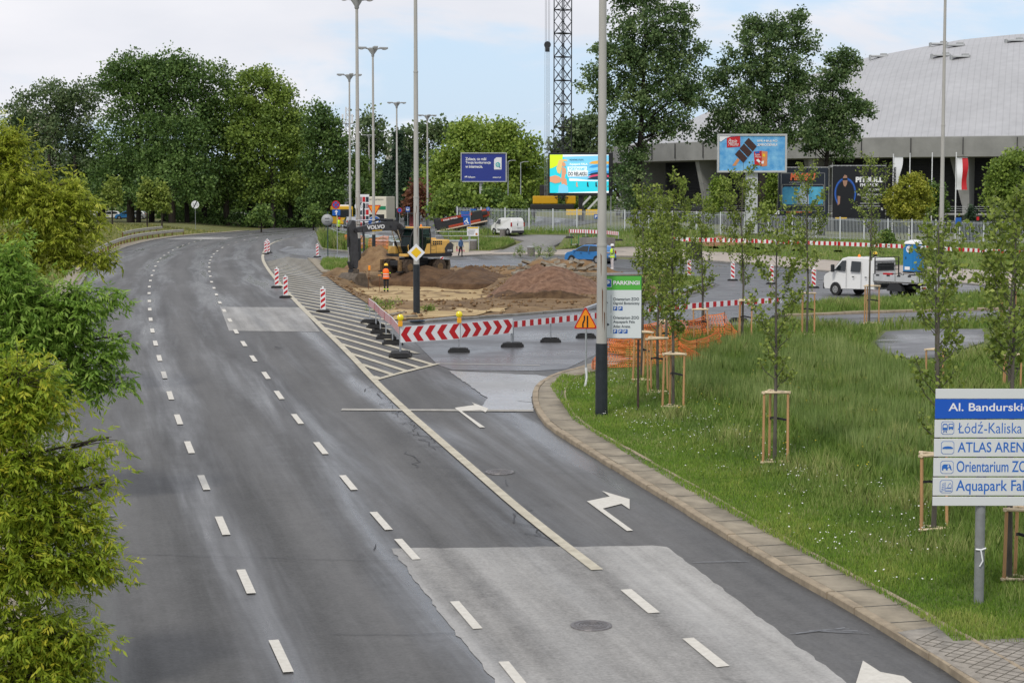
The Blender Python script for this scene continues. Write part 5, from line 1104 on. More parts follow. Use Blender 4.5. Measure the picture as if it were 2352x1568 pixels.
# ---- people -----------------------------------------------------------
M_skin = mat('skin', (.42, .25, .18), .6); M_vizo = mat('orange_vest', (.95, .16, .015), .6); M_vizy = mat('lime_vest', (.55, .85, .02), .6); M_refl = mat('reflective_band', (.55, .56, .57), .35)
M_dkc = mat('dark_workwear', (.022, .022, .026), .85, noise=.2, nscale=10); M_den = mat('denim_jacket', (.07, .13, .24), .9, noise=.15, nscale=12); M_grs = mat('grey_sleeve', (.16, .145, .14), .9); M_whc = mat('white_trousers', (.60, .56, .56), .9); M_hairr = mat('red_hair', (.20, .06, .03), .8); M_hely = mat('yellow_helmet', (.82, .52, .02), .3, coat=.3); M_helw = mat('white_helmet', (.75, .75, .74), .3, coat=.3)
def person(loc, rz, label, top, legs, helmet=None, hair=None, vest=None, armsL=((.24, .02, 1.16), (.24, -.10, .94)), armsR=((-.24, .02, 1.16), (-.24, -.10, .94)), lean=0., legsp=((.10, .0, .50), (.10, .03, .09), (-.10, .0, .50), (-.10, .03, .09)), bands=True, boots=None, sc_=1., turn=0.):
    """faces -Y; one skinned body with clothes and hair as children"""
    o = empty('person', loc, label, 'person', None, rz); o.scale = (sc_,) * 3
    cl, sl = math.cos(lean), math.sin(lean)
    def up(p): x, y, z = p; z -= .92; return (x, y * cl - z * sl, .92 + y * sl + z * cl)
    V = {'pel': ((0, 0, .92), .14), 'sp': (up((0, .01, 1.12)), .135), 'ch': (up((0, .01, 1.34)), .15), 'nk': (up((0, .01, 1.50)), .062), 'hd': (up((0, -.01, 1.60)), .085), 'ht': (up((0, .0, 1.70)), .088), 'nose': (up((0, -.105, 1.61)), .014)}
    E = [('pel', 'sp'), ('sp', 'ch'), ('ch', 'nk'), ('nk', 'hd'), ('hd', 'ht'), ('hd', 'nose')]
    for s_, sg, arm in (('L', 1, armsL), ('R', -1, armsR)):
        V['sh' + s_] = (up((sg * .185, .01, 1.41)), .07); V['el' + s_] = (up(arm[0]), .046); V['wr' + s_] = (up(arm[1]), .033)
        a, b = Vector(arm[0]), Vector(arm[1]); d = (b - a).normalized(); side_ = Vector((sg, 0, 0)).cross(d).normalized() if abs(d.x) < .9 else Vector((0, 1, 0))
        pm = b + d * .07; V['pa' + s_] = (up(pm), .030); E += [('ch', 'sh' + s_), ('sh' + s_, 'el' + s_), ('el' + s_, 'wr' + s_), ('wr' + s_, 'pa' + s_)]
        for k, (off, l) in enumerate(((-.028, .070), (-.010, .085), (.010, .080), (.028, .062))):
            q = pm + side_ * off + d * .025; e = q + d * l * .6 + Vector((-sg * .012, 0, 0)); f = e + d * l * .35 + Vector((-sg * .02, 0, 0))
            V[f'f{k}{s_}'] = (up(q), .010); V[f'g{k}{s_}'] = (up(e), .009); V[f'h{k}{s_}'] = (up(f), .008); E += [('pa' + s_, f'f{k}{s_}'), (f'f{k}{s_}', f'g{k}{s_}'), (f'g{k}{s_}', f'h{k}{s_}')]
        q = b + d * .03 + side_ * -.04; V['t0' + s_] = (up(q), .011); V['t1' + s_] = (up(q + d * .05 + side_ * -.015), .009); E += [('pa' + s_, 't0' + s_), ('t0' + s_, 't1' + s_)]
    for s_, sg, (kn, an) in (('L', 1, legsp[:2]), ('R', -1, legsp[2:])):
        V['hp' + s_] = ((sg * .095, 0, .86), .105); V['kn' + s_] = (kn, .068); V['an' + s_] = (an, .048); V['to' + s_] = ((an[0] * 1.15, an[1] - .15, max(.035, an[2] - .055)), .040); V['he' + s_] = ((an[0], an[1] + .05, max(.03, an[2] - .055)), .04)
        E += [('pel', 'hp' + s_), ('hp' + s_, 'kn' + s_), ('kn' + s_, 'an' + s_), ('an' + s_, 'to' + s_), ('an' + s_, 'he' + s_)]
    ks = list(V); ix = {k: i for i, k in enumerate(ks)}
    me = bpy.data.meshes.new('person_body'); me.from_pydata([V[k][0] for k in ks], [(ix[a], ix[b]) for a, b in E], []); ob = bpy.data.objects.new('person_body', me); COL.objects.link(ob)
    md = ob.modifiers.new('s', 'SKIN'); 
    for k in ks:
        sv = me.skin_vertices[0].data[ix[k]]; r = V[k][1]; sv.radius = (r * (1.25 if k in ('ch', 'sp', 'pel') else 1), r * (.85 if k in ('ch', 'sp', 'pel') else 1)); sv.use_root = (k == 'pel')
    sb = ob.modifiers.new('b', 'SUBSURF'); sb.levels = 1; sb.render_levels = 1
    dg = bpy.context.evaluated_depsgraph_get(); dg.update(); m2 = bpy.data.meshes.new_from_object(ob.evaluated_get(dg)); bpy.data.objects.remove(ob); m2.name = 'body'; m2.materials.clear()
    boots = boots or M_black
    for mt in (M_skin, top, legs, boots): m2.materials.append(mt)
    cls = {}
    for i, (a, b) in enumerate(E):
        k = 1
        if a in ('nk', 'hd') or a[:2] == 'wr' or a[:2] == 'pa' or a[0] in 'fgt' and a[1].isdigit(): k = 0
        elif a == 'pel' and b[:2] == 'hp' or a[:2] == 'hp' or a[:2] == 'kn': k = 2
        elif a[:2] == 'an': k = 3
        cls[i] = k
    seg = [(Vector(V[a][0]), Vector(V[b][0]), max(V[a][1], V[b][1])) for a, b in E]
    for p_ in m2.polygons:
        c = p_.center; best = 9; kk = 1
        for i, (a, b, r) in enumerate(seg):
            e = b - a; t = max(0, min(1, (c - a).dot(e) / max(e.length_squared, 1e-9))); d = (c - a - e * t).length / r
            if d < best: best, kk = d, cls[i]
        if kk == 1 and c.z < .93 and abs(c.x) < .2 and abs(c.z - .92) < .25 and c.z < .90: kk = 2
        p_.material_index = kk; p_.use_smooth = True
    b_ = bpy.data.objects.new('body', m2); COL.objects.link(b_); b_.parent = o
    hc = Vector(up((0, -.005, 1.645))); tq = Matrix.Rotation(-lean, 4, 'X') if False else Matrix.Rotation(lean, 4, 'X')
    HM = Matrix.Translation(hc) @ tq
    m = MB(); m.M = HM
    for sg in (1, -1): m.ball((sg * .033, -.088, .012), .011, M_black, 8)
    m.box((0, -.094, -.065), (.045, .012, .010), mat('lips', (.35, .13, .11), .6))
    for sg in (1, -1): m.ball((sg * .092, .01, -.01), .03, M_skin, 8, (.4, .7, 1))
    m.build('face', o)
    if helmet:
        m = MB(); m.M = HM; m.lathe([(.135, .035), (.128, .05), (.125, .10), (.10, .15), (.05, .178), (.001, .185)], helmet, 16, (0, .005, 0)); m.prism([(-.10, -.09), (.10, -.09), (.085, -.19), (-.085, -.19)], .032, .045, helmet, 'xy'); m.bbox((0, .0, .165), (.05, .22, .03), helmet, .01); m.build('helmet', o)
        if hair is None: hair = M_black
        m = MB(); m.M = HM; m.ball((0, .02, .0), .108, hair, 12, (.95, .95, .8)); m.build('hair', o)
    elif hair: m = MB(); m.M = HM; m.ball((0, .022, .02), .128, hair, 14, (.95, .95, .95)); m.ball((0, .05, -.06), .10, hair, 12, (1, .7, .9)); m.build('hair', o)
    if vest:
        m = MB(); n = 20; vs = []; rows = []
        for z, a, b in ((.86, .215, .165), (.98, .205, .158), (1.12, .20, .152), (1.28, .215, .16), (1.38, .215, .155), (1.45, .16, .12), (1.50, .09, .085)): rows.append([Vector(up((a * math.cos(2 * math.pi * i / n), .01 + b * math.sin(2 * math.pi * i / n), z))) for i in range(n)])
        for r_ in rows: vs += r_
        m.add(vs, [(j * n + i, j * n + (i + 1) % n, (j + 1) * n + (i + 1) % n, (j + 1) * n + i) for j in range(len(rows) - 1) for i in range(n)], vest, True); v_ = m.build('vest', o)
        if bands:
            for z0, a, b in ((.98, .209, .162), (1.13, .205, .157)):
                m = MB(); vs = []
                for z in (z0, z0 + .055): vs += [Vector(up((a * math.cos(2 * math.pi * i / n), .01 + b * math.sin(2 * math.pi * i / n), z))) for i in range(n)]
                m.add(vs, [(i, (i + 1) % n, n + (i + 1) % n, n + i) for i in range(n)], M_refl, True); m.build('reflective_band', v_)
    return o
q = G(887, 671.5, -.55); o = person((q.x, q.y, dig_h(q.x, q.y)), R(170), 'worker in orange vest and yellow helmet standing in the pit', M_dkc, M_dkc, M_hely, vest=M_vizo)
for sg in (1, -1):
    m = MB(); m.cyl((sg * .10, .02, .18), (sg * .10, .02, .24), .062, M_vizy, n=12); m.build('ankle_band', o); m = MB(); m.cyl((sg * .235, .01, 1.2), (sg * .236, .0, 1.25), .060, M_vizy, n=12); m.build('sleeve_band', o)
m = MB(); q2 = G(871, 672, -.55); m.cyl((0, 0, 0), (.03, .05, 1.05), .02, M_rust, n=6); m.bbox((.03, .05, 1.1), (.22, .04, .04), M_org, .01); o = m.build('spade', loc=(q2.x, q2.y, dig_h(q2.x, q2.y) - .05)); tag(o, 'spade with orange handle held beside the worker in the pit', 'spade')
q = at(1406, 640, 143.5); person((q.x, 143.5, T(q.x, 143.5) + .05), R(-70), 'surveyor in white helmet, lime vest and white trousers reading notes', M_grs, M_whc, M_helw, vest=M_vizy, armsL=((.24, -.03, 1.16), (.12, -.27, 1.18)), armsR=((-.24, -.03, 1.16), (-.10, -.27, 1.20)), boots=M_white, sc_=1.04)
q = G(1058, 578); q = at(1058, 578, 174); person((q.x, 174, T(q.x, 174) + .02), R(40), 'red haired woman in blue denim jacket walking by the ramp wall', M_den, M_dkc, hair=M_hairr, armsL=((.25, .03, 1.16), (.22, -.12, .96)), armsR=((-.26, .0, 1.15), (-.28, -.14, .95)), legsp=((.09, -.10, .49), (.10, -.05, .10), (-.09, .06, .49), (-.10, .20, .12)), lean=.10, sc_=.97)
m = MB(); q2 = G(1052, 575); m.bbox((0, 0, 0), (.12, .3, .28), mat('brown_bag', (.20, .09, .05), .7), .05); m.tube([(0, -.1, .14), (0, 0, .42), (0, .1, .14)], .012, MATS['brown_bag'], 5); o = m.build('hand_bag', loc=(q.x - .32, 173.7, T(q.x, 174) + .84)); tag(o, 'brown hand bag carried by the woman in denim', 'bag')
q = at(777, 530, 205); person((q.x, 205, T(q.x, 205)), R(60), 'worker in long lime coat and red cap behind the ramp railing', M_vizy, M_dkc, M_red, vest=M_vizy, bands=False, lean=.2)
q = at(2010, 600, 121); person((q.x, 121, T(q.x, 121)), R(150), 'worker in yellow helmet hidden behind the flatbed cab', M_dkc, M_dkc, M_hely, vest=M_vizo, sc_=1.12)
# ---- wheeled excavator ---------------------------------------------------
M_exy = mat('digger_yellow', (.70, .42, .10), .45, noise=.08, nscale=3); M_exg = mat('digger_grey', (.045, .046, .05), .5, noise=.25, nscale=5); M_exd = mat('digger_dark', (.02, .02, .022), .6); M_steelb = mat('bucket_steel', (.13, .105, .08), .6, metal=.4, noise=.35, nscale=4); mat('muddy_rim', (.16, .10, .045), .8, noise=.4, nscale=8); M_mudt = mat('muddy_tyre', (.07, .05, .035), .95, noise=.4, nscale=6); M_chr = mat('chrome_rod', (.7, .7, .72), .2, metal=1.)
EX = empty('excavator', ((950 - 1176) / 34.1, 132, .22), 'yellow and grey wheeled excavator digging at the pit edge', 'excavator', None, R(180 + 42))
m = MB(); m.bbox((0, 0, .75), (3.4, .9, .35), M_exd, .06); m.bbox((0, 0, .98), (1.4, 1.4, .22), M_exd, .05); m.cyl((0, 0, .95), (0, 0, 1.16), .62, M_exd, n=20); m.build('undercarriage', EX)
for x in (1.30, -1.30):
    m = MB(); m.cyl((x, -1.0, .52), (x, 1.0, .52), .14, M_exd, n=8); m.build('axle', EX)
    for y in (.72, 1.12, -.72, -1.12):
        m = MB(); m.cyl((x, y - .14, .5), (x, y + .14, .5), .5, M_mudt, n=22)
        for k in range(16): t = 2 * math.pi * k / 16; m.box((x + .49 * math.cos(t), y, .5 + .49 * math.sin(t)), (.07, .28, .09), M_mudt, Matrix.Rotation(-t, 3, 'Y'))
        w_ = m.build('wheel', EX)
        if abs(y) > 1: m = MB(); s_ = 1 if y > 0 else -1; m.cyl((x, y + s_ * .12, .5), (x, y + s_ * .155, .5), .27, MATS['muddy_rim'], .22, 14); m.build('rim', w_)
m = MB(); m.prism([(-2.02, .25), (-2.12, .2), (-2.25, .5), (-2.2, .95), (-2.1, .9), (-2.13, .55)], -1.2, 1.2, M_steelb); m.bbox((-1.85, 0, .6), (.5, .5, .3), M_exy, .05); m.build('dozer_blade', EX)
m = MB()
for y in (.95, -.95): m.bbox((1.95, y, .62), (.22, .22, .75), MATS['muddy_rim'], .05); m.bbox((1.95, y, .2), (.4, .35, .1), M_exd, .03)
m.build('stabiliser', EX)
m = MB(); m.prism([(-2.25, 1.16), (1.0, 1.16), (1.35, 1.22), (1.35, 1.36), (-2.3, 1.42), (-2.38, 1.25)], -1.25, 1.25, M_exd); m.build('deck', EX)
m = MB(); m.bbox((-1.15, .02, 1.84), (2.05, 2.42, .92), M_exy, .12); m.bbox((-1.05, -.3, 2.32), (1.4, 1.2, .16), M_exy, .06); m.build('engine_cover', EX)
cw = [(-1.85, 1.40), (-1.55, 1.62), (-1.75, 1.85), (-2.10, 2.02), (-2.24, 2.1)]
m = MB(); P = [(-2.42, 1.40), (-1.75, 1.40), (-1.70, 1.72), (-1.95, 2.02), (-2.20, 2.12), (-2.42, 1.98)]; m.prism(P, -1.265, 1.265, M_exg); m.build('counterweight', EX)
m = MB()
for r_ in range(2):
    for k in range(5): m.box((-1.95 + k * .17 + .55, 1.237, 2.02 + r_ * .15), (.12, .012, .10), M_exd)
m.build('cooling_grille', EX)
m = MB(); m.box((-.95, 1.236, 1.78), (.015, .012, .80), M_exd); m.box((-.55, 1.236, 1.62), (.6, .012, .012), M_exd); m.build('cover_seam', EX)
def plane_text(body, x0, z0, w_, h_, y, mt, par, bold=.0, tilt=0., flip=True):
    t = text(body, 0, 0, w_, h_, 0, mt, par, 'lettering', bold); t.matrix_local = Matrix.Translation((x0, y, z0)) @ Matrix.Rotation(R(180), 4, 'Z') @ Matrix.Rotation(tilt, 4, 'Y'); return t
plane_text('VOLVO', -.35, 1.88, .55, .09, 1.245, M_exd, EX); plane_text('EW140C', -1.92, 1.50, .42, .13, 1.275, M_white, EX, .01)
# cab
cab = [(-.42, 1.36), (1.10, 1.36), (1.30, 1.9), (1.22, 2.55), (.98, 3.02), (.75, 3.1), (-.35, 3.1), (-.46, 2.6)]
m = MB(); t_ = .06
y0, y1 = .28, 1.24
def bar(a, b, r=.045, mt=M_exd): m.cyl(a, b, r, mt, n=6)
for y in (y0, y1):
    for a, b in zip(cab, cab[1:] + cab[:1]): bar((a[0], y, a[1]), (b[0], y, b[1]))
for a in cab: bar((a[0], y0, a[1]), (a[0], y1, a[1]))
bar((.25, y1, 1.4), (.25, y1, 3.05), .05); m.build('cab_frame', EX)
m = MB(); m.prism([(-.42, 1.36), (.30, 1.36), (.05, 1.55), (-.15, 2.0), (-.46, 2.05)], y1 - .02, y1 + .03, M_exy); m.build('door_panel', EX)
m = MB(); m.prism([(x * .97 + .01, 1.36 + (z - 1.36) * .97 + .03) for x, z in cab], y0 + .02, y0 + .03, M_glassg); m.build('side_window', EX)
M_clg = bpy.data.materials.new('cab_glass'); M_clg.use_nodes = True; _n = M_clg.node_tree; _b2 = _n.nodes['Principled BSDF']; _b2.inputs['Base Color'].default_value = (.01, .02, .02, 1); _b2.inputs['Roughness'].default_value = .05
_t = _n.nodes.new('ShaderNodeBsdfTransparent'); _t.inputs[0].default_value = (.55, .72, .68, 1); _mx = _n.nodes.new('ShaderNodeMixShader'); _mx.inputs[0].default_value = .45; _n.links.new(_t.outputs[0], _mx.inputs[1]); _n.links.new(_b2.outputs[0], _mx.inputs[2]); _n.links.new(_mx.outputs[0], _n.nodes['Material Output'].inputs[0])
m = MB(); m.prism([(.28, 1.42), (1.08, 1.42), (1.26, 1.9), (1.18, 2.53), (.95, 2.98), (.28, 3.02)], y1 - .005, y1 + .005, M_clg); m.build('door_window', EX)
m = MB(); m.prism([(-.42, 2.08), (-.14, 2.05), (.05, 1.62), (.22, 1.5), (.22, 3.02), (-.33, 3.02)], y1 - .005, y1 + .005, M_clg); m.build('side_window', EX)
m = MB(); m.face([(1.12, y0, 1.42), (1.12, y1, 1.42), (1.31, y1, 1.9), (1.31, y0, 1.9)], M_clg); m.face([(1.31, y0, 1.9), (1.31, y1, 1.9), (1.23, y1, 2.55), (1.23, y0, 2.55)], M_clg); m.face([(1.23, y0, 2.55), (1.23, y1, 2.55), (1.0, y1, 3.0), (1.0, y0, 3.0)], M_clg); m.build('windscreen', EX)
m = MB(); m.bbox((.22, .76, 3.13), (1.35, 1.06, .11), M_exy, .05); m.build('cab_roof', EX); m = MB(); m.bbox((1.05, .76, 3.05), (.45, 1.0, .05), M_glassg, .015); m.build('rain_visor', EX)
m = MB(); m.lathe([(.07, 3.18), (.07, 3.22), (.05, 3.32), (.01, 3.34)], M_ambr, 12, (-.25, .5, 0)); m.build('beacon_lamp', EX)
m = MB(); m.bbox((.0, .78, 1.75), (.5, .5, .12), M_exd, .04); m.bbox((-.22, .78, 2.1), (.14, .48, .75), M_exd, .05); m.build('seat', EX)
q = EX.matrix_basis @ Vector((.08, .78, .86)); o = person((q.x, q.y, q.z), R(180 + 42 + 90), 'digger driver in lime vest sitting in the cab', M_dkc, M_dkc, hair=M_black, vest=M_vizy, legsp=((.12, -.45, .93), (.12, -.62, .55), (-.12, -.45, .93), (-.12, -.62, .55)), armsL=((.25, -.10, 1.2), (.22, -.38, 1.12)), armsR=((-.25, -.10, 1.2), (-.22, -.38, 1.12)), sc_=.98)
m = MB(); m.tube([(1.5, -.75, 1.4), (1.55, -.75, 2.0), (1.5, -.75, 2.15)], .02, M_exy, 6); m.tube([(1.45, 1.3, 1.35), (1.55, 1.32, 1.9), (1.5, 1.3, 2.0)], .02, M_exy, 6); m.bbox((.85, -.75, 1.62), (.9, .8, .5), M_exy, .08); m.bbox((1.3, .75, 1.3), (.5, .8, .18), M_exy, .04); m.build('handrail', EX)
# boom, stick and bucket
by0, by1 = -.30, .12
m = MB(); m.prism([(.25, 1.45), (.55, 1.35), (.85, 2.0), (1.15, 2.62), (1.45, 2.88), (1.9, 2.96), (5.0, 2.82), (5.08, 3.0), (5.0, 3.14), (3.3, 3.42), (2.2, 3.58), (1.5, 3.55), (1.05, 3.30), (.75, 2.9), (.42, 2.15)], by0, by1, M_exg); m.build('boom', EX)
m = MB(); m.cyl((1.35, by0 - .06, 3.2), (1.35, by1 + .06, 3.2), .15, M_exd, n=14); m.cyl((2.05, by0 - .03, 3.2), (2.05, by1 + .03, 3.2), .08, M_exd, n=10); m.cyl((5.0, by0 - .10, 2.98), (5.0, by1 + .10, 2.98), .13, M_exd, n=12); m.build('boom_pin', EX)
plane_text('VOLVO', 4.05, 3.02, 1.5, .27, by1 + .012, M_white, EX, .05, -.045); m = MB(); m.box((3.2, by1 + .012, 2.955), (.85, .01, .05), M_yel, Matrix.Rotation(.03, 3, 'Y')); m.build('yellow_stripe', EX)
m = MB(); m.cyl((1.7, -.09, 3.62), (3.2, -.09, 3.66), .085, M_exd, n=10); m.build('arm_cylinder', EX); m = MB(); m.cyl((3.2, -.09, 3.66), (4.95, -.09, 3.60), .05, M_chr, n=10); m.build('arm_piston', EX)
for y in (-.42, .24): m = MB(); m.cyl((.95, y, 1.38), (1.25, y, 2.2), .08, M_exd, n=10); m.build('boom_cylinder', EX); m = MB(); m.cyl((1.25, y, 2.2), (1.55, y, 3.0), .045, M_chr, n=8); m.build('boom_piston', EX)
m = MB(); m.prism([(4.95, 3.62), (5.22, 3.66), (5.42, 3.35), (5.40, 2.6), (5.08, .55), (4.92, .45), (4.78, .55), (4.72, 1.3), (4.78, 2.7), (4.90, 3.1)], -.27, .09, M_exg); m.build('stick', EX)
m = MB(); m.cyl((5.42, -.09, 3.2), (5.45, -.09, 1.9), .075, M_exd, n=10); m.build('bucket_cylinder', EX); m = MB(); m.cyl((5.45, -.09, 1.9), (5.38, -.09, .95), .045, M_chr, n=8); m.build('bucket_piston', EX)
m = MB(); m.tube([(1.2, -.2, 3.55), (2.2, -.25, 3.72), (4.4, -.22, 3.32), (4.75, -.3, 3.4), (4.62, -.35, 2.9), (4.7, -.32, 2.3)], .03, M_black, 6); m.tube([(4.4, .1, 3.2), (4.45, .18, 2.6), (4.7, .12, 2.2), (4.75, .1, 1.6)], .025, M_black, 6); m.build('hydraulic_hose', EX)
m = MB(); m.prism([(5.38, .98), (5.45, .9), (5.2, .25), (5.05, .2), (5.1, .4)], -.22, .04, M_exd); m.bbox((5.0, -.09, .30), (.55, .5, .28), M_exd, .06); m.prism([(4.72, .2), (5.3, .2), (5.12, .48), (4.9, .48)], -.35, .17, M_steelb); m.build('quick_hitch', EX)
bp_ = [(4.72, .16), (5.32, .18), (5.55, -.05), (5.62, -.38), (5.50, -.70), (5.20, -.88), (4.78, -.92), (4.42, -.85)]
m = MB(); th = .03
m.add([(x, -1.0, z) for x, z in bp_[1:]] + [(x, .82, z) for x, z in bp_[1:]], [(i, i + 1, 8 + i, 7 + i) for i in range(6)], M_steelb, True)
for y in (-1.0, .82): m.prism(bp_ + [(4.5, -.4)], y - .02, y + .02, M_steelb)
m.box((5.0, -.09, .17), (.62, 1.82, .04), M_steelb); m.box((4.40, -.09, -.86), (.14, 1.86, .05), M_exd); m.build('bucket', EX)
# ---- directional drill rig behind the ramp
q = at(1055, 530, 205); DR = empty('drill_rig', (q.x, 205, T(q.x, 205) + .1), 'black and orange drilling rig with its drill frame tilted up', 'drill rig', None, R(-4)); M_dr = mat('rig_orange', (.36, .045, .016), .5)
RT = Matrix.Translation((0, 0, 1.0)) @ Matrix.Rotation(R(-12), 4, 'Y')
m = MB(); m.bbox((0, 0, .35), (3.4, .45, .6), M_exd, .2); m.bbox((0, .9, .35), (3.4, .45, .6), M_exd, .2); m.build('track', DR)
m = MB(); m.M = RT; m.bbox((.1, 0, .05), (5.0, 1.2, 1.6), M_exd, .10); m.bbox((-2.3, 0, .45), (.5, 1.1, 1.1), M_black, .1); m.build('machine_body', DR)
m = MB(); m.M = RT; m.bbox((-.1, -.62, .66), (3.3, .06, .26), M_dr, .02); m.build('hood_panel', DR); t = text('Ditch Witch', -1.5, .52, 1.5, .18, -.68, M_white, DR, 'lettering', .02); t.matrix_local = RT
m = MB(); m.M = RT; m.bbox((.3, -.75, -.38), (5.4, .10, .14), mat('rig_frame', (.55, .42, .32), .6), .03); m.bbox((.6, -.70, -.16), (3.4, .08, .24), M_dr, .03); m.bbox((2.7, .0, .45), (1.2, .9, .8), M_dr, .25); m.bbox((2.75, -.3, .48), (.8, .5, .45), M_exd, .15); m.build('drill_frame', DR)
m = MB(); m.bbox((-.2, .3, 2.35), (.5, .5, .5), M_exd, .1); m.bbox((1.7, .2, 2.5), (.3, .3, .35), M_exd, .06); m.build('operator_lamp', DR)
# ---- coach, truck, bus and cars in the distance
q = at(862, 520, 235); CO = empty('box_truck', (q.x, 235, at(862, 540, 235).z), 'cream coloured box truck with a green stripe seen from behind', 'truck', None, R(-10)); M_cr = mat('cream_paint', (.66, .62, .50), .4); M_grn = mat('stripe_green', (.01, .20, .09), .4)
m = MB(); m.bbox((0, 2.2, 2.75), (2.75, 4.4, 3.7), M_cr, .08); m.build('box_body', CO); m = MB(); m.box((0, -.015, 3.25), (2.6, .03, .42), M_grn); m.box((1.385, 2.2, 1.05), (.02, 4.3, .5), M_grn); m.build('green_stripe', CO)
m = MB(); m.box((0, -.02, 1.9), (2.2, .05, 1.15), M_black); m.build('open_tailgate', CO); text('www.r      -group.com', -1.0, 4.12, 2.0, .20, -.04, M_ink, CO)
for sg in (1, -1): m = MB(); m.cyl((sg * .95, .6, .5), (sg * 1.25, .6, .5), .5, M_tyre, n=16); m.build('wheel', CO)
q = at(836, 520, 232); PO = empty('poster_column', (q.x, 232, at(836, 540, 232).z), 'white panel full of red and dark pictures beside the box truck', 'poster panel'); m = MB(); m.box((0, .1, 2.6), (1.25, .15, 4.4), M_white); m.build('panel', PO); m = MB()
for r_ in range(5):
    for k in range(3): m.box((-.4 + k * .4, .02, 1.2 + r_ * .75), (.34, .02, .6), (M_red, M_ink, mat('poster_grey', (.25, .22, .24), .6))[(r_ * 2 + k) % 3])
m.build('pictures', PO)
q = at(792, 510, 300); BU = empty('city_bus', (q.x, 300, T(q.x, 300)), 'yellow and dark city bus behind the no stopping sign', 'bus', None, R(12)); m = MB(); m.bbox((0, 4, 1.7), (2.5, 8, 2.7), mat('bus_yellow', (.70, .42, .03), .4), .12); m.build('body', BU); m = MB(); m.bbox((0, -.02, 2.0), (2.2, .1, 1.2), M_glass, .04); m.bbox((-1.26, 4, 2.0), (.05, 7.2, 1.0), M_glass, .02); m.build('windows', BU)
m = MB(); m.bbox((0, 3.5, 3.15), (1.8, 4, .25), M_white, .08); m.build('roof_unit', BU)
for sg in (1, -1): m = MB(); m.cyl((sg * .9, 1.4, .5), (sg * 1.2, 1.4, .5), .5, M_tyre, n=14); m.build('wheel', BU)
def far_car(px, py, Y, rz, paint, label): q = at(px, py, Y); hatch((q.x, Y, T(q.x, Y)), R(rz), label, paint, group='distant cars')
far_car(806, 510, 262, 100, M_silv, 'silver car queuing left of the leftmost lamp posts'); far_car(824, 507, 300, 100, M_carb, 'blue car behind the silver car by the lamp posts')
M_carpu = mat('car_purple', (.05, .035, .10), .3, coat=.5); M_cardk = mat('car_dark', (.03, .035, .04), .3, coat=.5)
for px, py, rz, mt, l in ((203, 513, 175, M_carw, 'white car parked at the left behind the young trees'), (182, 511, 175, M_carpu, 'dark purple car left of the white parked car'), (252, 513, 185, M_carw, 'white car half hidden by thin trunks'), (292, 511, 180, M_carb, 'blue car parked under the big trees'), (312, 511, 175, M_silv, 'silver car right of the blue car under the trees'), (545, 507, 180, M_carw, 'white car glimpsed under the middle of the wood'), (590, 507, 180, M_silv, 'silver car glimpsed under the right half of the wood'), (690, 508, 185, M_carw, 'white car near the right end of the wood'), (722, 508, 180, M_cardk, 'dark car near the right end of the wood'), (745, 508, 180, M_carw, 'white car beside the round sign back')): far_car(px, py, 352, rz, mt, l)
# ---- parked scooters by the fence
def make_scooter():
    o = empty('electric_scooter', (0, 0, 0), 'x', 'scooter', 'green and white electric scooters by the fence'); M_sg = mat('scooter_green', (.02, .16, .07), .4)
    m = MB(); m.bbox((.1, 0, .16), (.75, .16, .07), M_white, .02); m.build('deck', o); m = MB(); m.cyl((-.35, 0, .15), (-.25, 0, 1.15), .035, M_sg, n=8); m.build('stem', o); m = MB(); m.cyl((-.25, -.25, 1.15), (-.25, .25, 1.15), .025, M_black, n=6); m.build('handlebar', o)
    for x in (-.40, .55): m = MB(); m.cyl((x, -.03, .12), (x, .03, .12), .12, M_tyre, n=12); m.build('wheel', o)
    return o
s_ = make_scooter()
for i, (px, w_) in enumerate(((1317, 'leftmost'), (1332, 'second from the left'), (1342, 'third from the left'), (1353, 'middle'), (1364, 'third from the right'), (1374, 'second from the right'), (1384, 'rightmost'))):
    c = s_ if i == 0 else copy_tree(s_); q = at(px, 540, 190); c.location = gz(q.x, 190, .1); c['label'] = w_ + ' of the electric scooters parked by the fence'; c.rotation_euler = (0, 0, random.uniform(.3, 1.2))
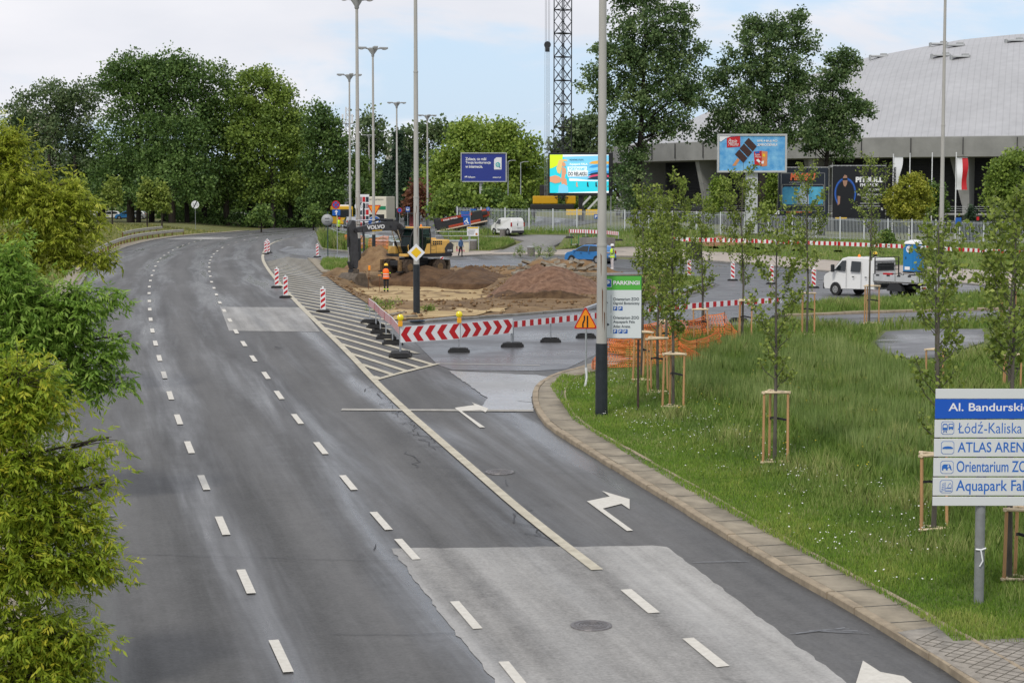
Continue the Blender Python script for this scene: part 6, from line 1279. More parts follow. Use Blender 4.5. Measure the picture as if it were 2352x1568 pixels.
# ================================================================== boards, fence, arena, crane, ramp
M_alu = mat('billboard_frame', (.46, .47, .47), .5, metal=.3, noise=.08, nscale=3)
class Board:
    """a flat board facing the camera side at depth Y, described by places in the photograph"""
    def __init__(s, name, label, cat, px, pb, Y, group=None, base=None):
        s.Y = Y; p = at(px, pb, Y); z = T(p.x, Y) if base is None else base; s.o = empty(name, (p.x, Y, z), label, cat, group)
    def l(s, px, py): q = at(px, py, s.Y); return q.x - s.o.location.x, q.z - s.o.location.z
    def P(s, pts): return [s.l(*q) for q in pts]
    def slab(s, x0, y0, x1_, y1, ya, yb, mt, name, b=.03):
        a = s.l(x0, y1); c = s.l(x1_, y0); m = MB(); m.bbox(((a[0] + c[0]) / 2, (ya + yb) / 2, (a[1] + c[1]) / 2), (c[0] - a[0], abs(yb - ya), c[1] - a[1]), mt, b); return m.build(name, s.o)
    def frame(s, x0, y0, x1_, y1, wd, mt, ya=-.12, yb=.25, name='frame'):
        m = MB(); a = s.l(x0, y1); c = s.l(x1_, y0); w_ = wd * sc(s.Y)
        for cx, cz, dx, dz in (((a[0] + c[0]) / 2, a[1] + w_ / 2, c[0] - a[0], w_), ((a[0] + c[0]) / 2, c[1] - w_ / 2, c[0] - a[0], w_), (a[0] + w_ / 2, (a[1] + c[1]) / 2, w_, c[1] - a[1] - 2 * w_), (c[0] - w_ / 2, (a[1] + c[1]) / 2, w_, c[1] - a[1] - 2 * w_)): m.bbox((cx, (ya + yb) / 2, cz), (dx, yb - ya, dz), mt, .02)
        return m.build(name, s.o)
    def post(s, px, w_, ytop, ybot, mt, name='post', d=None, y=.25):
        a = s.l(px - w_ / 2, ybot); c = s.l(px + w_ / 2, ytop); m = MB(); wm = c[0] - a[0]; m.bbox(((a[0] + c[0]) / 2, y + wm / 2, (a[1] + c[1]) / 2), (wm, d or wm, c[1] - a[1]), mt, .03); return m.build(name, s.o)
    def poly(s, m, pts, y, mt):
        P = s.P(pts); ar = sum(P[i][0] * P[(i + 1) % len(P)][1] - P[(i + 1) % len(P)][0] * P[i][1] for i in range(len(P))); m.poly(P if ar > 0 else P[::-1], y, mt)
    def txt(s, body, x0, yb, x1_, yt, mt, y, bold=.0, sk=0.): a = s.l(x0, yb); c = s.l(x1_, yt); return text(body, a[0], a[1], c[0] - a[0], c[1] - a[1], y, mt, s.o, 'lettering', bold, sk=sk)
def z5(a, b): return 1043.2 + a * .16129, 331.9 + b * .16129
def z4(a, b): return 1612.3 + a * .2016, 284.5 + b * .2016
# blue billboard
B = Board('billboard', 'blue billboard with white slogan and magnifier icon in a grey frame', 'billboard', 1106, 420, 226, 'large billboards near the arena')
M_bb = mat('poster_blue', (.022, .04, .24), .5); M_tq = mat('turquoise', (.02, .42, .42), .5)
B.slab(1060, 352.5, 1162.5, 417, 0, .2, M_grey, 'panel'); B.frame(1058.3, 351, 1164, 418.3, 2.0, M_alu); B.post(1105.5, 9, 418.3, 510, M_alu)
m = MB(); B.poly(m, [(1060.3, 353), (1161, 353), (1161, 416.3), (1060.3, 416.3)], -.02, M_bb)
B.poly(m, [z5(600, 185), z5(675, 185), z5(675, 357), z5(568, 357), z5(568, 215)], -.04, M_white); c = B.l(*z5(622, 288)); k = sc(226) * .16129
m.disc(c[0], c[1], 34 * k, -.06, M_tq, 24, 22 * k); B.poly(m, [z5(645, 312), z5(662, 335), z5(652, 342), z5(636, 320)], -.06, M_bb)
for i, h in enumerate((14, 22, 30)): B.poly(m, [z5(606 + i * 12, 302), z5(614 + i * 12, 302), z5(614 + i * 12, 302 - h), z5(606 + i * 12, 302 - h)], -.06, M_tq)
B.poly(m, [z5(145, 455), z5(190, 448), z5(182, 462), z5(190, 470), z5(160, 466), z5(150, 485), z5(155, 466)], -.04, M_white); m.build('poster', B.o)
for body, a, b in (('Zobacz, co robi', (160, 235), (457, 185)), ('Twoja konkurencja', (160, 285), (522, 240)), ('w internecie.', (160, 336), (408, 296)), ('AdReport', (195, 484), (300, 452)), ('adreport.pl', (550, 484), (665, 456))): B.txt(body, *z5(*a), *z5(*b), M_white, -.05, .03)
# video screen
B = Board('video_screen', 'lit video screen with turquoise pool advert in a black frame', 'video screen', 1334, 450, 222, 'large billboards near the arena')
def em(n, c, e=.62): return mat(n, c, .5, emit=e)
E_w, E_c, E_y, E_sk, E_b, E_d, E_h, E_lb, E_o, E_p = em('led_white', (.72, .75, .76)), em('led_cyan', (.02, .50, .60)), em('led_lime', (.52, .66, .02)), em('led_skin', (.55, .26, .15)), em('led_blue', (.03, .25, .55)), em('led_dark', (.01, .03, .05)), em('led_blond', (.60, .42, .16)), em('led_sky', (.16, .48, .68)), em('led_orange', (.6, .32, .05)), em('led_pink', (.55, .05, .12))
B.slab(1259.3, 351, 1408, 450, 0, .45, M_black, 'housing', .05); B.post(1334, 9, 449, 505, M_black)
m = MB(); R_ = 2200
B.poly(m, [z5(1362, 145), z5(R_, 145), z5(R_, 690), z5(1362, 690)], -.02, E_c)
B.poly(m, [z5(1550, 160), z5(R_, 150), z5(R_, 520), z5(1640, 520), z5(1600, 340)], -.035, E_lb); B.poly(m, [z5(1545, 146), z5(R_, 146), z5(R_, 156), z5(1550, 176)], -.05, E_w)
B.poly(m, [z5(1362, 146), z5(1550, 146), z5(1540, 215), z5(1470, 300), z5(1400, 335), z5(1362, 345)], -.05, E_y)
B.poly(m, [z5(1640, 485), z5(1760, 490), z5(1905, 510), z5(R_, 510), z5(R_, 525), z5(1640, 520)], -.05, E_w); B.poly(m, [z5(1440, 691), z5(R_, 662), z5(R_, 690)], -.05, E_w)
for i, (cl, yy) in enumerate(((E_o, 255), (E_b, 310), (E_lb, 350), (E_b, 390), (E_d, 420), (E_p, 450), (E_d, 475))):
    B.poly(m, [z5(1915 - i * 4, yy + 18), z5(1960, yy - 12), z5(2040, yy - 26), z5(R_, yy - 10), z5(R_, yy + 22), z5(2000, yy + 24)], -.06 - i * .004, cl)
def blob(pts, y, mt): B.poly(m, [z5(*p) for p in pts], y, mt)
blob([(1490, 225), (1540, 210), (1605, 215), (1615, 240), (1560, 240), (1530, 330), (1510, 420), (1470, 400), (1455, 340)], -.07, E_h); blob([(1540, 250), (1580, 262), (1588, 300), (1560, 325), (1535, 300)], -.085, E_sk)
blob([(1530, 320), (1590, 340), (1600, 440), (1600, 520), (1610, 580), (1540, 590), (1520, 520), (1530, 430)], -.08, E_sk); blob([(1585, 420), (1605, 425), (1605, 490), (1575, 485)], -.09, E_c); blob([(1490, 580), (1560, 560), (1620, 600), (1625, 690), (1480, 690)], -.09, E_lb)
blob([(1362, 460), (1440, 438), (1500, 460), (1525, 490), (1510, 540), (1440, 555), (1362, 530)], -.095, E_sk)
for x in (1745, 1900, 2020): blob([(x - 10, 545), (x, 533), (x + 12, 545), (x + 8, 560), (x + 18, 605), (x - 8, 600)], -.07, E_d if x > 1800 else E_sk)
blob([(1620, 262), (1912, 250), (1910, 304), (1625, 312)], -.10, E_lb); blob([(1612, 318), (1888, 314), (1884, 374), (1618, 378)], -.10, E_w); blob([(1612, 382), (1905, 374), (1898, 456), (1618, 460)], -.105, E_w); m.build('screen_picture', B.o)
for body, a, b, mt in (('AQUAPARK.LODZ.PL', (1640, 232), (1845, 208), E_d), ('Aquapark FALA', (1638, 304), (1900, 266), E_w), ('PORYWAMY', (1636, 370), (1876, 326), E_lb), ('DO RELAKSU', (1624, 446), (1892, 390), E_d)): B.txt(body, *z5(*a), *z5(*b), mt, -.14, .03)
# ice lolly billboard
B = Board('billboard', 'light blue billboard with chocolate ice lolly and red box', 'billboard', 1727, 396, 204, 'large billboards near the arena')
M_ice = mat('ice_blue', (.03, .24, .56), .5, col2=(.22, .50, .74), nscale=1.1, detail=9); M_choc = mat('chocolate', (.045, .018, .014), .35); M_stick = mat('lolly_stick', (.55, .25, .10), .7)
B.slab(1648.5, 309, 1806.5, 395, 0, .25, M_grey, 'panel'); B.frame(1647, 307.8, 1808, 396.6, 4.6, M_alu); B.post(1728, 27, 396.6, 536, mat('board_pylon', (.44, .46, .47), .7, noise=.12, nscale=2), 'pylon')
m = MB(); B.poly(m, [z4(198, 138), z4(947, 138), z4(947, 537), z4(198, 537)], -.02, M_ice); B.poly(m, [z4(283, 155), z4(435, 140), z4(435, 260), z4(283, 272)], -.05, M_red)
for i in range(3):
    ox, oy = i * 53, -i * 66
    B.poly(m, [z4(375 + ox, 348 + oy), z4(425 + ox, 292 + oy), z4(518 + ox, 390 + oy), z4(472 + ox, 447 + oy)], -.05, M_choc)
B.poly(m, [z4(405, 390), z4(430, 410), z4(385, 478), z4(345, 478)], -.045, M_stick); B.poly(m, [z4(590, 318), z4(680, 308), z4(680, 480), z4(600, 465)], -.05, M_red); B.poly(m, [z4(680, 310), z4(746, 316), z4(742, 478), z4(682, 488)], -.05, mat('box_side', (.60, .22, .10), .5)); B.poly(m, [z4(600, 320), z4(655, 312), z4(655, 335), z4(610, 342)], -.065, M_blue)
B.poly(m, [z4(615, 415), z4(640, 400), z4(668, 430), z4(650, 445)], -.065, M_white); B.poly(m, [z4(676, 430), z4(705, 420), z4(702, 455), z4(678, 455)], -.065, M_white); B.poly(m, [z4(690, 340), z4(720, 345), z4(718, 380), z4(690, 372)], -.065, M_yel)
B.poly(m, [z4(200, 140), z4(345, 140), z4(270, 165), z4(215, 205), z4(200, 195)], -.07, M_white); m.build('poster', B.o)
B.txt('Ptasie', *z4(298, 218), *z4(395, 172), M_white, -.08, .0, .25); B.txt('Mleczko', *z4(302, 250), *z4(412, 212), M_white, -.08, .0, .25); B.txt('Ptasie', *z4(602, 362), *z4(655, 342), M_white, -.08); B.txt('Mleczko', *z4(608, 385), *z4(672, 365), M_white, -.08)
B.txt('SPRÓBUJ PO', *z4(628, 213), *z4(860, 178), M_white, -.05, .03); B.txt('ZMROŻENIU!', *z4(628, 253), *z4(858, 216), M_white, -.05, .03)
# concert posters on a truss
def truss(B, px0, px1, y, w_=3.2):
    m = MB(); a = B.l(px0, y); c = B.l(px1, y); h = w_ * sc(B.Y)
    for dz in (0, h):
        for dy in (0.1, .4): m.cyl((a[0], dy, a[1] - dz), (c[0], dy, c[1] - dz), .04, M_alu, n=6)
    n = int((c[0] - a[0]) / .45)
    for i in range(n): x = a[0] + (c[0] - a[0]) * i / n; x2 = a[0] + (c[0] - a[0]) * (i + 1) / n; m.cyl((x, .1, a[1] - (h if i % 2 else 0)), (x2, .1, a[1] - (0 if i % 2 else h)), .025, M_alu, n=5)
    m.build('truss', B.o)
M_navy = mat('poster_navy', (.008, .014, .026), .5); M_pk2 = mat('poster_black', (.006, .007, .010), .5); M_ored = mat('poster_coral', (.62, .13, .05), .5); M_cy = mat('poster_cyan', (.02, .18, .36), .5, col2=(.10, .42, .60), nscale=.5)
B = Board('concert_poster', 'dark blue concert poster with coral red title on a truss frame', 'poster', 1845, 498, 208, 'concert posters on truss frames')
B.slab(1787, 386, 1903, 501, 0, .12, M_pk2, 'panel'); truss(B, 1782, 1904, 384.5); truss(B, 1787, 1904, 500)
for x in (1787.5, 1904): B.post(x, 2.6, 380, 530, M_alu, 'pole', y=.1)
m = MB(); B.poly(m, [z4(872, 520), z4(1432, 500), z4(1432, 1078), z4(872, 1078)], -.02, M_navy)
for (a, b, c, d) in ((900, 560, 1400, 990), (912, 690, 1385, 930)):
    for q in ([(a, b), (c, b), (c, b + 4), (a, b + 4)], [(a, d), (c, d), (c, d + 4), (a, d + 4)], [(a, b), (a + 4, b), (a + 4, d), (a, d)], [(c - 4, b), (c, b), (c, d), (c - 4, d)]): B.poly(m, [z4(*p) for p in q], -.04, M_grey)
B.poly(m, [z4(935, 718), z4(1380, 718), z4(1378, 920), z4(915, 920), z4(915, 740)], -.05, M_cy); B.poly(m, [z4(1075, 920), z4(1085, 800), z4(1115, 760), z4(1120, 690), z4(1160, 680), z4(1180, 760), z4(1215, 810), z4(1220, 920)], -.07, mat('poster_pale', (.30, .36, .42), .5)); B.poly(m, [z4(960, 1000), z4(1250, 1000), z4(1250, 1012), z4(960, 1012)], -.05, M_ored); m.build('poster_print', B.o)
B.txt('MROZU', *z4(1005, 645), *z4(1285, 560), M_ored, -.06, .06, .1); B.txt('ODPOWIED', *z4(995, 680), *z4(1180, 660), M_grey, -.06)
B = Board('concert_poster', 'black concert poster with a man in sunglasses inside a blue ring', 'poster', 1972, 499, 208, 'concert posters on truss frames')
B.slab(1912, 382, 2034, 502, 0, .12, M_pk2, 'panel'); truss(B, 1908, 2035, 380.5); truss(B, 1910, 2034, 501)
for x in (1911.5, 2034.5): B.post(x, 2.8, 374, 538, M_alu, 'pole', y=.1)
m = MB(); B.poly(m, [z4(1495, 490), z4(2085, 480), z4(2085, 1080), z4(1495, 1080)], -.02, M_pk2); k = sc(208) * .2016; c = B.l(*z4(1632, 790))
M_neo = mat('poster_neon', (.03, .16, .62), .5); M_pskin = mat('poster_skin', (.34, .19, .13), .5)
for r0, r1, mt, yy in ((.86, 1.06, mat('poster_glow', (.012, .05, .22), .5), -.035), (.95, 1.0, M_neo, -.045)):
    n = 40; vs = [(c[0] + 118 * k * q * math.cos(2 * math.pi * i / n), yy, c[1] + 168 * k * q * math.sin(2 * math.pi * i / n)) for q in (r0, r1) for i in range(n)]; m.add(vs, [(i, (i + 1) % n, n + (i + 1) % n, n + i) for i in range(n)], mt)
B.poly(m, [z4(*p) for p in ((1560, 1010), (1545, 820), (1575, 730), (1625, 700), (1680, 705), (1720, 760), (1735, 900), (1720, 1030), (1640, 1060))], -.055, M_pk2); B.poly(m, [z4(*p) for p in ((1545, 820), (1575, 825), (1570, 910), (1545, 930))], -.06, M_pskin)
B.poly(m, [z4(*p) for p in ((1605, 610), (1625, 580), (1650, 590), (1658, 640), (1650, 690), (1630, 720), (1612, 700), (1602, 650))], -.065, M_pskin); B.poly(m, [z4(*p) for p in ((1600, 620), (1658, 618), (1656, 642), (1602, 644))], -.075, M_pk2)
for a, b, yy in ((1800, 2020, 905), (1780, 2030, 937), (1880, 1940, 960)): B.poly(m, [z4(a, yy - 5), z4(b, yy - 5), z4(b, yy + 5), z4(a, yy + 5)], -.04, M_grey)
for q in ([(2040, 955), (2050, 955), (2050, 982), (2040, 982)], [(2055, 955), (2062, 955), (2062, 985), (2050, 985), (2050, 980), (2055, 978)]): B.poly(m, [z4(*p) for p in q], -.04, M_white)
B.poly(m, [z4(1520, 1066), z4(1650, 1066), z4(1650, 1082), z4(1520, 1082)], -.05, M_yel); m.build('poster_print', B.o)
for body, a, b, bo in (('PITBULL', (1750, 668), (2065, 605), .06), ("I'M BACK", (1800, 716), (2012, 678), .04), ('LIL JON', (1880, 770), (2018, 738), .03), ('PIĄTEK 27 LISTOPADA', (1770, 823), (2050, 796), .02), ('ATLAS ARENA', (1828, 846), (1992, 827), .02), ('ŁÓDŹ', (1872, 871), (1940, 848), .02)): B.txt(body, *z4(*a), *z4(*b), M_white, -.06, bo)
# truss tower beside the posters
q = at(2047, 500, 210); o = empty('truss_tower', (q.x, 210, T(q.x, 210)), 'dark lattice truss tower supporting the concert posters', 'truss tower'); m = MB(); H = at(2047, 384, 210).z - o.location.z
for dx, dy in ((-.35, -.35), (.35, -.35), (.35, .35), (-.35, .35)): m.cyl((dx, dy, 0), (dx, dy, H), .04, M_plast, n=6)
for i in range(12):
    z = H * i / 12; z2 = H * (i + 1) / 12
    for (a, b) in (((-.35, -.35), (.35, -.35)), ((.35, -.35), (.35, .35)), ((.35, .35), (-.35, .35)), ((-.35, .35), (-.35, -.35))): m.cyl((a[0], a[1], z), (b[0], b[1], z2), .025, M_plast, n=5); m.cyl((a[0], a[1], z), (b[0], b[1], z), .025, M_plast, n=5)
m.build('lattice', o); m = MB(); m.cyl((.35, 0, H * .5), (1.6, 0, 0), .04, M_plast, n=6); m.cyl((.35, 0, H * .35), (1.1, 0, 0), .04, M_plast, n=6); m.build('brace', o)
# ---- fence
FT = [(1050, 476), (1130, 478), (1240, 481), (1500, 484.5), (1700, 490), (1850, 497), (2000, 503), (2200, 507), (2480, 513)]
FY = 205.; M_fen = mat('fence_galvanised', (.44, .47, .50), .5, metal=.4)
FE = empty('steel_fence', at(1050, 533, FY), 'long galvanised bar fence in front of the arena', 'fence'); fx = np.arange(at(1050, 500, FY).x, at(2480, 500, FY).x, 2.5); b0 = FE.location
def ftop(x): px = CXP + x / FY * F; return at(px, float(np.interp(px, [a for a, b in FT], [b for a, b in FT])), FY).z
M_fen2 = mat('fence_white', (.55, .57, .58), .5, metal=.3)
for i, x in enumerate(fx):
    za, zb = ftop(x), ftop(x + 2.5); m = MB(); mt = M_fen
    for fr in (.10, .92): m.cyl((x - b0.x, 0, za - b0.z - 2.3 * fr), (x + 2.5 - b0.x, 0, zb - b0.z - 2.3 * fr), .03, mt, n=4, smooth=False)
    n = 17
    for k in range(n): u = (k + .5) / n; z = za + (zb - za) * u - b0.z; m.box((x + 2.5 * u - b0.x, -.03, z - 1.15), (.045, .03, 2.3), mt)
    m.build('bar_panel', FE); m = MB(); m.bbox((x - b0.x, 0, za - b0.z - 1.2), (.12, .10, 2.6), M_fen2, .01); m.build('post', FE)
def banner(px0, y0, px1, y1, mt, label, body=None, bc=None, Y=204.8, cat='sign', name='fence_sign'):
    B = Board(name, label, cat, (px0 + px1) / 2, y1, Y, 'signs on the fence', base=at(px0, y1, Y).z); B.slab(px0, y0, px1, y1, -.02, .02, mt, 'panel', .005)
    if body: B.txt(body, px0 + (px1 - px0) * .2, y0 + (y1 - y0) * .85, px1 - (px1 - px0) * .2, y0 + (y1 - y0) * .2, bc or M_white, -.05, .02)
banner(1364.5, 492, 1373.5, 502.5, M_blue, 'small blue gate sign on the fence by the nearest lamp post', 'P'); banner(1300, 481, 1337, 494, M_yel, 'yellow banner behind the fence left of the screen post', Y=212); banner(1345, 481, 1384, 494, M_yel, 'yellow banner behind the fence right of the screen post', Y=212)
banner(1779, 484, 1790, 492, M_white, 'small white notice on the fence behind the young trees'); banner(2194, 500, 2208, 518, M_blue, 'blue tarpaulin sign on the fence right of the slim lamp post'); banner(2243, 498, 2249, 506, M_red, 'small red sign on the fence near the flag')
# ---- arena
AC = Vector((89.5, 336.0)); AR = 73.0; M_ac = mat('arena_concrete', (.25, .25, .24), .85, noise=.16, nscale=.35, detail=8); M_ad = mat('arena_louvre', (.030, .030, .034), .6)
AX = empty('arena_hall', (AC.x, AC.y, 0), 'huge grey arena with a domed metal roof and a concrete ring', 'arena')
def arena_roof():
    m = bpy.data.materials.new('arena_roof_metal'); m.use_nodes = True; n = m.node_tree; b = n.nodes['Principled BSDF']; Lk = n.links.new
    t = n.nodes.new('ShaderNodeTexCoord'); s = n.nodes.new('ShaderNodeSeparateXYZ'); Lk(t.outputs['Object'], s.inputs[0])
    def mm(op, *a):
        q = n.nodes.new('ShaderNodeMath'); q.operation = op
        for i, v in enumerate(a):
            if isinstance(v, (int, float)): q.inputs[i].default_value = v
            else: Lk(v, q.inputs[i])
        return q.outputs[0]
    lat = mm('SUBTRACT', mm('MULTIPLY', s.outputs[0], .966), mm('MULTIPLY', s.outputs[1], .257)); seam = mm('GREATER_THAN', mm('FRACT', mm('MULTIPLY', lat, 1.1)), .86)
    nz = n.nodes.new('ShaderNodeTexNoise'); nz.inputs['Scale'].default_value = .12; nz.inputs['Detail'].default_value = 6; Lk(t.outputs['Object'], nz.inputs[0])
    mp_ = n.nodes.new('ShaderNodeMapping'); mp_.inputs['Scale'].default_value = (.5, .5, .03); Lk(t.outputs['Object'], mp_.inputs[0]); n2 = n.nodes.new('ShaderNodeTexNoise'); n2.inputs['Scale'].default_value = 1.5; Lk(mp_.outputs[0], n2.inputs[0])
    v = mm('ADD', mm('MULTIPLY', nz.outputs[0], .10), mm('ADD', mm('MULTIPLY', n2.outputs[0], .10), mm('MULTIPLY', seam, -.055)))
    v = mm('ADD', v, .285); c = n.nodes.new('ShaderNodeCombineColor'); Lk(v, c.inputs[0]); Lk(v, c.inputs[1]); Lk(mm('MULTIPLY', v, 1.02), c.inputs[2]); Lk(c.outputs[0], b.inputs['Base Color']); b.inputs['Roughness'].default_value = .55; b.inputs['Metallic'].default_value = .15
    MATS['arena_roof_metal'] = m; return m
M_ar = arena_roof()
m = MB(); m.lathe([(AR - 1.2, 13.1), (69, 14.1), (64, 16.0), (55, 20.0), (45, 23.8), (30, 28.4), (15, 31.3), (6, 32.3), (.01, 32.5)], M_ar, 120); m.build('domed_roof', AX)
m = MB(); m.lathe([(AR - 7, 10.6), (AR - .1, 10.6), (AR, 10.65), (AR + .15, 13.35), (AR - .3, 13.45), (AR - 1.0, 13.2)], M_ac, 150, smooth=False)
m.build('concrete_ring', AX); m = MB()
for k in range(64): t = 2 * math.pi * k / 64; m.box((math.cos(t) * (AR + .18), math.sin(t) * (AR + .18), 12.1), (.12, .10, 2.3), M_exd, Matrix.Rotation(t, 3, 'Z'))
m.build('ring_joint', AX)
m = MB(); pr = []
for i in range(34): z = 2.8 + i * .24; pr += [(66.0, z), (66.22, z + .02), (66.22, z + .12), (66.0, z + .14)]
m.lathe([(65.8, -1.0), (65.8, 2.6)] + pr + [(66.0, 11.0)], M_ad, 120, smooth=False); m.build('louvred_facade', AX)
m = MB(); m.lathe([(65.95, .2), (65.95, 2.5)], M_glass, 90); m.build('ground_floor_glazing', AX)
m = MB(); m.lathe([(69, 2.6), (72, 2.6), (72, 2.9), (69, 2.9)], M_ac, 90)
for z in (3.2, 3.5, 3.8): m.lathe([(71.9, z), (71.95, z + .05), (71.9, z + .06)], M_steel, 90)
m.build('terrace_railing', AX)
for k in range(20):
    t = R(-166 + 18 * k); m = MB(); M_ = Matrix.Rotation(t, 4, 'Z'); m.M = M_
    m.prism([(66.5, -.5), (70.2, -.5), (70.9, 5.5), (72.2, 10.75), (66.5, 10.75)], -1.0, -.05, M_ac); m.prism([(-1.3, 10.75), (-2.9, 10.75), (-1.1, 4.), (-.9, 4.6)], 67.2, 70.4, M_ac, 'yz'); m.build('pier', AX)
for (px, py, r_) in ((1955, 143, 40), (2018, 128, 43), (2160, 126, 50), (2193, 103, 40), (2330, 92, 34), (2156, 100, 30), (2205, 130, 50)):
    q = at(px, py + 4, 300); a_ = math.atan2(q.y - AC.y, q.x - AC.x); m = MB(); pos = Vector((q.x - AC.x, q.y - AC.y, 0)); 
    # drop the roof unit on the dome along the line of sight
    best = None
    for Y in np.arange(262, 345, .5):
        w3 = at(px, py + 5, Y); rr_ = math.hypot(w3.x - AC.x, w3.y - AC.y)
        if rr_ < 71:
            zr = float(np.interp(rr_, [.01, 6, 15, 30, 45, 55, 64, 69, 71.8], [32.5, 32.3, 31.3, 28.4, 23.8, 20, 16, 14.1, 13.1]))
            if w3.z <= zr: best = (w3.x - AC.x, w3.y - AC.y, zr); break
    if best is None: continue
    m.bbox((best[0], best[1], best[2] + .25), (2.6, 1.4, .3), M_alu, .1); m.bbox((best[0] + .8, best[1], best[2] + .5), (1.0, 1.0, .4), M_grey, .1)
    for dx in (-1.4, 1.4): m.bbox((best[0] + dx, best[1], best[2]), (.2, 1.2, .9), M_grey, .03)
    m.build('roof_vent', AX)
# ---- flags
def flagpole(px, ytop, ybot, Y, label, flag=None):
    a = at(px, ybot, Y); H = at(px, ytop, Y).z - T(a.x, Y); o = empty('flagpole', gz(a.x, Y), label, 'flagpole', 'flagpoles in front of the arena'); m = MB(); m.cyl((0, 0, 0), (0, 0, H), .08, M_white, .05, 8); m.lathe([(.05, H), (.08, H + .05), (.01, H + .12)], M_white, 8); m.build('pole', o)
    if flag:
        cols, x0, x1_, y0, y1 = flag; k = sc(Y); z1 = at(px, y0, Y).z - o.location.z; z0 = at(px, y1, Y).z - o.location.z; m = MB(); n = 9; xa = (x0 - px) * k; xb = (x1_ - px) * k
        for ci, cl in enumerate(cols):
            vs = []
            for i in range(n + 1):
                for j in (0, 1):
                    u = (ci + j) / len(cols); x = xa + (xb - xa) * u; zz = z1 + (z0 - z1) * i / n; sw = .12 * math.sin(i * .8 + u * 3); vs.append((x + (.06 * math.sin(i * .7) - (.0 if len(cols) > 1 else .12 * i / n * 4)) * u, sw, zz))
            m.add(vs, [(2 * i, 2 * i + 2, 2 * i + 3, 2 * i + 1) for i in range(n)], cl, True)
        m.build('flag', o); m = MB(); m.cyl((0, 0, z1 + .03), (xb, 0, z1 + .03), .025, M_steel, n=6); m.build('flag_arm', o)
    return o, H
o, H = flagpole(2050, 356, 505, 214, 'flagpole carrying a long white banner', ((M_white,), 2052, 2072, 362, 430)); 
flagpole(2088, 354, 505, 216, 'bare flagpole right of the white banner'); flagpole(2139, 353, 505, 216, 'bare flagpole left of the slim lamp post'); flagpole(2194, 352, 506, 212, 'flagpole carrying a white and red flag', ((M_white, M_red), 2196, 2220, 363, 436))
# ---- crane
M_cr2 = mat('crane_steel', (.035, .038, .042), .55, metal=.3); CY = 240.; q = at(1292, 470, CY); CR = empty('crawler_crane', (q.x, CY, at(1292, 482, CY).z), 'crawler crane with dark lattice boom and yellow body', 'crane'); k = sc(CY); H = at(1292, -140, CY).z - CR.location.z
m = MB(); hw_ = 20 * k; c45 = [(-hw_, -.15), (-.1, -hw_ * 1.0), (hw_, .15), (.15, hw_)]
for x, y in c45: m.cyl((x, y, 1.2), (x, y, H), .075, M_cr2, n=6)
m.build('boom_chord', CR); n = 22; st = (H - 1.5) / n; m = MB()
for i in range(n):
    z0 = 1.5 + i * st; z1 = z0 + st
    for j in range(4):
        a, b = c45[j], c45[(j + 1) % 4]; m.cyl((*a, z0), (*b, z1), .045, M_cr2, n=5); 
        if i % 2 == 0: m.cyl((*b, z0), (*a, z1), .035, M_cr2, n=5)
        if i % 2 == 0: m.cyl((*a, z0), (*b, z0), .06, M_cr2, n=5)
    if i % 4 == 2: m.prism(c45, z0 - .06, z0 + .06, M_cr2, 'xy')
m.build('boom_lattice', CR); m = MB()
for px0 in (1252, 1255, 1259, 1262): a = (px0 - 1292) * k; m.cyl((a, 0, at(1257, 112, CY).z - CR.location.z), (a, 0, H), .018, M_cr2, n=4)
for px0 in (1251, 1254, 1256, 1258, 1260, 1262): a = (px0 - 1292) * k; m.cyl((a, 0, 1.5), (a, 0, at(1257, 104, CY).z - CR.location.z), .016, M_steel, n=4)
m.build('hoist_cable', CR); m = MB(); zz = at(1257, 108, CY).z - CR.location.z; a = (1257 - 1292) * k; m.cyl((a, -.12, zz + .25), (a, .12, zz + .25), .42, M_cr2, n=14); m.bbox((a, 0, zz - .35), (.55, .4, .5), M_cr2, .1); m.bbox((a, 0, zz - .05), (.3, .3, .3), M_cr2, .05); m.build('hook_block', CR)
def crb(x0, y0, x1_, y1, mt, nm, d=3.): a = ((x0 - 1292) * k, at(0, y1, CY).z - CR.location.z); c = ((x1_ - 1292) * k, at(0, y0, CY).z - CR.location.z); m = MB(); m.bbox(((a[0] + c[0]) / 2, 1.2, (a[1] + c[1]) / 2), (c[0] - a[0], d, c[1] - a[1]), mt, .12); m.build(nm, CR)
M_cye = mat('crane_yellow', (.62, .34, .01), .45); crb(1224, 450, 1281, 468, M_cye, 'machine_house'); crb(1300, 450, 1322, 468, M_cye, 'cab'); crb(1219, 469, 1318, 481, M_exd, 'crawler_track', 3.6); crb(1240, 425, 1258, 450, M_exd, 'gantry', 1.)
for i, (a, b, l) in enumerate((((1329, 480), (1357, 451), 'white tilted prop left of the screen post'), ((1350, 481), (1378, 452), 'white tilted prop right of the screen post'), ((1416, 453), (1442, 478), 'white tilted prop beside the leafy poplar base'), ((1500, 497), (1532, 455), 'white tilted prop in front of the arena pier'))): beam(at(a[0], a[1], 228), at(b[0], b[1], 228), .22, .22, M_white, 'tilted_prop', l, 'steel prop', 'white tilted steel props')
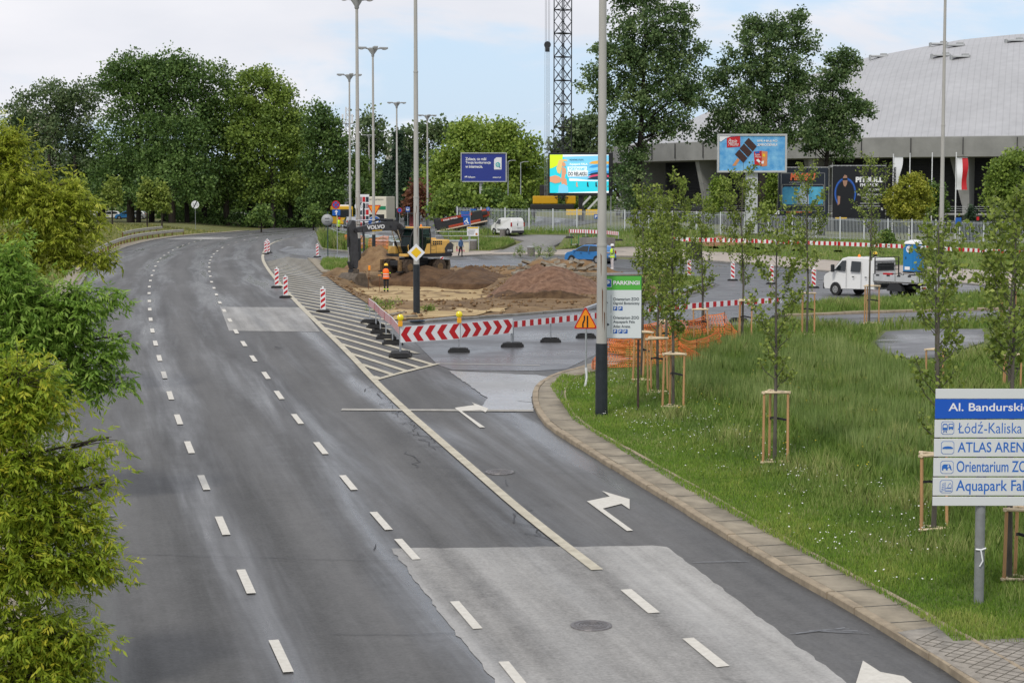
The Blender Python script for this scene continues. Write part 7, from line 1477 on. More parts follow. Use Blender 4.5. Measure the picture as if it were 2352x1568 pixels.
# ---- underpass ramp: walls, railings, notice board
M_wall = mat('ramp_wall', (.20, .185, .17), .85, noise=.2, nscale=2.); M_cap = mat('ramp_cap', (.46, .52, .56), .6); M_cream = mat('cream_wall', (.52, .48, .36), .8, noise=.12, nscale=1.5)
def wall(pts, h, name, label, mtw, mtc, rail=True, thick=.3, dz=0.):
    P = [G(x, y, dz) for x, y in pts]; o = empty(name, P[0], label, 'wall', 'underpass ramp walls'); b = P[0]
    for p, q in zip(P, P[1:]):
        d = q - p; rot = Vector((d.x, d.y, 0)).to_track_quat('X', 'Z').to_matrix(); L_ = Vector((d.x, d.y)).length; c = (p + q) / 2 - b
        m = MB(); m.box((c.x, c.y, c.z + h / 2 - .1), (L_, thick, h + .2), mtw, rot); m.build('wall_face', o); m = MB(); m.bbox((c.x, c.y, c.z + h + .08), (L_ + .05, thick + .12, .16), mtc, .03, rot); m.build('coping', o)
    if rail:
        m = MB()
        for z in (h + .55, h + .95): m.tube([p - b + Vector((0, 0, z)) for p in P], .03, M_steel, 6)
        for p, q in zip(P, P[1:]):
            n = max(1, int((q - p).length / 1.6))
            for i in range(n + 1): r_ = p.lerp(q, i / n) - b; m.cyl(r_ + Vector((0, 0, h)), r_ + Vector((0, 0, h + .97)), .025, M_steel, n=6)
        m.build('railing', o)
    return o
wall([(856, 571), (900, 573), (945, 575)], .75, 'ramp_wall', 'grey underpass wall with pale coping behind the digger boom', M_wall, M_cap)
wall([(757, 551), (775, 560), (800, 566), (835, 568)], .25, 'ramp_wall', 'low curved ramp edge with pale blue sheet near the lime worker', M_cap, M_cap)
wall([(763, 541), (800, 545), (850, 548), (910, 552)], .2, 'ramp_wall', 'rear ramp edge with railing behind the low curved one', M_cap, M_cap)
o = wall([(1000, 580), (1030, 580), (1077, 580)], 1.02, 'ramp_wall', 'cream graffiti wall beside the walking woman', M_cream, M_steel, dz=.02)
M_pinkg = mat('graffiti_pink', (.60, .06, .22), .7)
def graf(body, px0, yb, px1, yt, mt):
    p = at((px0 + px1) / 2, yb, o.location.y - .18); q = at(px1, yt, o.location.y - .18); t = text(body, at(px0, yb, o.location.y).x - o.location.x, p.z - o.location.z, q.x - at(px0, yb, o.location.y).x, q.z - p.z, -.20, mt, o, 'graffiti', .0); return t
graf('MPS', 1034, 565, 1043, 561, M_black); graf('ReQu', 1048, 578.5, 1067, 571, M_pinkg)
Y_ = G(1086, 577).y; B = Board('notice_board', 'white notice board with a yellow heading on two grey legs', 'notice board', 1086, 577, Y_)
B.slab(1073, 521, 1099.5, 542, -.03, .03, M_white, 'panel', .01); B.frame(1072.5, 520.5, 1100, 542.5, .9, M_alu, -.05, .05); B.post(1078, 1.6, 520, 577, M_alu, 'leg', y=0); B.post(1099, 1.6, 520, 577, M_alu, 'leg', y=0)
m = MB(); B.poly(m, [(1074, 522), (1098, 522), (1098, 524.6), (1074, 524.6)], -.06, M_yel)
for i in range(5): B.poly(m, [(1075.5, 528 + i * 2.4), (1092 - i, 528 + i * 2.4), (1092 - i, 528.8 + i * 2.4), (1075.5, 528.8 + i * 2.4)], -.06, M_grey)
c = B.l(1094.5, 537.5); m.disc(c[0], c[1], 2.6 * sc(Y_), -.06, mat('notice_brown', (.45, .16, .04), .6), 16); m.build('notice', B.o)
B = Board('street_name_sign', 'blue street name plates and wheelchair sign on one post', 'direction sign', 1080, 560, 188, 'distant blue signs'); B.post(1080, 1.4, 478, 565, M_steel, y=0)
for x0, y0, x1_, y1 in ((1058, 485.5, 1078.5, 489.3), (1059, 490, 1078.5, 493.6), (1059.5, 494.3, 1078.5, 498), (1080.5, 480, 1094, 483.6)): B.slab(x0, y0, x1_, y1, -.04, -.01, M_blue, 'name_plate', .005)
m = MB(); B.poly(m, [(1063.5, 498.8), (1079.5, 498.8), (1081, 515.5), (1065, 516.5)], -.05, M_blue); c = B.l(1072.5, 502.5); k = sc(188); m.disc(c[0], c[1], 1.5 * k, -.07, M_white, 12); B.poly(m, [(1071, 504.5), (1074, 504.5), (1074.5, 508.5), (1077.5, 513), (1075.5, 514), (1072.5, 509.5), (1071, 509)], -.07, M_white); c = B.l(1071, 510.5); m.disc(c[0], c[1], 3.6 * k, -.075, M_white, 18, 2.6 * k); B.poly(m, [(1066, 509), (1069, 505.5), (1070, 506.5), (1067, 510.5)], -.07, M_white); m.build('wheelchair_plate', B.o)
B = Board('cycle_path_sign', 'round blue footpath sign on a dark post left of the van', 'road sign', 1121, 542, 196, 'distant blue signs'); B.post(1121, 1.1, 476, 545, M_polebl, y=0); m = MB(); c = B.l(1121, 480); m.disc(c[0], c[1], 4.6 * sc(196), -.04, M_blue, 20); B.poly(m, [(1120.6, 476.6), (1121.4, 476.6), (1121.4, 483.4), (1120.6, 483.4)], -.06, M_white); m.build('sign_face', B.o)
B = Board('motorway_sign', 'small green route sign over a blue lane arrow sign', 'direction sign', 990, 520, 245, 'distant blue signs'); B.post(983, 1.2, 471, 525, M_steel, y=0); B.post(999, 1.2, 471, 525, M_steel, y=0); B.slab(979.5, 471, 1000.5, 478, -.05, -.02, M_grn, 'route_plate', .01); B.slab(978, 479, 1004, 489.5, -.05, -.02, M_blue, 'lane_plate', .01)
m = MB(); B.poly(m, [(987, 472.3), (997, 472.3), (997, 476.8), (987, 476.8)], -.07, M_red)
for x in (981.5, 987, 992.5): B.poly(m, [(x - .6, 488), (x + .6, 488), (x + .6, 483.5), (x + 1.8, 483.5), (x, 480.3), (x - 1.8, 483.5), (x - .6, 483.5)], -.07, M_white)
B.poly(m, [(998, 488), (999.2, 488), (999.2, 484), (1001, 484), (1001, 485.5), (1003, 483.2), (1001, 481), (1001, 482.6), (998, 482.6)], -.07, M_white); m.build('arrows', B.o)
B = Board('bus_stop_sign', 'blue bus stop sign with white pictogram', 'road sign', 936, 515, 238, 'distant blue signs'); B.post(936.5, 1., 474, 530, M_steel, y=0); B.slab(932, 475, 941.5, 486.5, -.05, -.02, M_blue, 'plate', .01); m = MB(); B.poly(m, [(933.5, 477.5), (940, 477.5), (940, 483.5), (933.5, 483.5)], -.07, M_white); B.poly(m, [(934.3, 478.5), (939.2, 478.5), (939.2, 480.5), (934.3, 480.5)], -.085, M_blue); m.build('pictogram', B.o)
B = Board('no_stopping_sign', 'small red and blue disc behind the lamp post by the bus shelter', 'road sign', 916, 520, 236, 'distant blue signs'); B.post(918, .9, 478, 530, M_steel, y=0); m = MB(); c = B.l(918, 483); k = sc(236); m.disc(c[0], c[1], 6. * k, -.04, M_red, 20); m.disc(c[0], c[1], 4.5 * k, -.06, M_blue, 20); m.build('sign_face', B.o)
B = Board('bus_shelter', 'glass bus shelter with a dark roof behind the lamp posts', 'bus shelter', 945, 520, 240); B.slab(926, 489, 966, 492, -.6, .9, M_plast, 'roof', .03)
for x in (928, 945, 964): B.post(x, 1.2, 491, 528, M_plast, y=.3)
B.slab(940, 496, 952, 520, .3, .42, mat('shelter_poster', (.28, .06, .06), .5), 'poster_case', .02); B.slab(929, 494, 963, 518, .8, .83, M_clg, 'glass_wall', .005)
# white mast with antennas
q = at(800, 515, 330); o = empty('antenna_mast', gz(q.x, 330), 'white lattice antenna mast behind the left lamp post', 'mast'); H = at(800, 246, 330).z - o.location.z; m = MB()
for dx, dy in ((-.42, -.42), (.42, -.42), (.42, .42), (-.42, .42)): m.cyl((dx, dy, 0), (dx * .7, dy * .7, H), .09, M_white, n=6)
for i in range(22):
    z = H * i / 22; z2 = H * (i + 1) / 22; f0 = 1 - .3 * i / 22; f1 = 1 - .3 * (i + 1) / 22
    for a, b in (((-.42, -.42), (.42, -.42)), ((.42, .42), (-.42, .42)), ((-.42, .42), (-.42, -.42)), ((.42, -.42), (.42, .42))): m.cyl((a[0] * f0, a[1] * f0, z), (b[0] * f1, b[1] * f1, z2), .05, M_white, n=5)
m.build('lattice', o); m = MB()
for f_ in (.42, .68, .86): m.bbox((0, 0, H * f_), (2.2, 1.4, .12), M_alu, .03); m.bbox((-.8, -.5, H * f_ + .8), (.3, .25, 1.5), M_white, .05); m.bbox((.8, -.5, H * f_ + .8), (.3, .25, 1.5), M_white, .05)
m.build('antenna_panel', o); m = MB(); m.bbox((.1, -.3, H * .25), (1.3, .7, H * .42), mat('mast_cladding', (.58, .60, .66), .6), .05); m.build('cladding', o)
# distant blocks of flats
M_bl1 = mat('flats_cream', (.46, .43, .38), .85, noise=.08, nscale=.3); M_win = mat('flats_window', (.06, .07, .09), .3)
def flats(px0, ytop, px1, Y, label, nfl=6):
    a = at(px0, ytop, Y); b = at(px1, ytop, Y); o = empty('block_of_flats', ((a.x + b.x) / 2, Y, 0), label, 'block of flats', 'distant blocks of flats'); W_ = b.x - a.x; H = a.z; m = MB(); m.box((0, 6, H / 2), (W_, 12, H), M_bl1); m.build('wall', o); m = MB(); m.box((0, 6, H + .25), (W_ + .4, 12.4, .5), M_grey); m.box((-W_ * .15, 6, H + 1.4), (W_ * .25, 5, 2.2), M_bl1); m.build('roof', o)
    n = max(2, int(W_ / 4)); 
    for f_ in range(nfl):
        for i in range(n): m = MB(); m.box((-W_ / 2 + (i + .5) * W_ / n, -.03, H - 2.2 - f_ * 3.), (1.7, .1, 1.5), M_win); m.build('window', o)
flats(886, 332, 962, 640, 'pale block of flats glimpsed between the mid distance trees', 4); flats(20, 268, 112, 620, 'pale block of flats behind the leftmost trees', 6); flats(1060, 402, 1120, 600, 'low pale block behind the yellow green willow', 2)
# stacked slabs, black crates and grey roof sheet near the far barriers
for i in range(4):
    a, b = at(1331, 561 - i * 4.4, 168), at(1378, 561 - i * 4.4, 168); beam(a, b, .5, .16, M_kerbg, 'stacked_slab', ['lowest', 'second lowest', 'second highest', 'topmost'][i] + ' slab of the stack under the striped barrier', 'concrete slab', 'slab stack on the grass bank')
a, b = at(1384, 556, 167), at(1412, 558, 167); beam(a, b, .8, .9, MATS['bin_concrete'], 'concrete_block', 'grey concrete block right of the slab stack', 'concrete block')
for i in range(3): q = at(1593, 589 - i * 13, 150); m = MB(); m.bbox((0, 0, 0), (1.1, .8, .40), M_rub, .05); m.bbox((0, 0, .1), (1.15, .85, .06), M_black, .02); o = m.build('plastic_crate', loc=q); tag(o, ['lowest', 'middle', 'topmost'][i] + ' of the three black crates behind the young trees', 'crate', 'black crates stacked on the pavement')
# ================================================================== trees, shrubs, grass
L_dark = leafmat('leaf_dark', (.021, .044, .012), (.052, .092, .021), (.10, .15, .040)); L_mid = leafmat('leaf_mid', (.026, .052, .012), (.062, .102, .021), (.115, .165, .036)); L_lite = leafmat('leaf_light', (.045, .075, .014), (.095, .14, .024), (.16, .21, .04))
L_wil = leafmat('leaf_willow', (.048, .080, .012), (.105, .155, .022), (.19, .235, .045)); L_gold = leafmat('leaf_gold', (.075, .09, .010), (.155, .17, .018), (.26, .25, .04)); L_grey = leafmat('leaf_grey', (.025, .045, .018), (.06, .09, .035), (.12, .15, .07)); L_pop = leafmat('leaf_poplar', (.022, .044, .015), (.056, .094, .030), (.13, .17, .072))
L_young = leafmat('leaf_young', (.045, .068, .012), (.105, .14, .022), (.19, .22, .05)); L_red = leafmat('leaf_red', (.05, .018, .012), (.10, .04, .022), (.15, .08, .04)); L_fir = leafmat('leaf_fir', (.008, .018, .010), (.018, .036, .018), (.035, .06, .03))
L_fg1 = leafmat('leaf_box_gold', (.085, .11, .010), (.19, .225, .024), (.31, .315, .05), .5); L_fg2 = leafmat('leaf_box_green', (.050, .095, .015), (.125, .205, .032), (.22, .29, .065), .5); L_fg3 = leafmat('leaf_box_lime', (.070, .105, .009), (.165, .22, .020), (.31, .29, .032), .5)
M_bark = mat('bark', (.045, .036, .028), .9, noise=.35, nscale=6, bump=.02, stretch=(1, 1, .3)); M_barkg = mat('bark_grey', (.095, .085, .07), .9, noise=.3, nscale=8, bump=.005, stretch=(1, 1, .3)); M_barkd = mat('bark_dark', (.022, .018, .015), .9, noise=.3, nscale=6)
def unit(n, g): v = g.normal(size=(n, 3)); return v / np.linalg.norm(v, axis=1, keepdims=True)
def kites(P, D, S, ln, wd, fold=0.):
    """leaf shapes: base P, direction D, side S"""
    n = len(P); ln = ln[:, None]; wd = wd[:, None]
    V = np.empty((n, 4, 3)); V[:, 0] = P; V[:, 1] = P + D * ln * .45 + S * wd; V[:, 2] = P + D * ln; V[:, 3] = P + D * ln * .45 - S * wd
    return V.reshape(-1, 3), np.arange(n * 4).reshape(n, 4)
def leaf_cloud(centres, cr, per, size, g, droop=.2, flat=.75, aspect=.42, up=.25):
    n = len(centres) * per; C_ = np.repeat(centres, per, 0); o = g.normal(size=(n, 3)) * .5; r = np.repeat(np.broadcast_to(cr, (len(centres),)), per)[:, None]; o *= r; o[:, 2] *= flat; P = C_ + o
    D = unit(n, g) + o / np.maximum(r, .01) * .8; D[:, 2] -= droop; D /= np.linalg.norm(D, axis=1, keepdims=True); S = np.cross(D, unit(n, g) + np.array([0, 0, 1.]) * up); S /= np.maximum(np.linalg.norm(S, axis=1, keepdims=True), 1e-6)
    ln = size * g.uniform(.6, 1.3, n); V, Fc = kites(P, D, S, ln, ln * aspect); return V, Fc
def limb(mb, a, b, ra, rb, mt, bend=.12, n=6, seg=4):
    a, b = Vector(a), Vector(b); d = b - a; L_ = d.length; off = Vector((random.uniform(-1, 1), random.uniform(-1, 1), random.uniform(.0, 1.0))) * bend * L_; pts = []; rad = []
    for i in range(seg + 1): t = i / seg; pts.append(a.lerp(b, t) + off * math.sin(math.pi * t)); rad.append(ra + (rb - ra) * t)
    mb.tube(pts, rad, mt, n, caps=False)
def tree(name, label, cat, base, trunk_h, r, blobs, ncl, cr, per, size, pal, bark=None, seed=1, limbs=22, group=None, lean=(0, 0), droop=.2, inner=.25, trunkname='trunk', lo=-.75, aspect=.42, top=None):
    """blobs: (x, y, z, rx, ry, rz) relative to the base"""
    g = np.random.default_rng(seed); random.seed(seed); bark = bark or M_bark; o = empty(name, base, label, cat, group); vol = np.array([b[3] * b[4] * b[5] for b in blobs]) ** .72; cnt = np.maximum(3, (ncl * vol / vol.sum()).astype(int)); Cs = []
    for b, c in zip(blobs, cnt):
        d = unit(c * 2, g); d = d[d[:, 2] > lo][:c]; q = g.uniform(inner, 1, len(d)) ** .55; Cs.append(np.array(b[:3]) + d * q[:, None] * np.array(b[3:6]) * g.uniform(.86, 1.10, (len(d), 1)))
    Cc = np.concatenate(Cs); crs = cr * g.uniform(.65, 1.25, len(Cc)); V, Fc = leaf_cloud(Cc, crs, per, size, g, droop, aspect=aspect); tint = np.clip(np.repeat(g.normal(.48, .20, len(Cc)), per) + g.normal(0, .16, len(Fc)), 0, 1)
    fastmesh('crown', V, Fc, pal, o, tint=tint); mb = MB(); zt = top or max(b[2] for b in blobs); bx = sum(b[0] * v for b, v in zip(blobs, vol)) / vol.sum(); by = sum(b[1] * v for b, v in zip(blobs, vol)) / vol.sum()
    tp = [Vector((0, 0, -.3)), Vector((0, 0, trunk_h * .5)), Vector((lean[0] * .3 + bx * .1, lean[1] * .3, trunk_h)), Vector((bx * .6 + lean[0] * .7, by * .6 + lean[1] * .7, trunk_h + (zt - trunk_h) * .5)), Vector((bx + lean[0], by + lean[1], zt))]
    mb.tube(tp, [r * 1.15, r, r * .85, r * .5, r * .12], bark, 9, caps=False)
    for k in range(limbs):
        c = Vector(Cc[g.integers(len(Cc))]); hz_ = max(trunk_h * .85, min(zt * .92, c.z - Vector((c.x - bx, c.y - by)).length * g.uniform(.35, .8))); t = (hz_ - trunk_h) / max(.1, zt - trunk_h); p = tp[2].lerp(tp[4], max(0, min(1, t))); rr_ = r * (.5 - .4 * max(0, t)) * g.uniform(.5, .9); limb(mb, p, c, rr_, rr_ * .15, bark, .10, 5, 4)
    mb.build(trunkname, o); return o
def BL(base, Y, lst, depth=.8):
    out = []
    for px, py, rx, ry in lst: q = at(px, py, Y); k = sc(Y); out.append((q.x - base.x, g0.uniform(-.15, .15) * rx * k, q.z - base.z, rx * k, rx * k * depth, ry * k))
    return out
g0 = np.random.default_rng(5)
def ptree(px, Y, lst, label, trunk_h, r, ncl, cr, per, size, pal, seed, name='tree', group=None, cat='tree', **kw):
    b = gz(at(px, 500, Y).x, Y); return tree(name, label, cat, b, trunk_h, r, BL(b, Y, lst, kw.pop('depth', .8)), ncl, cr, per, size, pal, seed=seed, group=group, **kw)
WD = 'tall trees of the wood on the left'
ptree(120, 330, [(110, 300, 95, 85), (60, 330, 60, 70), (45, 250, 45, 50), (25, 350, 40, 80), (10, 430, 50, 60), (170, 270, 70, 80), (130, 400, 110, 70), (110, 215, 55, 40), (190, 220, 50, 40)], 'leftmost tall grey green tree with a leaning dark limb', 5, .45, 520, 1.25, 44, .44, L_grey, 31, group=WD, limbs=34)
ptree(300, 322, [(310, 220, 95, 90), (375, 190, 90, 75), (270, 190, 55, 45), (330, 330, 120, 90), (420, 250, 80, 90), (390, 140, 50, 32), (300, 150, 55, 32), (290, 420, 110, 70), (450, 165, 50, 35)], 'tallest dark green tree of the wood', 6, .6, 820, 1.3, 44, .44, L_dark, 32, group=WD, limbs=40)
ptree(395, 318, [(400, 330, 90, 90), (400, 420, 110, 70), (350, 380, 70, 70)], 'dark tree standing before the tallest one', 5, .55, 380, 1.3, 44, .44, L_dark, 33, group=WD)
ptree(520, 326, [(520, 260, 70, 80), (500, 190, 50, 45), (530, 360, 80, 80), (480, 300, 60, 80), (545, 420, 90, 70)], 'dark tree in the middle of the wood with a yellowish side', 6, .5, 430, 1.3, 44, .44, L_mid, 34, group=WD)
ptree(600, 324, [(600, 230, 75, 70), (640, 250, 60, 70), (590, 180, 45, 28), (610, 330, 95, 85), (570, 290, 60, 70), (660, 340, 60, 80), (640, 430, 90, 60)], 'light green tree on the right half of the wood', 6, .5, 560, 1.3, 44, .44, L_lite, 35, group=WD, limbs=34)
ptree(690, 330, [(690, 390, 45, 90), (670, 300, 40, 55), (700, 450, 60, 55)], 'lower light tree near the right end of the wood', 5, .4, 240, 1.2, 44, .44, L_mid, 36, group=WD)
ptree(755, 318, [(745, 300, 40, 65), (725, 260, 25, 28), (770, 330, 32, 50), (760, 400, 50, 80), (745, 460, 55, 45), (720, 350, 28, 60)], 'very dark maple at the right end of the wood', 4, .4, 330, 1.15, 44, .44, L_dark, 37, group=WD)
ptree(230, 335, [(220, 380, 90, 80), (180, 430, 80, 60), (260, 430, 80, 60)], 'dark tree filling the gap behind the young maples', 4, .45, 300, 1.3, 44, .44, L_dark, 38, group=WD)
ptree(470, 338, [(470, 420, 90, 70), (560, 440, 90, 50), (640, 440, 80, 50)], 'deep shaded tree at the back of the wood', 4, .45, 300, 1.4, 26, .65, L_dark, 39, group=WD)
for i, px in enumerate((118, 172, 236, 318, 348, 382, 430, 470, 575, 628, 668, 714)):
    b = gz(at(px, 500, 322 + (i % 3) * 5).x, 322 + (i % 3) * 5); m = MB(); m.tube([(0, 0, -.3), (random.uniform(-.2, .2), 0, 4), (random.uniform(-.4, .4), 0, 11)], [.42 + .12 * (i % 3), .36, .25], M_barkd, 8); o = empty('bare_tree', b, ['leftmost', 'second', 'third', 'fourth', 'fifth', 'sixth', 'seventh', 'eighth', 'ninth', 'tenth', 'eleventh', 'rightmost'][i] + ' dark bare trunk rising into the shade of the wood', 'tree', 'dark trunks under the wood'); m.build('trunk', o)
def round_tree(px, ybase, ytop, w_, Y, label, pal, seed, ncl=70, group=None, size=.36, cr=.55, per=18, trunk=.12, tf=.3, bark=None, name='young_maple', **kw):
    b = gz(at(px, ybase, Y).x, Y); k = sc(Y); H = (ybase - ytop) * k; r = w_ / 2 * k
    return tree(name, label, 'tree', b, H * tf, trunk, [(0, 0, H * .55, r, r * .9, H * .3), (0, 0, H * .78, r * .6, r * .6, H * .22)], ncl, cr, per, size, pal, bark=bark, seed=seed, limbs=12, group=group, **kw)
for i, (px, yt, w_, pal, l) in enumerate(((176, 395, 66, L_young, 'leftmost young maple in front of the wood'), (258, 398, 60, L_young, 'second young maple with a rounded crown'), (338, 398, 44, L_young, 'young maple with a pointed top shoot'), (372, 402, 38, L_young, 'young maple right of the pointed one'), (142, 420, 40, L_young, 'small young maple half hidden by the golden tree'), (600, 450, 60, L_mid, 'low bushy tree at the wood edge'), (720, 455, 40, L_mid, 'small tree at the right end of the wood edge'))): round_tree(px, 512, yt, w_, 285, l, pal, 60 + i, ncl=85, group='young maples in front of the wood', size=.42)
# trees beyond the junction
MT = 'trees beyond the junction'
ptree(855, 360, [(850, 300, 34, 55), (835, 360, 30, 60), (870, 330, 26, 50), (850, 420, 50, 55)], 'open crowned tree behind the lamp posts', 4, .4, 200, 1.2, 22, .6, L_grey, 41, group=MT)
ptree(900, 350, [(905, 430, 45, 50), (880, 450, 45, 40)], 'mid green tree behind the box truck', 3, .3, 150, 1.1, 24, .55, L_mid, 42, group=MT)
ptree(940, 420, [(935, 330, 40, 38), (965, 360, 40, 40), (1000, 300, 45, 25), (1030, 310, 40, 28)], 'tall grey green tree beyond the spruce', 5, .4, 190, 1.4, 22, .7, L_grey, 43, group=MT)
ptree(1000, 300, [(1000, 430, 45, 50), (960, 455, 40, 40)], 'yellowish tree left of the willow', 3, .3, 150, 1.0, 24, .5, L_lite, 44, group=MT)
ptree(960, 252, [(958, 462, 26, 42), (945, 480, 20, 25)], 'dark reddish bush behind the nearest dark based lamp post', 1, .12, 110, .7, 24, .4, L_red, 45, group=MT, name='red_bush', cat='bush')
ptree(1110, 262, [(1110, 350, 100, 62), (1050, 385, 70, 55), (1170, 370, 75, 58), (1100, 300, 70, 34), (1150, 310, 60, 30), (1020, 420, 45, 55), (1200, 420, 55, 60), (1110, 430, 110, 50), (1215, 350, 35, 40)], 'big yellow green willow spreading behind the blue billboard', 4, .5, 800, 1.1, 40, .40, L_wil, 46, group=MT, limbs=40, droop=.5)
ptree(1060, 218, [(1050, 466, 44, 32), (1025, 480, 40, 26), (1092, 476, 34, 24), (1040, 436, 18, 18)], 'leafy green shrub tree under the blue billboard', 1.2, .14, 190, .8, 26, .38, L_lite, 47, group=MT, name='shrub_tree')
ptree(1135, 219, [(1132, 470, 26, 32), (1152, 484, 28, 20), (1127, 444, 10, 14)], 'dark green shrub tree right of the billboard post', 1., .12, 130, .7, 26, .36, L_mid, 48, group=MT, name='shrub_tree')
ptree(1178, 212, [(1178, 480, 22, 28), (1160, 490, 20, 20), (1190, 468, 12, 20), (1205, 500, 16, 14)], 'bright green sapling by the fence above the van', .6, .07, 90, .6, 24, .32, L_lite, 49, group=MT, name='shrub_tree')
ptree(1335, 300, [(1330, 300, 42, 40), (1300, 350, 45, 45), (1360, 340, 40, 40), (1330, 400, 70, 50), (1360, 280, 25, 25)], 'pale limbed tree behind the crane boom', 4, .45, 280, 1.2, 22, .6, L_grey, 50, group=MT, bark=M_barkg)
ptree(1420, 380, [(1420, 360, 45, 36), (1400, 400, 40, 40), (1440, 340, 25, 20)], 'distant dark tree left of the arena ring', 4, .4, 160, 1.4, 22, .7, L_mid, 51, group=MT)
ptree(1225, 290, [(1225, 440, 40, 42), (1250, 420, 30, 40)], 'dark tree behind the crane body', 3, .3, 140, 1.1, 24, .55, L_mid, 52, group=MT)
ptree(1010, 330, [(1010, 400, 40, 60), (830, 460, 40, 40), (980, 440, 60, 40)], 'shaded tree closing the gap behind the bus shelter', 3, .3, 180, 1.2, 24, .6, L_dark, 53, group=MT)
ptree(810, 345, [(812, 440, 32, 60), (830, 400, 25, 50)], 'mid green tree behind the antenna mast', 3, .3, 150, 1.2, 24, .55, L_mid, 54, group=MT)
# spruce
def spruce(px, ybase, ytop, Y, label, seed, w_=.2):
    g = np.random.default_rng(seed); b = gz(at(px, ybase, Y).x, Y); H = (ybase - ytop) * sc(Y); o = empty('spruce_tree', b, label, 'tree', 'spruces beyond the junction'); Cc = []
    for z in np.linspace(.12, .99, 34):
        for k in range(9): t = g.uniform(0, 6.28); r_ = H * w_ * (1 - z) * g.uniform(.5, 1.); Cc.append((r_ * math.cos(t), r_ * math.sin(t), z * H - r_ * .15))
    Cc = np.array(Cc); V, Fc = leaf_cloud(Cc, .5, 16, .5, g, .5, .5, .25); fastmesh('crown', V, Fc, L_fir, o, tint=g.uniform(0, 1, len(Fc))); m = MB(); m.cyl((0, 0, -.3), (0, 0, H), .25, M_bark, .02, 8, False); m.build('trunk', o)
spruce(915, 525, 322, 310, 'dark spruce right of the mid distance lamp post', 71); spruce(932, 525, 372, 300, 'shorter dark spruce beside the taller one', 72); spruce(893, 520, 385, 330, 'small spruce left of the tall one', 73)
# poplars before the arena
PO_ = 'tall poplars in front of the arena'
ptree(1462, 222, [(1480, 60, 85, 70), (1560, 60, 40, 60), (1420, 130, 70, 55), (1500, 140, 90, 60), (1580, 130, 50, 70), (1370, 190, 45, 45), (1430, 220, 75, 60), (1540, 220, 80, 60), (1600, 220, 38, 50), (1475, 290, 70, 55), (1420, 310, 35, 40), (1545, 290, 50, 40), (1470, -10, 70, 40), (1455, 350, 40, 45), (1450, 410, 42, 40), (1450, 460, 38, 35)], 'tall poplar with its top cut by the frame, right of the nearest lamp post', 4, .5, 1000, .66, 40, .30, L_pop, 81, group=PO_, limbs=46, inner=.15, bark=M_barkd, depth=.9)
ptree(1750, 226, [(1745, 90, 55, 50), (1790, 70, 45, 40), (1735, 55, 25, 30), (1830, 50, 28, 34), (1700, 150, 55, 50), (1790, 150, 65, 55), (1850, 100, 35, 40), (1650, 185, 30, 30), (1720, 230, 75, 60), (1810, 230, 65, 60), (1660, 270, 40, 40), (1740, 310, 80, 50), (1640, 310, 40, 35), (1830, 300, 50, 55), (1850, 185, 40, 40)], 'tall poplar behind the ice lolly billboard', 5, .5, 840, .66, 40, .30, L_pop, 82, group=PO_, limbs=44, inner=.15, bark=M_barkd, depth=.9)
ptree(1888, 230, [(1930, 140, 36, 32), (1955, 150, 25, 30), (1910, 185, 40, 35), (1900, 250, 45, 55), (1950, 245, 45, 35), (1985, 255, 25, 22), (1890, 320, 50, 45), (1940, 300, 40, 40), (1870, 290, 35, 40), (1935, 350, 25, 25)], 'smaller poplar right of the taller two', 5, .35, 420, .64, 38, .30, L_pop, 83, group=PO_, limbs=34, inner=.15, bark=M_barkd, depth=.9)
SH = 'garden shrubs in front of the arena'
ptree(2092, 207, [(2090, 430, 42, 26), (2060, 455, 28, 28), (2115, 460, 38, 32), (2080, 480, 48, 25), (2100, 410, 25, 14), (2090, 502, 40, 16)], 'golden yellow bush right of the black poster', .6, .12, 330, .42, 26, .24, L_gold, 84, group=SH, name='golden_bush', cat='bush')
ptree(2140, 211, [(2140, 450, 26, 34), (2150, 475, 24, 25)], 'dark green bush behind the golden one', .6, .12, 120, .5, 26, .28, L_mid, 85, group=SH, name='dark_bush', cat='bush')
ptree(1665, 210, [(1655, 440, 22, 40), (1640, 480, 22, 28), (1775, 420, 18, 30), (1780, 460, 24, 30), (1775, 490, 20, 20)], 'yellow green bush around the billboard pylon', .6, .12, 200, .5, 26, .28, L_wil, 86, group=SH, name='golden_bush', cat='bush')
def column_bush(px, ybase, ytop, w_, Y, label, pal, seed, name='columnar_bush'):
    b = gz(at(px, ybase, Y).x, Y); k = sc(Y); H = (ybase - ytop) * k; r = w_ / 2 * k; return tree(name, label, 'bush', b, .2, .06, [(0, 0, H * .3, r, r, H * .32), (0, 0, H * .65, r * .7, r * .7, H * .34)], 110, .32, 26, .22, pal, seed=seed, limbs=6, group=SH, inner=.4)
column_bush(2229, 506, 418, 34, 208, 'dark narrow thuja behind the fence by the flag', L_fir, 87); column_bush(2036, 552, 516, 36, 192, 'rounded dark broom bush in front of the fence', L_mid, 88, 'broom_bush')
ptree(2320, 212, [(2310, 400, 40, 35), (2340, 440, 50, 45), (2290, 445, 35, 40), (2330, 365, 30, 18)], 'open green tree at the right edge in front of the arena', 1.5, .18, 300, .6, 24, .34, L_lite, 89, group=SH)
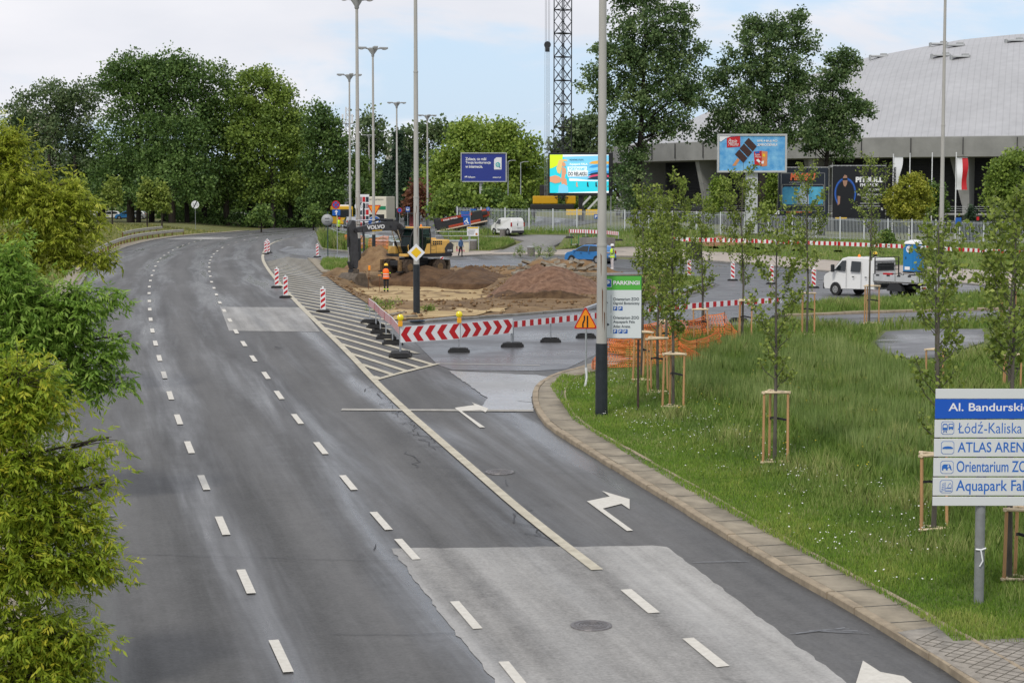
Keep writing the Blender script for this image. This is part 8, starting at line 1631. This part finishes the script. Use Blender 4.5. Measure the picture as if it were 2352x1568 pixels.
for i, (x0, x1_, Y, dz) in enumerate(((-60, 420, 372, 10), (400, 760, 376, 9), (760, 1060, 470, 10), (1040, 1420, 480, 9))):
    g = np.random.default_rng(90 + i); a = at(x0, 500, Y).x; b_ = at(x1_, 500, Y).x; n = 260; Cc = np.stack([g.uniform(a, b_, n), g.uniform(Y - 6, Y + 14, n), g.uniform(.02, 1, n) * dz * (1 + .25 * np.sin(g.uniform(0, 6, n)))], 1); V, Fc = leaf_cloud(Cc, 2.0, 24, 1.0, g); o = fastmesh('far_wood', V, Fc, [L_dark, L_mid, L_grey, L_mid][i], tint=g.uniform(0, 1, len(Fc))); o['kind'] = 'stuff'; tag(o, ['distant wood behind the left tree group', 'distant wood behind the right half of the wood', 'distant wood behind the junction', 'distant wood behind the crane'][i], 'wood')
g = np.random.default_rng(140); n = 420; a, b_ = at(400, 500, 332).x, at(765, 500, 332).x; xx = g.uniform(a, b_, n); yy = g.uniform(322, 352, n); Cc = np.stack([xx, yy, np.array([T(u, v) for u, v in zip(xx, yy)]) + g.uniform(.1, 1.5, n)], 1); V, Fc = leaf_cloud(Cc, .9, 26, .4, g); o = fastmesh('undergrowth', V, Fc, L_dark, tint=g.uniform(0, .8, len(Fc))); o['kind'] = 'stuff'; tag(o, 'dark undergrowth beneath the trees of the wood', 'undergrowth')  # dark leaf strip added to stand for the shade between the trunks
# ---- young street trees with upright twigs
def young_tree(px, pbase, ptop, w_, label, seed, dens=1.0, t0=.26, multi=1, rt=.045, leafy=1.0, dz=.12, size=.075, Y=None, lean=0.):
    g = np.random.default_rng(seed); random.seed(seed); b = G(px, pbase, dz) if Y is None else gz(at(px, pbase, Y).x, Y, dz); k = sc(b.y); H = (pbase - ptop) * k; W_ = w_ / 2 * k
    o = empty('young_tree', b, label, 'tree', 'young staked street trees'); mb = MB(); tips = []; top = Vector((lean * H, 0, H))
    lead = [Vector((0, 0, -.1)), Vector((g.uniform(-.04, .04), g.uniform(-.04, .04), H * .33)), Vector((lean * H * .5 + g.uniform(-.08, .08), g.uniform(-.08, .08), H * .66)), top]
    mb.tube(lead, [rt, rt * .8, rt * .45, .006], M_barkg, 8, caps=False)
    def lp(t): t *= 3; i = min(2, int(t)); return lead[i].lerp(lead[i + 1], t - i)
    nb = int(34 * dens)
    for i in range(nb):
        t = t0 + (0.93 - t0) * (i + g.uniform(0, 1)) / nb; p = lp(t); az = g.uniform(0, 6.283); env = math.sin(math.pi * min(1, (t - t0) / (1 - t0) * .8 + .16)) ** .8
        L_ = W_ * 1.5 * env * g.uniform(.6, 1.1) + .15; el = R(g.uniform(42, 70)); L_ *= .85; d = Vector((math.cos(az) * math.cos(el), math.sin(az) * math.cos(el), math.sin(el))); e = p + d * L_; mid = p + d * L_ * .5 + Vector((math.cos(az), math.sin(az), -.3)) * L_ * .10
        if e.z > H: e.z = H - g.uniform(0, .3)
        mb.tube([p, mid, e], [rt * .33 * (1.1 - t), rt * .22 * (1.1 - t), .003], M_barkg, 4, caps=False); tips.append((p, mid, e))
        for j in range(3):
            u = g.uniform(.3, .95); q = (p.lerp(mid, u * 2) if u < .5 else mid.lerp(e, u * 2 - 1)); a2 = g.uniform(0, 6.283); d2 = (d + Vector((math.cos(a2), math.sin(a2), g.uniform(-.1, .5))) * .7).normalized(); e2 = q + d2 * L_ * g.uniform(.25, .5); mb.tube([q, e2], [.006, .002], M_barkg, 3, caps=False); tips.append((q, q.lerp(e2, .5), e2))
    mb.build('trunk', o); pts = []; n_ = int(17 * leafy)
    for p, m_, e in tips:
        L_ = (e - p).length
        for j in range(max(3, int(n_ * min(1.6, L_ / .6)))):
            u = g.uniform(.25, 1.03); q = (p.lerp(m_, u * 2) if u < .5 else m_.lerp(e, u * 2 - 1)); pts.append((q.x, q.y, q.z))
    Pn = np.array(pts) + g.normal(0, .05, (len(pts), 3)); n = len(Pn); D = unit(n, g); D[:, 2] += .1; D /= np.linalg.norm(D, axis=1, keepdims=True); S = np.cross(D, unit(n, g)); S /= np.linalg.norm(S, axis=1, keepdims=True); ln = size * g.uniform(.7, 1.35, n); V, Fc = kites(Pn, D, S, ln, ln * .36); fastmesh('crown', V, Fc, L_young, o, tint=np.clip(g.normal(.45, .25, n), 0, 1)); return o
YT = [(1473, 872, 420, 110, 'bushy young tree directly right of the parking sign', 101, 1.2, .30, 1.6), (1511, 904, 470, 90, 'young tree just behind the tallest one of the group', 102, 1.0, .32, 1.3), (1546, 938, 393, 110, 'tallest young tree of the group by the orange netting', 103, 1.25, .28, 1.6), (1529, 836, 440, 80, 'young tree inside the netting behind the tallest one', 104, .9, .3, 1.2), (1613, 789, 440, 92, 'slender young tree within the orange netting corner', 105, .9, .28, 1.2), (1704, 792, 372, 104, 'young tree in front of the ice lolly billboard pylon', 106, 1.1, .30, 1.35), (1779, 1070, 455, 150, 'young tree alone in the meadow on the middle stake frame', 107, 1.2, .28, 1.05), (1853, 777, 372, 100, 'young tree in front of the dark blue concert poster', 108, 1.0, .36, 1.1), (1996, 752, 352, 110, 'thin reddish young tree in front of the flatbed truck', 109, 1.0, .36, .75), (2144, 1224, 470, 150, 'tall young tree left of the blue direction board', 110, 1.3, .26, 1.0), (2318, 1338, 415, 210, 'dense young tree at the right edge behind the direction board', 111, 1.3, .50, 1.15), (2318, 905, 440, 150, 'young tree at the right edge above the direction board', 112, 1.1, .28, 1.3), (2150, 886, 500, 120, 'young tree behind the tall one left of the board', 113, .9, .3, .9)]
for px, pb, pt, w_, l, sd, dn, t0, lf in YT: young_tree(px, pb, pt, w_, l, sd, dn, t0, leafy=lf * 1.05, rt=.05 if sd not in (110, 111) else .058, size=.095)
# ---- branches of the roadside maples at the left edge
def box_elder(px, Y, lst, label, seed, pal, nsp, leaf=.13, group='roadside box elder trees', dirs=1.):
    g = np.random.default_rng(seed); random.seed(seed); xb = at(px, 900, Y).x; b = Vector((xb, Y, T(xb, Y))); o = empty('box_elder', b, label, 'tree', group); bl = BL(b, Y, lst, .7); vol = np.array([q[3] * q[5] for q in bl]); cnt = (nsp * vol / vol.sum()).astype(int); P = []; mb = MB(); zt = max(q[2] for q in bl)
    mb.tube([(0, 0, -.3), (.05, .1, zt * .4), (.2, 0, zt * .9)], [.16, .12, .04], M_bark, 8, caps=False)
    for q, c in zip(bl, cnt):
        cc = Vector(q[:3]); hub = Vector((.1, 0, max(.5, min(zt * .8, cc.z - .6)))); limb(mb, hub, cc, .028, .012, M_bark, .06, 5, 4)
        nb = max(6, c // 14)
        for i in range(nb):
            d = unit(1, g)[0]; d[2] = d[2] * .9 + .1; e = cc + Vector((d[0] * q[3], d[1] * q[4], d[2] * q[5])) * g.uniform(.55, 1.32); st = cc.lerp(hub, g.uniform(0, .35)); limb(mb, st, e, .012, .003, M_bark, .08, 4, 4)
            for j in range(max(4, c // nb)): u = g.uniform(.35, 1.04); w3 = st.lerp(e, u); P.append((w3.x + g.normal(0, .14), w3.y + g.normal(0, .14), w3.z + g.normal(0, .13) - .04, (e - st).normalized()))
    mb.build('trunk', o); n = len(P); Pn = np.array([p[:3] for p in P]); out = np.array([tuple(p[3]) for p in P]); VV = []; FF = []; TT = []; base_t = np.clip(g.normal(.5, .2, n), 0, 1); ht = (Pn[:, 2] - Pn[:, 2].min()) / (np.ptp(Pn[:, 2]) + .01)
    rach = out * .6 + unit(n, g) * .8; rach[:, 2] -= .35; rach /= np.linalg.norm(rach, axis=1, keepdims=True); sd_ = np.cross(rach, np.array([0, 0, 1.]) + unit(n, g) * .5); sd_ /= np.linalg.norm(sd_, axis=1, keepdims=True); off = 0
    for k, (a, sgn) in enumerate(((.35, 1), (.35, -1), (.75, 1), (.75, -1), (1.0, 0), (.1, 1), (.1, -1))):
        st = Pn + rach * leaf * a * 1.1; D = rach * (.75 if sgn else 1.) + sd_ * .75 * sgn + g.normal(0, .18, (n, 3)); D[:, 2] -= .35; D /= np.linalg.norm(D, axis=1, keepdims=True); S = np.cross(D, np.array([0, 0, 1.]) + unit(n, g) * .6); S /= np.linalg.norm(S, axis=1, keepdims=True); ln = leaf * g.uniform(.7, 1.15, n); V, Fc = kites(st, D, S, ln, ln * .15); VV.append(V); FF.append(Fc + off); off += len(V); TT.append(np.clip(base_t + g.normal(0, .12, n), 0, 1))
    fastmesh('crown', np.concatenate(VV), np.concatenate(FF), pal, o, tint=np.concatenate(TT)); return o
box_elder(-60, 62, [(40, 420, 85, 95), (110, 470, 80, 80), (-20, 350, 60, 70), (150, 530, 90, 60), (60, 560, 120, 70), (190, 460, 45, 40), (20, 320, 40, 40), (200, 590, 60, 40), (240, 585, 30, 20), (232, 520, 22, 14), (175, 420, 22, 16)], 'golden green box elder at the upper left edge', 201, L_fg1, 5200, .19)
box_elder(-70, 44, [(60, 700, 110, 90), (140, 740, 100, 70), (30, 800, 120, 90), (180, 690, 70, 50), (215, 800, 70, 45), (120, 860, 110, 60), (20, 620, 90, 70), (40, 930, 120, 60), (230, 880, 50, 36), (270, 690, 28, 24), (282, 770, 20, 16), (285, 880, 22, 18), (265, 830, 24, 18)], 'deep green box elder in the middle of the left edge', 202, L_fg2, 4800, .18)
box_elder(-80, 29, [(50, 860, 95, 60), (90, 930, 80, 40), (40, 1060, 120, 60), (140, 1060, 80, 40), (60, 1180, 120, 80), (170, 1180, 70, 60), (150, 1290, 95, 50), (30, 1300, 120, 90), (220, 1280, 45, 34), (60, 1440, 110, 80), (140, 1470, 80, 50), (60, 1560, 130, 70), (180, 1530, 45, 35), (30, 960, 80, 50), (250, 1005, 26, 16), (235, 1060, 22, 16), (240, 1110, 20, 26), (262, 1300, 26, 20), (235, 1220, 30, 24), (215, 1460, 26, 22)], 'lime green box elder hanging over the near road edge', 203, L_fg3, 7400, .125)
for i, (px, py, Y, r_, l) in enumerate(((258, 650, 44, 46, 'green'), (215, 1005, 30, 40, 'lime'),)): pass
# ---- grass and flowers
_c = G(2175, 1490); PVX = (_c.x - .35, _c.y - .1)
EXC = GP([(2000, 795), (2028, 766), (2120, 760), (2290, 758), (2290, 812), (2160, 846), (2080, 848), (2020, 826)])
def meadow_blades(name, poly, n, hfun, seed, zf, label, cols, wid=.016, ymin=0, lean=1.):
    g = np.random.default_rng(seed); P = np.array(poly); lo = P.min(0); hi = P.max(0); pts = []
    while len(pts) < n:
        m_ = n * 2; U = g.uniform(0, 1, (m_, 2)); X = lo[0] + U[:, 0] * (hi[0] - lo[0]); Y = lo[1] + U[:, 1] * (hi[1] - lo[1]); keep = g.uniform(0, 1, m_) < np.clip((lo[1] + 6) / np.maximum(Y, 1), .12, 1) ** 1.0; X, Y = X[keep], Y[keep]
        ins = np.zeros(len(X), bool); j = len(P) - 1
        for i in range(len(P)):
            xi, yi = P[i]; xj, yj = P[j]; c = ((yi > Y) != (yj > Y)) & (X < (xj - xi) * (Y - yi) / (yj - yi + 1e-12) + xi); ins ^= c; j = i
        vis = (np.abs(X) < Y * .37 + 1) & (Y > ymin) & ~((X > PVX[0]) & (Y < PVX[1] + .35 * np.maximum(0, X - PVX[0]) * 0))
        if len(EXC):
            j = len(EXC) - 1; ie = np.zeros(len(X), bool)
            for i in range(len(EXC)):
                xi, yi = EXC[i]; xj, yj = EXC[j]; ie ^= ((yi > Y) != (yj > Y)) & (X < (xj - xi) * (Y - yi) / (yj - yi + 1e-12) + xi); j = i
            vis &= ~ie; pts += list(zip(X[ins & vis], Y[ins & vis]))
        if len(pts) == 0 and m_ > 1e7: break
    pts = np.array(pts[:n]); X, Y = pts[:, 0], pts[:, 1]; Z = np.array([zf(x, y) for x, y in pts]) - .01
    nz = np.array([mnoise.noise(Vector((x * .45, y * .45, seed))) for x, y in pts]); nz2 = np.array([mnoise.noise(Vector((x * 1.6, y * 1.6, seed + 3))) for x, y in pts]); h = hfun(X, Y, nz, nz2) * g.uniform(.55, 1.25, n); az = g.uniform(0, 6.283, n); ln = h * g.uniform(.1, .5, n) * lean; W_ = wid * (.6 + Y / 70.) * g.uniform(.6, 1.3, n); fa = g.uniform(0, 6.283, n)
    sx2, sy2 = np.cos(fa) * W_ / 2, np.sin(fa) * W_ / 2; B0 = np.stack([X - sx2, Y - sy2, Z], 1); B1 = np.stack([X + sx2, Y + sy2, Z], 1); Mx, My = X + np.cos(az) * ln * .35, Y + np.sin(az) * ln * .35; M0 = np.stack([Mx - sx2 * .8, My - sy2 * .8, Z + h * .6], 1); M1 = np.stack([Mx + sx2 * .8, My + sy2 * .8, Z + h * .6], 1); T_ = np.stack([X + np.cos(az) * ln, Y + np.sin(az) * ln, Z + h], 1)
    V = np.stack([B0, B1, M1, T_, M0], 1).reshape(-1, 3); i0 = np.arange(n) * 5; Fc = np.stack([i0, i0 + 1, i0 + 2, i0 + 3, i0 + 4], 1); tint = np.clip(.45 + nz * .55 + nz2 * .25 + g.normal(0, .16, n), 0, 1); o = fastmesh(name, V, Fc, cols, tint=tint); o['kind'] = 'stuff'; tag(o, label, 'grass'); return o
L_gr = leafmat('grass_blade', (.050, .092, .015), (.10, .15, .030), (.20, .205, .08), .35); L_gr2 = leafmat('grass_short', (.062, .12, .014), (.11, .175, .022), (.20, .215, .06), .35)
KOn = np.array(KO)
def edge_d(X, Y): return np.min(np.hypot(X[:, None] - KOn[None, :, 0], Y[:, None] - KOn[None, :, 1]), axis=1)
def h_mead(X, Y, a, b): d = edge_d(X, Y); k = np.clip((d - 2.0) / 3.0, 0, 1); return .10 + k * (.26 + .30 * np.clip(a, -.4, 1) + .16 * b) + .05 * b
MP = [p for p in MEADOW if p[1] > 24]
mz = lambda x, y: mh(x, y)
meadow_blades('meadow_grass', MP, 172000, lambda X, Y, a, b: np.clip(h_mead(X, Y, a, b), .06, .75), 301, mz, 'tall mixed meadow grass on the right hand slope', L_gr, .017, 26)
near_poly = GP([(2420, 1600), (2352, 1484), (2190, 1492), (2150, 1456), (1987, 1360), (1838, 1281), (1604, 1152), (1455, 1063), (1316, 974), (1264, 897), (1290, 870), (1420, 880), (1500, 960), (1700, 1060), (1900, 1140), (2100, 1240), (2352, 1300), (2480, 1400)])
meadow_blades('lawn_grass', near_poly, 60000, lambda X, Y, a, b: np.clip(.10 + .06 * a + .03 * b, .04, .25), 302, mz, 'short green grass along the slab strip', L_gr2, .014, 24)
def veg_strip(name, pts, n, h, seed, label, dz=.09, cols=None): P = GP(pts); return meadow_blades(name, P, n, lambda X, Y, a, b: np.clip(h * (1 + .7 * a + .4 * b), .05, h * 2.2), seed, lambda x, y: T(x, y) + dz, label, cols or L_gr, .02)
meadow_blades('tall_weeds', GP([(1480, 880), (1560, 850), (1700, 800), (1850, 790), (2000, 830), (2130, 880), (2140, 1100), (2050, 1110), (1900, 1030), (1750, 960), (1600, 920)]), 36000, lambda X, Y, a, b: np.clip(.50 + .5 * a + .15 * b, .12, .95), 320, mz, 'tall bluish green weeds standing in the middle of the meadow', leafmat('weed_stalk', (.055, .095, .022), (.11, .155, .045), (.21, .24, .095), .4), .012, 26, .35)
veg_strip('island_grass', [(1795, 726), (1990, 717), (2352, 708), (2352, 678), (2120, 691), (1900, 702), (1810, 712)], 9000, .35, 303, 'rough grass on the island behind the slip road')
veg_strip('bank_grass', [(1290, 574), (1480, 569), (1700, 584), (2000, 607), (2352, 629), (2352, 563), (1900, 552), (1640, 543), (1440, 541), (1310, 545)], 16000, .3, 304, 'rough grass on the bank below the fence')
veg_strip('patch_grass', [(1080, 576), (1125, 577), (1160, 568), (1183, 558), (1168, 552), (1080, 550), (1030, 553), (1065, 562)], 5000, .28, 305, 'grass on the triangle by the notice board', .13); veg_strip('verge_grass', [(1020, 546), (1230, 540), (1430, 540), (1640, 542), (1640, 531), (1200, 531), (1000, 535)], 8000, .5, 306, 'tall weeds along the foot of the fence', .1)
veg_strip('median_grass', [(736, 609), (746, 621), (780, 624), (838, 610), (840, 602), (745, 600)], 4000, .3, 307, 'grass on the tip of the median', .11); veg_strip('ramp_grass', [(744, 572), (850, 580), (1008, 590), (1008, 575), (850, 570), (760, 560)], 6000, .3, 308, 'grass in front of the ramp walls'); veg_strip('ramp_weeds', [(742, 571), (800, 577), (800, 556), (745, 548), (730, 553)], 5000, .85, 309, 'tall weeds left of the ramp')
veg_strip('tip_grass', [(1502, 662), (1560, 675), (1630, 658), (1632, 652), (1560, 641), (1482, 649)], 3500, .3, 310, 'grass on the tip of the building site', .12)
VL = [(xl(Y) - 1.6, Y) for Y in range(60, 300, 10)] + [(xl(Y) - 34, Y) for Y in range(300, 60, -10)]
meadow_blades('left_verge_grass', VL, 40000, lambda X, Y, a, b: np.clip(.30 + .2 * a + .1 * b, .08, .7), 311, lambda x, y: T(x, y) - .1, 'rough olive grass on the verge left of the road', leafmat('grass_dry', (.075, .09, .02), (.13, .14, .04), (.22, .19, .08), .3), .03)
M_petal = mat('white_petal', (.62, .62, .58), .7); M_ypetal = mat('yellow_petal', (.55, .42, .02), .7)
def flowers(name, pts, n, mt, seed, label, hh, clump):
    g = np.random.default_rng(seed); poly = GP(pts); P = np.array(poly); lo, hi = P.min(0), P.max(0); cs = [];
    while len(cs) < n // clump:
        q = g.uniform(lo, hi)
        if inside(tuple(q), poly): cs.append(q)
    X = np.repeat(np.array(cs), clump, 0) + g.normal(0, .35, (len(cs) * clump, 2)); m_ = len(X); Z = np.array([mh(x, y) for x, y in X]) + hh * g.uniform(.5, 1.4, m_); r = g.uniform(.008, .020, m_); k = 6; a = np.linspace(0, 2 * math.pi, k, endpoint=False); V = np.stack([X[:, None, 0] + r[:, None] * np.cos(a), X[:, None, 1] + r[:, None] * np.sin(a), Z[:, None] + r[:, None] * .6 * np.sin(a + g.uniform(0, 6, (m_, 1)))], 2).reshape(-1, 3); o = fastmesh(name, V, np.arange(m_ * k).reshape(m_, k), mt); o['kind'] = 'stuff'; tag(o, label, 'flowers')
flowers('white_flowers', [(1300, 900), (1420, 870), (1700, 980), (1900, 1080), (2130, 1160), (2340, 1380), (2200, 1430), (1900, 1290), (1600, 1120), (1400, 1000)], 1100, M_petal, 401, 'tiny white flowers scattered over the near meadow', .22, 14)
flowers('yellow_flowers', [(1420, 860), (2000, 860), (2130, 1160), (1700, 1100)], 260, M_ypetal, 402, 'tiny yellow flowers among the tall grass', .4, 3)
def weed(px, py, h, w_, label, seed, pal=None, dz=.05):
    g = np.random.default_rng(seed); b = G(px, py, dz); o = empty('weed_clump', b, label, 'weeds', 'weed clumps on the site'); n = 26; Cc = np.stack([g.normal(0, w_ * .4, n), g.normal(0, w_ * .4, n), g.uniform(.1, 1, n) * h], 1); V, Fc = leaf_cloud(Cc, .14, 24, .085, g, .0, 1.2, .3); fastmesh('foliage', V, Fc, pal or L_lite, o, tint=g.uniform(0, 1, len(Fc))); m = MB()
    for k in range(6): m.cyl((0, 0, 0), (g.normal(0, w_ * .3), g.normal(0, w_ * .3), h * .9), .015, M_bark, .005, 4)
    m.build('stem', o)
for i, (x, y, h, w_, l) in enumerate(((884, 712, .55, .9, 'low weed clump left of the dark lamp post base'), (985, 720, .3, .5, 'small weed right of the dark lamp post base'), (1196, 590, .9, .7, 'weed clump left of the dark bin'), (1238, 592, 1.2, .8, 'tall weed clump right of the dark bin'), (1262, 590, .8, .8, 'weed clump beside the blue hatchback bonnet'))): weed(x, y, h, w_, l, 500 + i)
